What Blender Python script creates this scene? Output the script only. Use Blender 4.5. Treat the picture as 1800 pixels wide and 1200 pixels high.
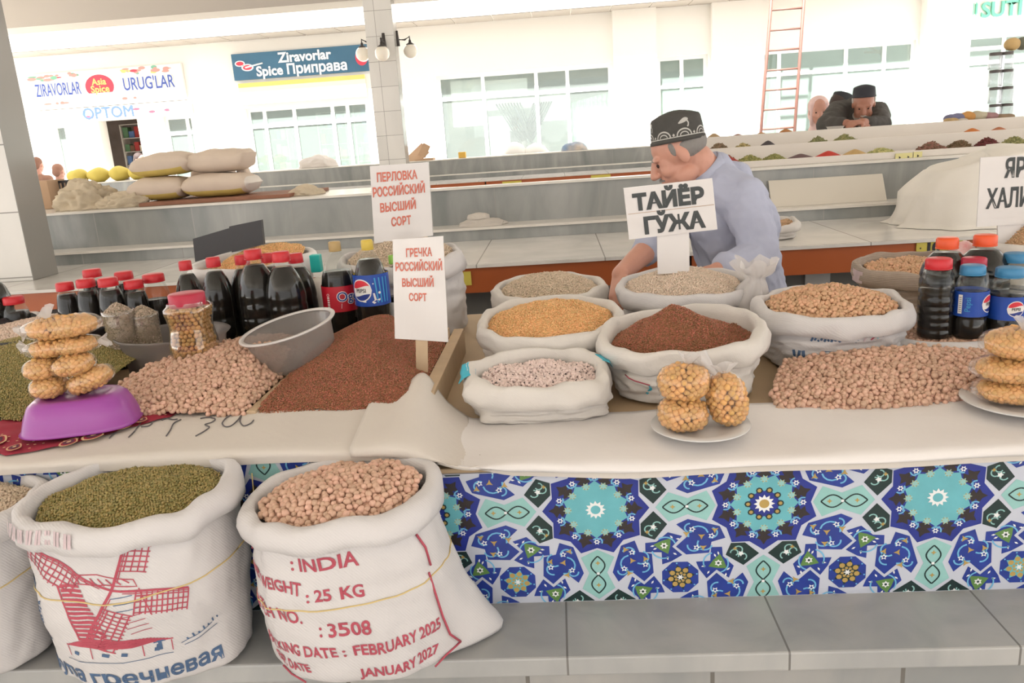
import bpy, math, random
import numpy as np
from mathutils import Vector, Matrix, noise

for _o in list(bpy.data.objects):
    bpy.data.objects.remove(_o)
SC = bpy.context.scene
COL = SC.collection
PI = math.pi
R = math.radians

# ------------------------------------------------------------------ camera
FPX = 1400.0
_y, _p, _r = R(4.0), R(14.4), R(3.9)
_f = Vector((-math.sin(_y) * math.cos(_p), math.cos(_y) * math.cos(_p), -math.sin(_p)))
_rt = Vector((math.cos(_y), math.sin(_y), 0.0))
_up = _rt.cross(_f)
CR = _rt * math.cos(_r) - _up * math.sin(_r)
CU = _up * math.cos(_r) + _rt * math.sin(_r)
CAM = Vector((0, 0, 1.5))
cam_data = bpy.data.cameras.new('camera')
cam = bpy.data.objects.new('camera', cam_data)
COL.objects.link(cam)
cam_data.sensor_width = 36.0
cam_data.lens = 36.0 * FPX / 1800.0
cam_data.clip_start = 0.05
cam_data.clip_end = 200
_m = Matrix((CR, CU, -_f)).transposed().to_4x4()
_m.translation = CAM
cam.matrix_world = _m
SC.camera = cam

# ------------------------------------------------------------------ light and exposure
SC.view_settings.view_transform = 'Standard'
SC.view_settings.look = 'None'
SC.view_settings.exposure = 0.0
SC.view_settings.gamma = 1.0
SC.view_settings.use_curve_mapping = False
world = bpy.data.worlds.new('sky')
SC.world = world
world.use_nodes = True
wn = world.node_tree
wn.nodes.clear()
_bg = wn.nodes.new('ShaderNodeBackground')
_wo = wn.nodes.new('ShaderNodeOutputWorld')
_bg.inputs['Color'].default_value = (1.0, 0.98, 0.972, 1)
_bg.inputs['Strength'].default_value = 1.95
wn.links.new(_bg.outputs[0], _wo.inputs[0])
sun_data = bpy.data.lights.new('sun', 'SUN')
sun = bpy.data.objects.new('sun', sun_data)
COL.objects.link(sun)
sun_data.energy = 24.0
sun_data.color = (1.0, 0.975, 0.945)
sun_data.angle = R(0.8)
sun.rotation_euler = Vector((0.28, 0.62, -0.95)).to_track_quat('-Z', 'Y').to_euler()
sun.location = (-6, -12, 20)


# ------------------------------------------------------------------ helpers: picture measurements to places
def ray(px, py):
    return _f + CR * ((px - 900) / FPX) + CU * ((600 - py) / FPX)


def atY(px, py, Y):
    d = ray(px, py)
    return CAM + d * (Y / d.y)


def atZ(px, py, Z):
    d = ray(px, py)
    return CAM + d * ((Z - CAM.z) / d.z)


def lin(c):
    return c / 12.92 if c <= 0.04045 else ((c + 0.055) / 1.055) ** 2.4


def rgb(r, g, b):
    return (lin(r / 255), lin(g / 255), lin(b / 255), 1.0)


# ------------------------------------------------------------------ helpers: materials
def mat(name, col, rough=0.6, var=None, bump=None, spec=0.5, coat=0.0, metal=0.0, island=0.0, col2=None, weave=None,
        trans=0.0, sss=0.0):
    """var=(scale, amount) mottles the colour; bump=(scale, strength); island tints every loose piece by itself."""
    m = bpy.data.materials.new(name)
    m.use_nodes = True
    nt = m.node_tree
    b = nt.nodes['Principled BSDF']
    b.inputs['Base Color'].default_value = col
    b.inputs['Roughness'].default_value = rough
    b.inputs['Specular IOR Level'].default_value = spec
    b.inputs['Coat Weight'].default_value = coat
    b.inputs['Coat Roughness'].default_value = 0.08
    b.inputs['Metallic'].default_value = metal
    if trans:
        b.inputs['Transmission Weight'].default_value = trans
    if sss:
        b.inputs['Subsurface Weight'].default_value = sss
        b.inputs['Subsurface Radius'].default_value = (0.02, 0.008, 0.005)
        b.inputs['Subsurface Scale'].default_value = 0.4
    tc = nt.nodes.new('ShaderNodeTexCoord')
    last = None
    if var:
        n = nt.nodes.new('ShaderNodeTexNoise')
        n.inputs['Scale'].default_value = var[0]
        n.inputs['Detail'].default_value = 5
        nt.links.new(tc.outputs['Object'], n.inputs['Vector'])
        ramp = nt.nodes.new('ShaderNodeMapRange')
        ramp.inputs[1].default_value = 0.3
        ramp.inputs[2].default_value = 0.7
        nt.links.new(n.outputs['Fac'], ramp.inputs[0])
        mx = nt.nodes.new('ShaderNodeMix')
        mx.data_type = 'RGBA'
        c2 = col2 if col2 else tuple(c * (1 - var[1]) for c in col[:3]) + (1,)
        mx.inputs['A'].default_value = col
        mx.inputs['B'].default_value = c2
        nt.links.new(ramp.outputs[0], mx.inputs['Factor'])
        last = mx.outputs['Result']
    if island:
        g = nt.nodes.new('ShaderNodeNewGeometry')
        hs = nt.nodes.new('ShaderNodeHueSaturation')
        mr = nt.nodes.new('ShaderNodeMapRange')
        mr.inputs[3].default_value = 1 - island
        mr.inputs[4].default_value = 1 + island
        nt.links.new(g.outputs['Random Per Island'], mr.inputs[0])
        nt.links.new(mr.outputs[0], hs.inputs['Value'])
        mr2 = nt.nodes.new('ShaderNodeMapRange')
        mr2.inputs[3].default_value = 0.5 + island * 0.06
        mr2.inputs[4].default_value = 0.5 - island * 0.06
        nt.links.new(g.outputs['Random Per Island'], mr2.inputs[0])
        nt.links.new(mr2.outputs[0], hs.inputs['Hue'])
        if last:
            nt.links.new(last, hs.inputs['Color'])
        else:
            hs.inputs['Color'].default_value = col
        last = hs.outputs['Color']
    if last:
        nt.links.new(last, b.inputs['Base Color'])
    nrm = None
    if weave:
        w = nt.nodes.new('ShaderNodeTexWave')
        w.bands_direction = weave[2] if len(weave) > 2 else 'DIAGONAL'
        w.inputs['Scale'].default_value = weave[0]
        w.inputs['Distortion'].default_value = 1.0
        w.inputs['Detail'].default_value = 1
        nt.links.new(tc.outputs['Object'], w.inputs['Vector'])
        bp = nt.nodes.new('ShaderNodeBump')
        bp.inputs['Strength'].default_value = weave[1]
        bp.inputs['Distance'].default_value = 0.002
        nt.links.new(w.outputs['Fac'], bp.inputs['Height'])
        nrm = bp.outputs[0]
    if bump:
        n = nt.nodes.new('ShaderNodeTexNoise')
        n.inputs['Scale'].default_value = bump[0]
        n.inputs['Detail'].default_value = 4
        nt.links.new(tc.outputs['Object'], n.inputs['Vector'])
        bp = nt.nodes.new('ShaderNodeBump')
        bp.inputs['Strength'].default_value = bump[1]
        bp.inputs['Distance'].default_value = 0.01
        nt.links.new(n.outputs['Fac'], bp.inputs['Height'])
        if nrm:
            nt.links.new(nrm, bp.inputs['Normal'])
        nrm = bp.outputs[0]
    if nrm:
        nt.links.new(nrm, b.inputs['Normal'])
    return m


def film(name, tint, gloss=0.25, rough=0.08, body=0.0, bodycol=None):
    """Clear thin plastic or window glass: see-through, with a sheen that grows at grazing angles."""
    m = bpy.data.materials.new(name)
    m.use_nodes = True
    nt = m.node_tree
    nt.nodes.clear()
    out = nt.nodes.new('ShaderNodeOutputMaterial')
    tr = nt.nodes.new('ShaderNodeBsdfTransparent')
    tr.inputs['Color'].default_value = tint
    gl = nt.nodes.new('ShaderNodeBsdfGlossy')
    gl.inputs['Roughness'].default_value = rough
    lw = nt.nodes.new('ShaderNodeLayerWeight')
    lw.inputs['Blend'].default_value = 0.35
    mr = nt.nodes.new('ShaderNodeMapRange')
    mr.inputs[3].default_value = gloss * 0.25
    mr.inputs[4].default_value = min(1.0, gloss * 2.2)
    nt.links.new(lw.outputs['Facing'], mr.inputs[0])
    mx = nt.nodes.new('ShaderNodeMixShader')
    nt.links.new(mr.outputs[0], mx.inputs[0])
    nt.links.new(tr.outputs[0], mx.inputs[1])
    nt.links.new(gl.outputs[0], mx.inputs[2])
    last = mx
    if body:
        df = nt.nodes.new('ShaderNodeBsdfDiffuse')
        df.inputs['Color'].default_value = bodycol
        tl = nt.nodes.new('ShaderNodeBsdfTranslucent')
        tl.inputs['Color'].default_value = bodycol
        ad = nt.nodes.new('ShaderNodeMixShader')
        nt.links.new(df.outputs[0], ad.inputs[1])
        nt.links.new(tl.outputs[0], ad.inputs[2])
        m2 = nt.nodes.new('ShaderNodeMixShader')
        m2.inputs[0].default_value = body
        nt.links.new(mx.outputs[0], m2.inputs[1])
        nt.links.new(ad.outputs[0], m2.inputs[2])
        last = m2
    nt.links.new(last.outputs[0], out.inputs[0])
    return m


def tiles(name, col, col2, mortar, bw, bh, size=0.003, axis='XZ', rough=0.25, offset=0.0, veins=0.0, scale=2.5):
    """Stone or ceramic slabs with joints; axis names the two object axes the slabs run along."""
    m = mat(name, col, rough)
    nt = m.node_tree
    b = nt.nodes['Principled BSDF']
    tc = nt.nodes.new('ShaderNodeTexCoord')
    sp = nt.nodes.new('ShaderNodeSeparateXYZ')
    cb = nt.nodes.new('ShaderNodeCombineXYZ')
    nt.links.new(tc.outputs['Object'], sp.inputs[0])
    nt.links.new(sp.outputs[axis[0]], cb.inputs[0])
    nt.links.new(sp.outputs[axis[1]], cb.inputs[1])
    br = nt.nodes.new('ShaderNodeTexBrick')
    br.offset = offset
    br.inputs['Scale'].default_value = 1.0
    br.inputs['Mortar Size'].default_value = size
    br.inputs['Mortar Smooth'].default_value = 0.1
    br.inputs['Brick Width'].default_value = bw
    br.inputs['Row Height'].default_value = bh
    br.inputs['Mortar'].default_value = mortar
    nt.links.new(cb.outputs[0], br.inputs['Vector'])
    n = nt.nodes.new('ShaderNodeTexNoise')
    n.inputs['Scale'].default_value = scale
    n.inputs['Detail'].default_value = 7
    n.inputs['Distortion'].default_value = veins
    mp = nt.nodes.new('ShaderNodeMapping')
    mp.inputs['Scale'].default_value = (1.6, 1.6, 0.5)
    mp.inputs['Rotation'].default_value = (0, R(-18), 0)
    nt.links.new(tc.outputs['Object'], mp.inputs[0])
    nt.links.new(mp.outputs[0], n.inputs['Vector'])
    mr = nt.nodes.new('ShaderNodeMapRange')
    mr.inputs[1].default_value = 0.32
    mr.inputs[2].default_value = 0.68
    nt.links.new(n.outputs['Fac'], mr.inputs[0])
    mx = nt.nodes.new('ShaderNodeMix')
    mx.data_type = 'RGBA'
    mx.inputs['A'].default_value = col
    mx.inputs['B'].default_value = col2
    nt.links.new(mr.outputs[0], mx.inputs['Factor'])
    nt.links.new(mx.outputs['Result'], br.inputs['Color1'])
    hs = nt.nodes.new('ShaderNodeHueSaturation')
    hs.inputs['Value'].default_value = 0.9
    nt.links.new(mx.outputs['Result'], hs.inputs['Color'])
    nt.links.new(hs.outputs[0], br.inputs['Color2'])
    nt.links.new(br.outputs['Color'], b.inputs['Base Color'])
    return m


# ------------------------------------------------------------------ helpers: things and meshes
def tag(o, label, cat, group=None, kind=None):
    if label:
        o['label'] = label
    if cat:
        o['category'] = cat
    if group:
        o['group'] = group
    if kind:
        o['kind'] = kind
    return o


def thing(name, label, cat, loc=(0, 0, 0), rz=0.0, group=None):
    o = bpy.data.objects.new(name, None)
    o.empty_display_size = 0.05
    COL.objects.link(o)
    o.location = loc
    o.rotation_euler = (0, 0, rz)
    return tag(o, label, cat, group)


def dup(root, loc=None, rot=None, label=None, group=None, scale=None):
    def cp(o, par):
        c = o.copy()
        COL.objects.link(c)
        if par:
            c.parent = par
            c.matrix_parent_inverse = o.matrix_parent_inverse.copy()
        for ch in [x for x in bpy.data.objects if x.parent == o]:
            cp(ch, c)
        return c
    r = cp(root, None)
    if loc is not None:
        r.location = loc
    if rot is not None:
        r.rotation_euler = rot
    if scale is not None:
        r.scale = scale
    if label:
        r['label'] = label
    if group:
        r['group'] = group
    return r


class MB:
    """Collects faces for ONE mesh object."""

    def __init__(self):
        self.v = []
        self.f = []
        self.mi = []
        self.sm = []

    def add(self, verts, faces, m=0, smooth=True):
        n = len(self.v)
        self.v.extend([tuple(p) for p in verts])
        for q in faces:
            self.f.append(tuple(i + n for i in q))
            self.mi.append(m)
            self.sm.append(smooth)
        return self

    def box(self, x0, x1, y0, y1, z0, z1, m=0, M=None):
        vs = [(x, y, z) for z in (z0, z1) for y in (y0, y1) for x in (x0, x1)]
        if M is not None:
            vs = [tuple(M @ Vector(p)) for p in vs]
        fs = [(0, 2, 3, 1), (4, 5, 7, 6), (0, 1, 5, 4), (2, 6, 7, 3), (0, 4, 6, 2), (1, 3, 7, 5)]
        return self.add(vs, fs, m, False)

    def grid(self, fn, nu, nv, m=0, wrap=False, smooth=True):
        """fn(i, j) gives a point; u runs round when wrap."""
        cu = nu if wrap else nu + 1
        vs = [fn(i, j) for j in range(nv + 1) for i in range(cu)]
        fs = []
        for j in range(nv):
            for i in range(nu):
                a = j * cu + i
                b = j * cu + (i + 1) % cu
                fs.append((a, b, b + cu, a + cu))
        return self.add(vs, fs, m, smooth)

    def lathe(self, prof, seg=32, c=(0, 0, 0), m=0, sx=1.0, sy=1.0, M=None, caps=True, wob=None):
        vs = []
        for (r, z) in prof:
            for i in range(seg):
                a = 2 * PI * i / seg
                k = r * (wob(a, z) if wob else 1.0)
                p = Vector((k * math.cos(a) * sx, k * math.sin(a) * sy, z))
                if M is not None:
                    p = M @ p
                vs.append((p.x + c[0], p.y + c[1], p.z + c[2]))
        fs = []
        for j in range(len(prof) - 1):
            for i in range(seg):
                a = j * seg + i
                b = j * seg + (i + 1) % seg
                fs.append((a, b, b + seg, a + seg))
        if caps:
            if prof[0][0] > 1e-6:
                fs.append(tuple(reversed(range(seg))))
            if prof[-1][0] > 1e-6:
                k = (len(prof) - 1) * seg
                fs.append(tuple(range(k, k + seg)))
        return self.add(vs, fs, m, True)

    def tube(self, pts, r, seg=8, m=0):
        pts = [Vector(p) for p in pts]
        n = len(pts)
        rs = r if isinstance(r, (list, tuple)) else [r] * n
        vs = []
        ref = Vector((0, 0, 1))
        for k, p in enumerate(pts):
            t = (pts[min(k + 1, n - 1)] - pts[max(k - 1, 0)]).normalized()
            if abs(t.dot(ref)) > 0.95:
                ref = Vector((1, 0, 0))
            a = t.cross(ref).normalized()
            b = a.cross(t).normalized()
            for i in range(seg):
                q = 2 * PI * i / seg
                vs.append(p + (a * math.cos(q) + b * math.sin(q)) * rs[k])
        fs = []
        for j in range(n - 1):
            for i in range(seg):
                a = j * seg + i
                b = j * seg + (i + 1) % seg
                fs.append((a, a + seg, b + seg, b))
        fs.append(tuple(range(seg)))
        fs.append(tuple(reversed(range((n - 1) * seg, n * seg))))
        return self.add(vs, fs, m, True)

    def ball(self, c, r, m=0, seg=14, rings=8, M=None, disp=None):
        rx, ry, rz = r if isinstance(r, (tuple, list)) else (r, r, r)
        vs = []
        fs = []
        for j in range(rings + 1):
            t = PI * j / rings
            for i in range(seg):
                a = 2 * PI * i / seg
                d = Vector((math.sin(t) * math.cos(a), math.sin(t) * math.sin(a), -math.cos(t)))
                k = disp(d) if disp else 1.0
                p = Vector((d.x * rx * k, d.y * ry * k, d.z * rz * k))
                if M is not None:
                    p = M @ p
                vs.append((p.x + c[0], p.y + c[1], p.z + c[2]))
        for j in range(rings):
            for i in range(seg):
                a = j * seg + i
                b = j * seg + (i + 1) % seg
                fs.append((a, b, b + seg, a + seg))
        return self.add(vs, fs, m, True)

    def text(self, s, fn, size, m=0, bold=0.0, align='CENTER', sub=0.0):
        """Lettering laid by fn(x, y) -> point."""
        vs, fs = text_mesh(s, size, align, bold)
        base, nor = [], []
        for p in vs:
            q = Vector(fn(p[0], p[1]))
            n = (Vector(fn(p[0] + .001, p[1])) - q).cross(Vector(fn(p[0], p[1] + .001)) - q).normalized()
            base.append(q + n * (max(0.0, p[2]) / bold * .0003 if bold else 0))
            nor.append(n)
        out, faces = [], []
        for k, f in enumerate(fs):
            a = len(out)
            out += [base[i] + nor[i] * (.00003 * (k % 11)) for i in f]
            faces.append(tuple(range(a, a + len(f))))
        return self.add(out, faces, m, False)

    def ribbon(self, pts, w, fn, m=0):
        """Flat line along 2D points laid by fn."""
        n = len(pts)
        vs = []
        for k in range(n):
            a = pts[max(k - 1, 0)]
            b = pts[min(k + 1, n - 1)]
            dx, dy = b[0] - a[0], b[1] - a[1]
            L = math.hypot(dx, dy) or 1.0
            nx, ny = -dy / L * w / 2, dx / L * w / 2
            vs.append(fn(pts[k][0] + nx, pts[k][1] + ny))
            vs.append(fn(pts[k][0] - nx, pts[k][1] - ny))
        fs = [(2 * k + 1, 2 * k + 3, 2 * k + 2, 2 * k) for k in range(n - 1)]
        return self.add(vs, fs, m, False)

    def build(self, name, mats, parent=None, at=None, label=None, bevel=0.0, solid=0.0, subd=0, solid_off=-1):
        """Points are in world axes; with `at` the object's origin goes there, with a parent they are taken relative to it."""
        me = bpy.data.meshes.new(name)
        off = Vector(at) if at is not None else Vector((0, 0, 0))
        v = np.array(self.v, dtype=np.float64).reshape(-1, 3) - np.array(off)
        me.from_pydata([tuple(p) for p in v], [], self.f)
        if not isinstance(mats, (list, tuple)):
            mats = [mats]
        for m in mats:
            me.materials.append(m)
        me.polygons.foreach_set('material_index', self.mi)
        me.polygons.foreach_set('use_smooth', self.sm)
        me.update()
        o = bpy.data.objects.new(name, me)
        COL.objects.link(o)
        if parent is not None:
            o.parent = parent
        if at is not None and parent is None:
            o.location = off
        if label:
            o['label'] = label
        if bevel:
            md = o.modifiers.new('bevel', 'BEVEL')
            md.width = bevel
            md.segments = 2
            md.limit_method = 'ANGLE'
        if solid:
            md = o.modifiers.new('solid', 'SOLIDIFY')
            md.thickness = solid
            md.offset = solid_off
        if subd:
            md = o.modifiers.new('subd', 'SUBSURF')
            md.levels = subd
            md.render_levels = subd
        return o


def wpart(mb, name, mats, root, **k):
    """A part whose points are in world coordinates, under a thing that is not rotated."""
    return mb.build(name, mats, root, at=root.location.copy(), **k)


_txt = {}


def text_mesh(s, size, align='CENTER', bold=0.0):
    key = (s, round(size, 5), align, round(bold, 5))
    if key not in _txt:
        cu = bpy.data.curves.new('lettering', 'FONT')
        cu.body = s
        cu.size = size
        cu.align_x = align
        cu.resolution_u = 3
        if bold:
            cu.bevel_depth = bold
            cu.bevel_resolution = 0
        ob = bpy.data.objects.new('lettering', cu)
        COL.objects.link(ob)
        dg = bpy.context.evaluated_depsgraph_get()
        me = ob.evaluated_get(dg).to_mesh()
        co = [tuple(v.co) for v in me.vertices]
        _txt[key] = (co, [tuple(p.vertices) for p in me.polygons if not bold or min(co[i][2] for i in p.vertices) > -bold * .2])
        ob.evaluated_get(dg).to_mesh_clear()
        bpy.data.objects.remove(ob)
        bpy.data.curves.remove(cu)
    return _txt[key]


def smooth01(t):
    t = max(0.0, min(1.0, t))
    return t * t * (3 - 2 * t)


def interp(x, xs, ys):
    return float(np.interp(x, xs, ys))


# ------------------------------------------------------------------ helpers: grain
def ico(sub=1):
    t = (1 + 5 ** 0.5) / 2
    v = [(-1, t, 0), (1, t, 0), (-1, -t, 0), (1, -t, 0), (0, -1, t), (0, 1, t), (0, -1, -t), (0, 1, -t), (t, 0, -1), (t, 0, 1), (-t, 0, -1), (-t, 0, 1)]
    v = [Vector(p).normalized() for p in v]
    f = [(0, 11, 5), (0, 5, 1), (0, 1, 7), (0, 7, 10), (0, 10, 11), (1, 5, 9), (5, 11, 4), (11, 10, 2), (10, 7, 6), (7, 1, 8),
         (3, 9, 4), (3, 4, 2), (3, 2, 6), (3, 6, 8), (3, 8, 9), (4, 9, 5), (2, 4, 11), (6, 2, 10), (8, 6, 7), (9, 8, 1)]
    for _ in range(sub):
        mid = {}
        nf = []

        def mp(a, b):
            k = (min(a, b), max(a, b))
            if k not in mid:
                v.append(((v[a] + v[b]) / 2).normalized())
                mid[k] = len(v) - 1
            return mid[k]
        for a, b, c in f:
            x, y, z = mp(a, b), mp(b, c), mp(c, a)
            nf += [(a, x, z), (b, y, x), (c, z, y), (x, y, z)]
        f = nf
    return np.array([tuple(p) for p in v]), np.array(f)


def seed_shape(kind):
    if kind in ('chickpea', 'lump', 'bean'):
        v, f = ico(1)
    else:
        v, f = ico(0)
    v = v.copy()
    if kind == 'chickpea':
        rs = np.random.RandomState(3)
        v *= (1 + 0.05 * rs.uniform(-1, 1, (len(v), 1)))
        v[:, 2] *= 0.94
        k = v[:, 0] > 0.6
        v[k, 0] *= 1.2
        k = (np.abs(v[:, 1]) < 0.25)
        v[k] *= 0.97
    elif kind == 'lentil':
        v = v * np.array([1, 0.95, 0.68])
    elif kind == 'splitpea':
        v = v * np.array([1.0, 1.0, 0.75])
        v[:, 2] = np.maximum(v[:, 2], -0.15)
    elif kind == 'barley':
        v = v * np.array([1.45, 0.8, 0.7])
    elif kind == 'wheat':
        v = v * np.array([1.6, 0.75, 0.7])
    elif kind == 'buckwheat':
        v = np.array([(1.3, 0, 0), (-1.1, 0, 0), (-.1, 0.9, 0), (-.1, -.45, .8), (-.1, -.45, -.8)], float)
        f = np.array([(0, 2, 3), (0, 3, 4), (0, 4, 2), (1, 3, 2), (1, 4, 3), (1, 2, 4)])
    elif kind == 'bean':
        v = v * np.array([1.5, 0.95, 0.8])
        v[:, 1] -= 0.18 * v[:, 0] ** 2
    return v, f


def rand_rot(rs, n, flat=0.0):
    q = rs.normal(size=(n, 4))
    if flat:
        q[:, 1:3] *= (1 - flat)
    q /= np.linalg.norm(q, axis=1)[:, None]
    w, x, y, z = q.T
    return np.stack([1 - 2 * (y * y + z * z), 2 * (x * y - z * w), 2 * (x * z + y * w),
                     2 * (x * y + z * w), 1 - 2 * (x * x + z * z), 2 * (y * z - x * w),
                     2 * (x * z - y * w), 2 * (y * z + x * w), 1 - 2 * (x * x + y * y)], 1).reshape(n, 3, 3)


def tri_object(name, V, F, mats, MI=None, at=(0, 0, 0), smooth=True, parent=None):
    me = bpy.data.meshes.new(name)
    nv, nf = len(V), len(F)
    me.vertices.add(nv)
    me.vertices.foreach_set('co', (np.asarray(V, dtype=np.float32) - np.array(at, dtype=np.float32)).ravel())
    me.loops.add(nf * 3)
    me.loops.foreach_set('vertex_index', np.asarray(F, dtype=np.int32).ravel())
    me.polygons.add(nf)
    me.polygons.foreach_set('loop_start', np.arange(0, nf * 3, 3, dtype=np.int32))
    me.polygons.foreach_set('loop_total', np.full(nf, 3, dtype=np.int32))
    me.polygons.foreach_set('use_smooth', np.full(nf, smooth, dtype=bool))
    if not isinstance(mats, (list, tuple)):
        mats = [mats]
    for m in mats:
        me.materials.append(m)
    if MI is not None:
        me.polygons.foreach_set('material_index', np.asarray(MI, dtype=np.int32))
    me.update(calc_edges=True)
    me.validate()
    o = bpy.data.objects.new(name, me)
    COL.objects.link(o)
    if parent is not None:
        o.parent = parent
    else:
        o.location = at
    return o


def scatter(pts, kind, size, rs, flat=0.0, jit=0.15):
    """Seeds at pts (N,3): vertex and face arrays."""
    tv, tf = seed_shape(kind)
    n = len(pts)
    Rm = rand_rot(rs, n, flat)
    sc = size * rs.uniform(1 - jit, 1 + jit, n)
    V = np.einsum('nij,kj->nki', Rm, tv) * sc[:, None, None] + pts[:, None, :]
    F = tf[None, :, :] + (np.arange(n) * len(tv))[:, None, None]
    return V.reshape(-1, 3), F.reshape(-1, 3)


def heap(name, label, cat, inside, surf, bounds, kind, size, mats, seed=1, base_z=None, group=None, flat=0.0, dens=1.0, parent=None, at=None,
         layers=1):
    """A heap of loose seed: a body under surf(x, y) and a coat of single seeds on it. size = half length of a seed."""
    rs = np.random.RandomState(seed)
    x0, x1, y0, y1 = bounds
    st = size * 1.72 / dens
    xs = np.arange(x0, x1, st)
    ys = np.arange(y0, y1, st * 0.87)
    X, Y = np.meshgrid(xs, ys)
    X = X + (np.arange(len(ys)) % 2)[:, None] * st / 2
    P = np.stack([X.ravel(), Y.ravel()], 1)
    P += rs.uniform(-0.3, 0.3, P.shape) * st
    P = P[inside(P[:, 0], P[:, 1])]
    Z = surf(P[:, 0], P[:, 1]) + rs.uniform(-0.45, 0.45, len(P)) * size
    pts = np.column_stack([P, Z])
    if layers > 1:
        q = pts[rs.uniform(size=len(pts)) < 0.3].copy()
        q[:, :2] += rs.uniform(-.5, .5, (len(q), 2)) * st
        q[:, 2] += size * 0.9
        pts = np.concatenate([pts, q])
    V, F = scatter(pts, kind, size, rs, flat)
    # body
    nx = max(8, min(90, int((x1 - x0) / 0.008)))
    ny = max(8, min(90, int((y1 - y0) / 0.008)))
    gx, gy = np.meshgrid(np.linspace(x0, x1, nx), np.linspace(y0, y1, ny))
    gz = surf(gx.ravel(), gy.ravel()) - size * 0.55
    bv = np.column_stack([gx.ravel(), gy.ravel(), gz])
    ins = inside(gx.ravel(), gy.ravel())
    bf = []
    for j in range(ny - 1):
        for i in range(nx - 1):
            a = j * nx + i
            if ins[a] and ins[a + 1] and ins[a + nx] and ins[a + nx + 1]:
                bf.append((a, a + 1, a + nx + 1))
                bf.append((a, a + nx + 1, a + nx))
    bf = np.array(bf)
    used = np.unique(bf)
    rm = -np.ones(len(bv), int)
    rm[used] = np.arange(len(used))
    bv = bv[used]
    bf = rm[bf]
    V = np.concatenate([bv, V])
    F = np.concatenate([bf, F + len(bv)])
    if at is None:
        at = ((x0 + x1) / 2, (y0 + y1) / 2, base_z if base_z is not None else float(gz.min()))
    o = tri_object(name, V, F, mats, at=at, parent=parent)
    if label:
        tag(o, label, cat, group, 'stuff')
    else:
        o['kind'] = 'stuff'
    return o

# ------------------------------------------------------------------ materials
WHITE_PAINT = mat('white_paint', rgb(236, 232, 224), 0.7, var=(1.2, 0.05))
CEIL = mat('ceiling_paint', rgb(222, 218, 211), 0.85, var=(0.8, 0.05))
SOFFIT = mat('tan_soffit', rgb(172, 164, 154), 0.7)
FACADE = mat('facade_render', rgb(244, 240, 232), 0.8, var=(0.6, 0.04))
PVC = mat('white_pvc', rgb(240, 241, 240), 0.35)
GLASS = film('window_glass', (0.86, 0.91, 0.89, 1), gloss=0.3, rough=0.03, body=0.30, bodycol=rgb(205, 222, 214))
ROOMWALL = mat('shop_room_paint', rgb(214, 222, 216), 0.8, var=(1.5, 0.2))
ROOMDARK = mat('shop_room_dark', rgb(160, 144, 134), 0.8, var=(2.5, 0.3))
MARBLE = tiles('grey_marble', rgb(170, 170, 166), rgb(136, 139, 137), rgb(156, 154, 150), 0.62, 3.0, 0.003, 'XZ', 0.22, veins=1.2, scale=2.0)
MARBLE_TOP = tiles('pale_marble', rgb(236, 231, 224), rgb(216, 212, 205), rgb(160, 155, 148), 0.6, 0.9, 0.003, 'XY', 0.16, veins=0.8, scale=2.2)
MARBLE_EDGE = mat('white_marble_edge', rgb(228, 222, 212), 0.25, var=(5, 0.08))
STEP = tiles('grey_step_marble', rgb(176, 175, 172), rgb(154, 155, 154), rgb(112, 110, 106), 0.386, 5.0, 0.002, 'XY', 0.4, veins=0.6, scale=5)
RISER = tiles('grey_riser_marble', rgb(166, 163, 158), rgb(142, 143, 142), rgb(108, 104, 98), 0.33, 2.0, 0.004, 'XZ', 0.4, veins=0.8, scale=4)
ORANGE = mat('orange_laminate', rgb(176, 92, 48), 0.35, var=(3, 0.12))
DARKBASE = mat('grey_plinth_paint', rgb(122, 119, 114), 0.8, var=(3, 0.12))
PILLAR = tiles('white_pillar_tile', rgb(226, 222, 216), rgb(214, 211, 205), rgb(150, 146, 140), 0.25, 0.34, 0.0035, 'XZ', 0.22, scale=1.5)
FLOORM = tiles('pale_floor_slabs', rgb(222, 217, 210), rgb(206, 202, 196), rgb(130, 127, 122), 0.6, 0.6, 0.004, 'XY', 0.5)
YARDM = mat('pale_paving', rgb(206, 202, 196), 0.8, var=(1.5, 0.1))
PLATE_Y = mat('yellow_plate', rgb(206, 190, 84), 0.5)
INK = mat('dark_ink', rgb(44, 42, 48), 0.6)
IRON = mat('black_iron', rgb(58, 52, 50), 0.5)
OPAL = mat('opal_glass', rgb(238, 230, 216), 0.15, coat=0.3, sss=0.2)
RUST = mat('brown_rusty_steel', rgb(120, 84, 74), 0.6)


def struct(o, label=None):
    o['kind'] = 'structure'
    if label:
        o['label'] = label
    return o


# ------------------------------------------------------------------ the hall
struct(MB().box(-16, 14, -10, 12.6, -0.06, 0.0).build('floor', FLOORM), 'grey stone slab floor of the market hall')
struct(MB().box(-20, 18, 12.6, 17.9, -0.06, -0.004).build('path', YARDM), 'pale sunlit paving outside the hall')
struct(MB().box(-10, 7.5, -8.0, 12.4, 4.0, 4.25).build('ceiling', CEIL), 'pale grey ceiling of the market hall')
b = MB().box(-10, 7.5, 11.83, 12.4, 3.48, 4.0)
struct(b.build('trim_1', SOFFIT), 'tan edge beam along the open side of the hall')


def pillar(x0, x1, y0, y1, z0, z1, label):
    o = MB().box(x0, x1, y0, y1, z0, z1).build('pillar', PILLAR, at=(x1, y0, z0 + 0.02), bevel=0.004)
    struct(o, label)
    return o


pillar(-3.27, -2.79, 4.02, 4.24, 0.93, 4.0, 'large white tiled pillar standing on the marble counter')
pillar(-2.60, -2.20, 11.85, 12.12, 0.93, 3.48, 'white tiled pillar with globe lamps at the hall edge')


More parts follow.
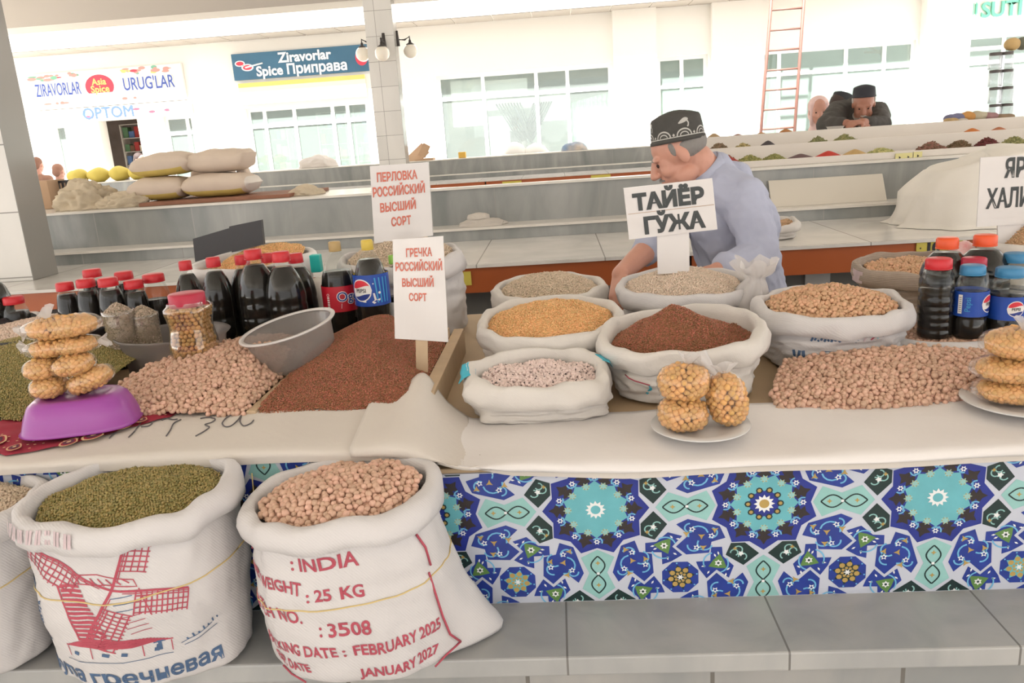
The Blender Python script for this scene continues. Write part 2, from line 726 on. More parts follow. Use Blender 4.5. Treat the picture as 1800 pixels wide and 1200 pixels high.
# ------------------------------------------------------------------ facade across the yard
FY = 16.0
OPEN = [(-10.07, -9.78, 0.6, 2.33), (-9.07, -8.27, 0.0, 2.34), (-7.76, -7.15, 0.6, 2.34), (-6.07, -3.62, 0.0, 2.37),
        (-2.24, 1.13, 0.72, 2.72), (1.98, 2.93, 0.72, 2.76), (3.93, 6.75, 0.72, 2.74), (7.62, 9.6, 0.72, 2.74)]
mb = MB()
xs = sorted(set([-20.0, 16.0] + [o[0] for o in OPEN] + [o[1] for o in OPEN]))
zs = sorted(set([0.0, 5.2] + [o[2] for o in OPEN] + [o[3] for o in OPEN]))
for i in range(len(xs) - 1):
    for j in range(len(zs) - 1):
        cx, cz = (xs[i] + xs[i + 1]) / 2, (zs[j] + zs[j + 1]) / 2
        if any(o[0] < cx < o[1] and o[2] < cz < o[3] for o in OPEN):
            continue
        mb.add([(xs[i], FY, zs[j]), (xs[i + 1], FY, zs[j]), (xs[i + 1], FY, zs[j + 1]), (xs[i], FY, zs[j + 1])], [(0, 1, 2, 3)], 0, False)
for (x0, x1, z0, z1) in OPEN:
    for (a, c) in (((x0, z0), (x0, z1)), ((x0, z1), (x1, z1)), ((x1, z1), (x1, z0)), ((x1, z0), (x0, z0))):
        mb.add([(a[0], FY, a[1]), (c[0], FY, c[1]), (c[0], FY + 0.3, c[1]), (a[0], FY + 0.3, a[1])], [(0, 1, 2, 3)], 0, False)
struct(mb.build('wall_back', FACADE), 'white facade of the shops across the yard')
struct(MB().box(-20, 16, 15.3, 16.0, 3.64, 4.9).build('trim_2', [FACADE]), 'white canopy fascia over the shops')
mb = MB()
for k in range(40):
    x = -14 + k * 0.72
    mb.box(x, x + 0.70, 15.31, 15.99, 3.625, 3.64)
struct(mb.build('trim_3', SOFFIT), 'tan soffit panels under the canopy')
struct(MB().box(6.78, 7.58, 15.75, 16.0, 0, 3.63).build('column', FACADE), 'white pilaster between the right-hand windows')
struct(MB().box(1.16, 1.96, 15.85, 16.0, 0, 3.63).add([], []).build('column', FACADE), 'white pilaster behind the bending man')
struct(MB().box(2.98, 3.88, 15.85, 16.0, 0, 3.63).build('column', FACADE), 'white pilaster left of the ladder')
# rooms behind the openings
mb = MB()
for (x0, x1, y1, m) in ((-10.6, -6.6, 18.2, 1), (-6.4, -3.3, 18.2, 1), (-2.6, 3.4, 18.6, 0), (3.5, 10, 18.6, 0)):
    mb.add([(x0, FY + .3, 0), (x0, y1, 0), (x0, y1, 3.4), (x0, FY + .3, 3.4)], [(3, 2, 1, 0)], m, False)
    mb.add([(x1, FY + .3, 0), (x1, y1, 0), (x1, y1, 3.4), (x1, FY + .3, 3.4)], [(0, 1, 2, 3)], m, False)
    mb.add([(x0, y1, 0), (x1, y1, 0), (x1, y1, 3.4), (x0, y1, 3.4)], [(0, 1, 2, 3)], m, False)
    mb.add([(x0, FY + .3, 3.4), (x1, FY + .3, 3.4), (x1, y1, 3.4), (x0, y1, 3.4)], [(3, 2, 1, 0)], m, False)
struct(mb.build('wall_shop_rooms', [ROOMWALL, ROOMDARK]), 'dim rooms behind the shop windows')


GLASS2 = film('clear_window_glass', (0.9, 0.94, 0.93, 1), gloss=0.25, rough=0.03, body=0.16, bodycol=rgb(228, 236, 232))


def window(n, x0, x1, z0, z1, vs, hs, label, y=FY + 0.10, w=0.07, pane=True):
    m = MB()
    for (a, c) in ((x0, x0 + w), (x1 - w, x1)):
        m.box(a, c, y, y + 0.06, z0, z1)
    for (a, c) in ((z0, z0 + w), (z1 - w, z1)):
        m.box(x0 + w, x1 - w, y, y + 0.06, a, c)
    for v in vs:
        m.box(v - w / 2, v + w / 2, y + 0.002, y + 0.058, z0 + w, z1 - w)
    for h in hs:
        m.box(x0 + w, x1 - w, y + 0.004, y + 0.056, h - w / 2, h + w / 2)
    o = struct(m.build('window_%d' % n, PVC, at=((x0 + x1) / 2, y, z0)), label)
    if pane:
        wpart(MB().box(x0 + w, x1 - w, y + 0.025, y + 0.031, z0 + w, z1 - w), 'window_pane', GLASS2 if n == 4 else GLASS, o)
    return o


window(1, -10.07, -9.78, 0.6, 2.33, [], [], 'narrow shop window by the large tiled pillar')
window(2, -7.76, -7.15, 0.6, 2.34, [-7.3], [2.0], 'shop window right of the open left doorway')
window(3, -6.07, -3.62, 0.0, 2.37, [-5.72, -5.12, -4.35, -4.05], [2.02], 'glazed shopfront under the blue sign')
window(4, -2.24, 1.13, 0.72, 2.72, [-1.35, -0.32, 0.28], [2.28], 'wide window right of the lamp pillar')
window(5, 1.98, 2.93, 0.72, 2.76, [2.45], [2.22], 'window behind the bending man')
window(6, 3.93, 6.75, 0.72, 2.74, [4.27, 5.5, 6.2], [2.3], 'wide window behind the leaning old man')
window(7, 7.62, 9.6, 0.72, 2.74, [8.35], [2.25, 2.5], 'window under the green lettering')

# white blinds and sheets inside the wide windows
BLIND = mat('white_blind', rgb(240, 240, 236), 0.8)
tag(MB().box(-2.0, -1.40, FY + .25, FY + .262, 1.75, 2.62).box(-1.30, -.9, FY + .25, FY + .262, .8, 1.9).box(-1.33, -.5, FY + .26, FY + .272, 2.3, 2.58).box(-1.33, -0.34, FY + .30, FY + .312, 2.02, 2.26).box(-0.28, .25, FY + .25, FY + .262, 1.75, 2.26)
    .build('window_blind', BLIND, at=(-1.2, FY + .25, 1.9)), 'white roller blind in the wide window right of the lamp pillar', 'blind')
tag(MB().box(2.05, 2.90, FY + .25, FY + .262, 0.8, 2.12).build('window_blind', BLIND, at=(2.4, FY + .25, .8)),
    'white blind filling the window behind the bending man', 'blind')
mb = MB()
GREEN_CURT = mat('pale_green_curtain', rgb(178, 200, 186), 0.8, var=(2, 0.1))
mb.grid(lambda i, j: (0.30 + 0.78 * i / 60, FY + 0.3 + 0.02 * math.sin(i * 0.9), 0.95 + 1.1 * j / 4 + (0.16 * i / 60 if j == 4 else 0)), 60, 4)
tag(mb.build('window_curtain', GREEN_CURT, at=(0.7, FY + .3, .95)), 'pale green curtain at the right end of the wide window', 'curtain')
mb = MB()
mb.box(4.85, 5.12, FY + .2, FY + .203, 1.72, 1.95)
tag(mb.build('paper_notice', mat('blank_white_paper', rgb(246, 246, 244), 0.7), at=(5, FY + .2, 1.72)), 'blank white sheet of paper stuck in the wide window', 'paper')

# lattice of dark slats standing inside the wide window
mb = MB()
DARKSLAT = mat('dark_grey_slats', rgb(44, 48, 48), 0.6)


def fpt(px, py, Y):
    p = atY(px, py, Y)
    return p


for k in range(9):
    a = fpt(872 + k * 5.2, 183 - k * 0.4, FY + .22)
    c = fpt(916 + k * 2.6, 252 - k * 2, FY + .22)
    mb.tube([a, c], 0.016, 5)
for k in range(8):
    a = fpt(970 - k * 4.5, 178 + k * 0.4, FY + .24)
    c = fpt(932 - k * 1.5, 250 - k * 2.5, FY + .24)
    mb.tube([a, c], 0.017, 5)
mb.tube([fpt(905, 187, FY + .23), fpt(934, 250, FY + .23)], 0.04, 6)
mb.tube([fpt(966, 185, FY + .23), fpt(934, 250, FY + .23)], 0.025, 6)
mb.tube([fpt(934, 250, FY + .23), (fpt(936, 250, FY + .23).x, FY + .23, 0.0)], 0.04, 6)
tag(mb.build('lattice_screen', DARKSLAT, at=(0, FY + .23, 0)), 'dark slatted V-shaped lattice inside the wide window', 'lattice')
mb = MB()
for (a, c) in (((1520, 78), (1546, 92)), ((1546, 92), (1560, 72)), ((1546, 92), (1556, 103)), ((1519, 92), (1546, 92))):
    mb.tube([fpt(a[0], a[1], FY + .3), fpt(c[0], c[1], FY + .3)], 0.022, 6)
tag(mb.build('window_ornament', mat('tan_lath', rgb(196, 178, 156), 0.6), at=fpt(1546, 92, FY + .3)), 'tan branching lath ornament at the top of the wide window', 'ornament')

# ---- shop signs
BLUE_L = mat('blue_sign_letters', rgb(70, 92, 170), 0.5)
RED_S = mat('red_sign_print', rgb(214, 66, 84), 0.5)
YEL_S = mat('yellow_sign_print', rgb(240, 214, 120), 0.5)
GRN_S = mat('green_sign_print', rgb(120, 180, 150), 0.5)
PINK_S = mat('pink_sign_print', rgb(226, 150, 140), 0.5)
WHT_S = mat('white_sign_print', rgb(248, 248, 246), 0.5)
NAVY = mat('blue_sign_board', rgb(64, 112, 140), 0.5, var=(1.2, 0.25))


def plate(x0, x1, z0, z1, y):
    return lambda u, v: (x0 + u * (x1 - x0), y, z0 + v * (z1 - z0))


def disc(mb, cx, cz, rx, rz, y, m, seg=28, z_lo=None):
    pts = [(cx + rx * math.cos(2 * PI * k / seg), y, cz + rz * math.sin(2 * PI * k / seg)) for k in range(seg)]
    if z_lo is not None:
        pts = [(p[0], p[1], max(p[2], z_lo)) for p in pts]
    mb.add(pts, [tuple(range(seg))], m, False)


rs = random.Random(5)
mb = MB()
y = FY - 0.08
mb.box(-10.24, -7.17, y, FY - .005, 2.62, 3.29, 0)
for k in range(70):     # printed spice pictures along the board
    x = rs.uniform(-10.2, -7.3)
    z = rs.choice([3.26, 3.24, 3.22, 3.2, 3.17, 2.72])
    if abs(x + 8.85) < .42:
        continue
    disc(mb, x, z, rs.uniform(.03, .10), rs.uniform(.012, .035), y - .002 - k * .0001, rs.choice([3, 5, 6, 6, 6, 4, 6]), 10)
disc(mb, -8.85, 2.98, .32, .25, y - .010, 1, 32)
disc(mb, -8.85, 2.98, .29, .22, y - .012, 3, 32, z_lo=2.86)
mb.text('Asia', lambda u, v: (-8.85 + u, y - .014, 3.01 + v), 0.17, 4, 0.004)
mb.text('Spice', lambda u, v: (-8.85 + u, y - .014, 2.87 + v), 0.18, 4, 0.004)
for (t, x, s, s2) in (('ZIRAVORLAR', -9.70, .33, .92), ("URUG'LAR", -7.86, .33, 1.02)):
    tv, _ = text_mesh(t, s)
    kx = s2 / (max(p[0] for p in tv) - min(p[0] for p in tv))
    mb.text(t, lambda u, v: (x + u * kx, y - .013, 2.87 + v), s, 1, 0.02)
    mb.text(t, lambda u, v: (x + u * kx, y - .016, 2.87 + v), s, 2, 0.004)
tag(mb.build('shop_sign', [FACADE, WHT_S, BLUE_L, RED_S, YEL_S, GRN_S, PINK_S], at=(-8.7, y, 2.62)),
    'long white shop sign with blue lettering and a red oval', 'sign')
mb = MB()
mb.box(-10.24, -7.10, y, FY - .005, 2.36, 2.60, 0)
for k in range(16):
    disc(mb, rs.choice([rs.uniform(-10.2, -9.2), rs.uniform(-8.2, -7.2)]), rs.uniform(2.42, 2.55), .07, .025, y - .002 - k * .0001, rs.choice([2, 3, 4]), 10)
mb.text('OPTOM', lambda u, v: (-8.78 + u, y - .008, 2.385 + v), 0.30, 1, 0.006)
tag(mb.build('shop_sign', [FACADE, BLUE_L, RED_S, GRN_S, PINK_S], at=(-8.7, y, 2.36)), 'lower white shop sign with short blue lettering above the doorway', 'sign')
mb = MB()
mb.box(-6.15, -3.44, y, FY - .005, 2.90, 3.38, 0)
for (cx, cz, rr) in ((-6.0, 3.2, .1), (-5.86, 3.12, .12)):
    disc(mb, cx, cz, rr, rr * .55, y - .002, 1)
    disc(mb, cx, cz, rr * .75, rr * .38, y - .004, 2)
mb.tube([(-5.9, y - .01, 3.12), (-5.55, y - .01, 3.18)], .015, 5, 1)
disc(mb, -3.62, 3.15, .12, .15, y - .002, 2)
mb.text('Ziravorlar', lambda u, v: (-4.72 + u, y - .01, 3.17 + v), 0.25, 1, 0.008)
mb.text('Spice Приправа', lambda u, v: (-4.80 + u, y - .01, 2.95 + v), 0.25, 1, 0.008)
tag(mb.build('shop_sign', [NAVY, WHT_S, RED_S], at=(-4.8, y, 2.9)), 'blue shop sign with two lines of white lettering', 'sign')
mb = MB()
mb.box(-6.1, -3.60, y + .02, FY - .005, 2.44, 2.84, 0).box(-6.1, -3.60, y + .018, y + .02, 2.76, 2.84, 1)
tag(mb.build('shop_sign', [mat('cream_board', rgb(246, 238, 214), .6), YEL_S], at=(-4.8, y, 2.44)), 'cream and yellow board under the blue shop sign', 'sign')
mb = MB()
c = atY(1752, 16, FY - .05)
TURQ_S = mat('turquoise_sign_letters', rgb(120, 206, 178), 0.5)
mb.text('SUTI', lambda u, v: (c.x + .1 + u, c.y, c.z - .12 + v), 0.36, 0, 0.008, 'CENTER')
a = atY(1697, 17, FY - .05)
mb.add([(a.x, a.y, a.z), (a.x + .15, a.y, a.z - .1), (a.x + .15, a.y, a.z + .1)], [(0, 1, 2)], 0, False)
mb.box(a.x + .18, a.x + .2, a.y - .001, a.y, a.z - .11, a.z + .11)
o = mb.build('sign_lettering', TURQ_S, at=c, solid=0.04)
tag(o, 'turquoise sign lettering with an arrow at the right of the facade', 'sign')

# ---- goods on shelves inside the two shops
GOODS = [mat('goods_' + n, rgb(*c), .5) for n, c in (('red', (176, 60, 56)), ('cream', (222, 208, 184)), ('green', (96, 130, 92)), ('orange', (206, 140, 80)),
                                                     ('blue', (90, 116, 160)), ('brown', (120, 84, 64)))]
SHELF = mat('shelf_board', rgb(206, 196, 184), .6)


def shelves(x0, x1, y0, z0, z1, n, label, seed, lo=.08):
    r = random.Random(seed)
    root = thing('shop_shelf', label, 'shelf', ((x0 + x1) / 2, y0, 0))
    m = MB()
    dz = (z1 - z0) / n
    for k in range(n + 1):
        m.box(x0, x1, y0, y0 + .3, z0 + k * dz - .015, z0 + k * dz)
    for x in (x0, x1):
        m.box(x - .015, x + .015, y0, y0 + .3, 0, z1)
    wpart(m, 'shelf_frame', SHELF, root)
    m = MB()
    for k in range(n):
        x = x0 + .03
        while x < x1 - .1:
            w = r.uniform(lo, lo * 1.7)
            if r.random() < .85:
                m.box(x, x + w * .9, y0 + .03, y0 + .2, z0 + k * dz, z0 + k * dz + dz * r.uniform(.4, .85), r.randrange(6))
            x += w
    o = wpart(m, 'packets', GOODS, root)
    o['kind'] = 'stuff'
    return root


shelves(-9.35, -8.35, 17.3, 0.3, 2.3, 7, 'crowded shop shelf seen through the open left doorway', 1)
shelves(-7.75, -6.9, 17.0, 0.5, 2.3, 5, 'shop shelf behind the window right of the left doorway', 2)
shelves(-5.0, -4.4, 17.2, 0.3, 2.25, 6, 'shop shelf with red packets seen through the shopfront door', 3, .07)
shelves(-6.05, -5.55, 16.8, 0.4, 2.1, 5, 'shop shelf at the left end of the glazed shopfront', 4)
shelves(-4.03, -3.66, 16.45, 0.5, 2.3, 5, 'shelf of loaves at the right end of the glazed shopfront', 6)

# ---- rusty ladder leaning on the canopy
root = thing('ladder', 'brown steel ladder leaning on the white facade', 'ladder', (3.9, 15.2, 0))
Ls = lambda z: (3.585 + 0.082 * z, 15.0 + .05 * z, z)
Rs = lambda z: (4.205 + 0.065 * z, 15.0 + .05 * z, z)
for fn in (Ls, Rs):
    wpart(MB().tube([fn(0), fn(5.0)], 0.028, 6), 'rail', RUST, root)
for k in range(14):
    z = 0.32 + k * 0.335
    wpart(MB().tube([Ls(z), Rs(z)], 0.02, 6), 'rung', RUST, root)

# ---- globe lamps on the far pillar


def wall_lamp(px, py, Y, wall, label):
    g = atY(px, py, Y)
    root = thing('wall_lamp', label, 'lamp', g, group='globe lamps on the pillar')
    m = MB()
    m.ball(g, 0.105, seg=20, rings=14)
    wpart(m, 'globe', OPAL, root)
    m = MB()
    m.lathe([(0.0, .15), (.018, .15), (.02, .12), (.06, .095), (.062, .08), (0, .08)], 16, g)
    dx, dy = wall
    w = Vector((g.x + dx, g.y + dy, g.z + .17))
    m.tube([(g.x, g.y, g.z + .14), (g.x, g.y, g.z + .2), (g.x + dx * .4, g.y + dy * .4, g.z + .16), w], .014, 6)
    m.tube([w + Vector((0, 0, -.09)), w + Vector((0, 0, .12))], [.035, .02], 8)
    wpart(m, 'bracket', IRON, root)


wall_lamp(672, 94, 11.66, (0, .19), 'globe lamp on the front face of the far pillar')
wall_lamp(722, 90, 12.05, (-.18, 0), 'globe lamp on the right side of the far pillar')
wall_lamp(638, 95, 12.10, (.18, 0), 'globe lamp half hidden on the left side of the far pillar')


# ------------------------------------------------------------------ the marble counters behind
def marble_row(Y0, x0, x1, label, deep):
    root = thing('marble_counter', label, 'counter', ((x0 + x1) / 2, Y0, 0))
    wpart(MB().box(x0, x1, Y0 + .25, Y0 + .9, 0, .80), 'counter_base', DARKBASE, root)
    m = MB()
    x = x0
    k = 0
    while x < x1:
        m.box(x, min(x + 2.38, x1), Y0, Y0 + .03, .795, .915)
        x += 2.4
    wpart(m, 'front_board', ORANGE, root)
    wpart(MB().box(x0, x1, Y0 - .015, Y0 + .9, .915, .93), 'counter_top', MARBLE_TOP, root)
    wpart(MB().box(x0, x1, Y0 + .9, Y0 + 1.08, .0, .992), 'riser', MARBLE, root)
    wpart(MB().box(x0, x1, Y0 + .885, Y0 + 1.1, .992, 1.006), 'ledge', MARBLE_EDGE, root)
    wpart(MB().box(x0, x1, Y0 + 1.1, Y0 + 1.15, 1.006, 1.215), 'back_panel', MARBLE, root)
    wpart(MB().box(x0, deep, Y0 + 1.085, Y0 + 1.72, 1.215, 1.229).box(deep, x1, Y0 + 1.085, Y0 + 1.165, 1.215, 1.229), 'top_ledge', MARBLE_EDGE, root)
    wpart(MB().box(x0, deep, Y0 + 1.15, Y0 + 1.68, 0, 1.215), 'back_base', DARKBASE, root)
    return root


ROWA = marble_row(3.7, -9.0, 7.0, 'long marble counter with orange front board behind the bending man', -1.15)
ROWB = marble_row(11.3, -13.0, 6.0, 'far marble counter with orange front board at the hall edge', 6.0)


def number_plate(root, px, py, Y, w, h, txt=None):
    p = atY(px, py, Y)
    m = MB().box(p.x - w / 2, p.x + w / 2, Y - .006, Y, p.z - h / 2, p.z + h / 2)
    if txt:
        m.text(txt, lambda u, v: (p.x - w * .17 + u, Y - .0075, p.z - h * .3 + v), h * .85, 1, 0.004)
        disc(m, p.x - w * .42, p.z, .004, .004, Y - .0075, 1, 8)
    wpart(m, 'number_plate', [PLATE_Y, INK], root, label='yellow number plate on the orange front board')


number_plate(ROWA, 1652, 434, 3.698, .21, .075, '10')
number_plate(ROWA, 822, 489, 3.698, .035, .065)
number_plate(ROWB, 900, 323, 11.298, .27, .075)
number_plate(ROWB, 1056, 312, 11.298, .27, .075)

# ------------------------------------------------------------------ our stall: step, counter and patterned panel
struct(MB().box(-2.8, 3.0, 1.225, 1.5, 0.565, 0.603).build('step', STEP, at=(0.36 - .386 * 8, 1.2, 0.603), bevel=0.004), 'grey stone step along the front of the stall')
struct(MB().box(-2.8, 3.0, 1.24, 1.5, 0.0, 0.565).build('step_riser', RISER, at=(-.1, 1.24, 0.565)), 'grey stone riser under the step')
ST = thing('market_counter', 'low market counter with a blue star-patterned front panel', 'counter', (0, 1.4, 0.603))
wpart(MB().box(-2.8, 3.0, 1.419, 2.76, 0.603, 0.875), 'counter_body', DARKBASE, ST)
wpart(MB().box(-2.8, 3.0, 1.405, 2.78, 0.875, 0.893), 'counter_top', mat('plywood', rgb(190, 164, 130), .6, var=(6, .15)), ST, bevel=.003)

TP = [mat('panel_strap_white', rgb(190, 194, 206), .3), mat('panel_blue', rgb(40, 62, 148), .3, var=(25, .25)), mat('panel_turquoise', rgb(104, 178, 188), .3, var=(22, .15)),
      mat('panel_pale_turquoise', rgb(146, 194, 190), .3, var=(25, .12)), mat('panel_dark_green', rgb(26, 48, 48), .3), mat('panel_cyan_line', rgb(110, 176, 214), .3),
      mat('panel_gold', rgb(176, 148, 84), .3), mat('panel_green', rgb(92, 130, 70), .3), mat('panel_brown', rgb(46, 38, 38), .3), mat('panel_deep_blue', rgb(34, 50, 140), .3, var=(20, .2)),
      mat('panel_white', rgb(226, 228, 228), .3)]
tp = MB()
PX0, PX1, PZ0, PZ1, PY = -1.5, 1.9, 0.604, 0.925, 1.40
tp.box(PX0, PX1, PY, PY + .018, 0.603, 0.884, 0)
tp.box(PX0, -.28, PY, PY + .018, 0.884, 0.93, 0)


def clip(poly):
    PZ1 = .925 if max(p[0] for p in poly) < -.28 else .883
    for (ax, lim, sgn) in ((1, PZ0, 1), (1, PZ1, -1)):
        out = []
        n = len(poly)
        for k in range(n):
            a, c = poly[k], poly[(k + 1) % n]
            ia, ic = (a[ax] - lim) * sgn >= 0, (c[ax] - lim) * sgn >= 0
            if ia:
                out.append(a)
            if ia != ic:
                t = (lim - a[ax]) / (c[ax] - a[ax])
                out.append((a[0] + t * (c[0] - a[0]), a[1] + t * (c[1] - a[1])))
        poly = out
        if len(poly) < 3:
            return None
    return poly


def put(poly, m, layer):
    poly = clip(poly)
    if poly:
        tp.add([(p[0], PY - .0002 * layer, p[1]) for p in poly], [tuple(range(len(poly)))], m, False)


HW, HH = 0.1585, 0.150


def inset(poly, k):
    cx = sum(p[0] for p in poly) / len(poly)
    cy = sum(p[1] for p in poly) / len(poly)
    return [(cx + (p[0] - cx) * k, cy + (p[1] - cy) * k) for p in poly]


def circ(x, y, r, n=10):
    return [(x + r * math.cos(2 * PI * k / n), y + r * math.sin(2 * PI * k / n)) for k in range(n)]


def star(x, y, ro, ri, n, ph=0.0):
    return [(x + (ro if k % 2 == 0 else ri) * math.cos(PI * k / n + ph), y + (ro if k % 2 == 0 else ri) * math.sin(PI * k / n + ph)) for k in range(2 * n)]


def line(pts, w, m, layer, T):
    for k in range(len(pts) - 1):
        a, c = pts[k], pts[k + 1]
        dx, dy = c[0] - a[0], c[1] - a[1]
        L = math.hypot(dx, dy) or 1
        nx, ny = -dy / L * w, dx / L * w
        put([T(a[0] + nx, a[1] + ny), T(a[0] - nx, a[1] - ny), T(c[0] - nx, c[1] - ny), T(c[0] + nx, c[1] + ny)], m, layer)


def curl(x, y, r, a0, a1, n=7):
    return [(x + r * math.cos(a0 + (a1 - a0) * k / n), y + r * math.sin(a0 + (a1 - a0) * k / n)) for k in range(n + 1)]


HG = [(-.25, 1), (-.12, 1.17), (.1, 1.08), (.31, 1.17), (.40, 1), (.31, .83), (.1, .92), (-.12, .83)]
KT = [(-.31, .91), (-.18, .76), (-.31, .58), (-.44, .63), (-.44, .77)]
P1 = [(-.02, .75), (.1, .81), (.47, .7), (.53, .55), (.37, .5), (.34, .35), (.08, .335), (-.03, .44), (.13, .6)]
P2 = [(-.41, .5), (-.28, .51), (-.14, .64), (.02, .585), (-.10, .44), (.02, .32), (-.11, .235), (-.21, .20), (-.215, .37), (-.41, .38)]


def grow(poly, d):
    n = len(poly)
    A = sum(poly[i][0] * poly[(i + 1) % n][1] - poly[(i + 1) % n][0] * poly[i][1] for i in range(n))
    s = 1 if A > 0 else -1
    out = []
    for i in range(n):
        p, a, c = poly[i], poly[i - 1], poly[(i + 1) % n]
        e1 = (p[0] - a[0], p[1] - a[1])
        e2 = (c[0] - p[0], c[1] - p[1])
        l1, l2 = math.hypot(*e1), math.hypot(*e2)
        n1 = (e1[1] / l1 * s, -e1[0] / l1 * s)
        n2 = (e2[1] / l2 * s, -e2[0] / l2 * s)
        bx, by = n1[0] + n2[0], n1[1] + n2[1]
        q = max(.35, (bx * bx + by * by) / 2)
        out.append((p[0] + bx * d / q, p[1] + by * d / q))
    return out


HG, KT, P1, P2 = [grow(p, g) for p, g in ((HG, .028), (KT, .026), (P1, .012), (P2, .006))]


def cell(cx, cz, mx, mz, gold, k2=0):
    for q in range(4):
        ca, sa = [(1, 0), (0, -1), (-1, 0), (0, 1)][q]

        def T(x, y):
            X, Y = x * ca - y * sa, x * sa + y * ca
            return (cx + mx * X * HW, cz + mz * Y * HH)
        put([T(*p) for p in P1], 1, 2)
        put([T(*p) for p in P2], 1, 2)
        put([T(*p) for p in KT], 4, 2)
        own = q == 0 and mz == 1 or q in (1, 3) and gold is not None and k2 % 2 == 0
        if own:
            put([T(*p) for p in HG], 3, 2)
        # scrollwork
        for s in ((-1, 1) if own else ()):
            line([(-.2 + .54 * t / 20, 1 + s * .085 * math.sin(2 * PI * t / 20)) for t in range(21)], .009, 4, 4, T)
        for (x, y) in ((-.08, 1), (.24, 1)) if own else ():
            put([T(*p) for p in star(x, y, .035, .014, 4)], 6, 4)
        if own:
            put([T(*p) for p in circ(.09, 1, .02, 8)], 10, 5)
        for (x, y, r, a0, a1) in ((.22, .6, .12, 0.2, 3.4), (.3, .47, .09, 2.6, 6.0), (.12, .7, .06, 1.5, 5.2), (.38, .62, .07, -2, 1.4), (.17, .45, .08, 3, 6.2)):
            line(curl(x, y, r, a0, a1), .010, 5, 4, T)
        for (x, y) in ((.15, .68), (.38, .58), (.2, .42)):
            put([T(*p) for p in star(x, y, .045, .022, 5)], 10, 5)
            put([T(*p) for p in circ(x, y, .016, 6)], 1, 6)
        for (x, y) in ((.26, .58), (.42, .66), (.08, .62), (.28, .42)):
            put([T(*p) for p in star(x, y, .05, .018, 3, .5)], 6, 5)
        put([T(*p) for p in star(-.19, .46, .13, .075, 3, .9)], 7, 4)
        put([T(*p) for p in star(-.19, .46, .05, .03, 6)], 10, 6)
        put([T(*p) for p in circ(-.19, .46, .018, 6)], 4, 7)
        for (x, y) in ((-.33, .46), (-.3, .42), (-.1, .58), (-.02, .55), (-.06, .34), (-.15, .28)):
            put([T(*p) for p in star(x, y, .028, .012, 2, x * 9)], 10, 5)
        line(curl(-.18, .45, .13, .3, 2.2), .009, 5, 5, T)
        line(curl(-.2, .42, .14, 3.4, 5.2), .009, 5, 5, T)
        put([T(*p) for p in star(-.315, .73, .042, .022, 5)], 10, 5)
        for (x, y, r) in ((-.37, .7, .05), (-.27, .75, .05), (-.33, .65, .045)):
            line(curl(x, y, r, 0.5, 4.8), .008, 3, 4, T)
        put([T(*p) for p in star(-.39, .66, .03, .014, 4)], 6, 5)

    def T0(x, y):
        return (cx + mx * x * HW, cz + mz * y * HH)
    put([T0(*p) for p in circ(0, 0, .245, 8)] if False else [T0(.238 * math.cos(PI / 8 + PI / 4 * k), .238 * math.sin(PI / 8 + PI / 4 * k)) for k in range(8)], 1, 2)
    put([T0(*p) for p in star(0, 0, .18, .12, 8, .2)], 4 if gold else 2, 3)
    for k in range(8):
        a = PI / 4 * k + .2
        put([T0(*p) for p in circ(.115 * math.cos(a), .115 * math.sin(a), .035, 7)], 6, 4)
        put([T0(*p) for p in circ(.06 * math.cos(a + .4), .06 * math.sin(a + .4), .02, 6)], 6, 4)
        put([T0(*p) for p in circ(.205 * math.cos(a), .205 * math.sin(a), .012, 5)], 5, 4)
    put([T0(*p) for p in star(0, 0, .05, .02, 6)], 10, 5)


def big_star(cx, cz, kind):
    ph = 0.0 if kind == 'A' else PI / 2

    def T(x, y):
        return (cx + x * HW, cz + y * HH)
    put([T(*p) for p in star(0, 0, .645, .545, 10, ph)], 9, 2)
    for k in range(10):
        a = 2 * PI * k / 10 + ph
        b = a + PI / 10
        for (rr, w) in ((.47, .1),):
            x, y = rr * math.cos(a), rr * math.sin(a)
            put([T(*p) for p in star(x, y, .10, .05, 4, a)], 8, 3)
            put([T(*p) for p in star(.40 * math.cos(a), .40 * math.sin(a), .09, .05, 4, a)], 8, 3.5)
        x, y = .455 * math.cos(b), .455 * math.sin(b)
        line(curl(x, y, .05, b + 2.2, b + 4.1), .011, 5, 4, T)
        line(curl(x, y, .065, b + 2.6, b + 1.2), .009, 5, 4, T)
        put([T(*p) for p in star(x, y, .042, .024, 6)], 10, 5)
        put([T(*p) for p in circ(x, y, .015, 6)], 1, 6)
    put([T(*p) for p in star(0, 0, .40, .335, 10, ph + PI / 10)], 2, 4)
    for k in range(10):
        a = 2 * PI * k / 10 + ph
        x, y = .335 * math.cos(a), .335 * math.sin(a)
        put([T(*p) for p in star(x, y, .058, .034, 7, k)], 3, 5)
        for j in range(6):
            put([T(*p) for p in circ(x + .036 * math.cos(j * PI / 3), y + .036 * math.sin(j * PI / 3), .009, 5)], 6, 6)
    if kind == 'B':
        put([T(*p) for p in star(0, 0, .235, .17, 10, ph + PI / 10)], 9, 5)
        for k in range(10):
            a = 2 * PI * k / 10 + ph + PI / 10
            put([T(*p) for p in circ(.19 * math.cos(a), .19 * math.sin(a), .042, 8)], 4, 6)
            put([T(*p) for p in circ(.19 * math.cos(a), .19 * math.sin(a), .024, 7)], 6, 7)
    put([T(*p) for p in star(0, 0, .125, .085, 12, 0)], 10, 8)
    put([T(*p) for p in circ(0, 0, .06, 16)], 6 if kind == 'B' else 2, 9)


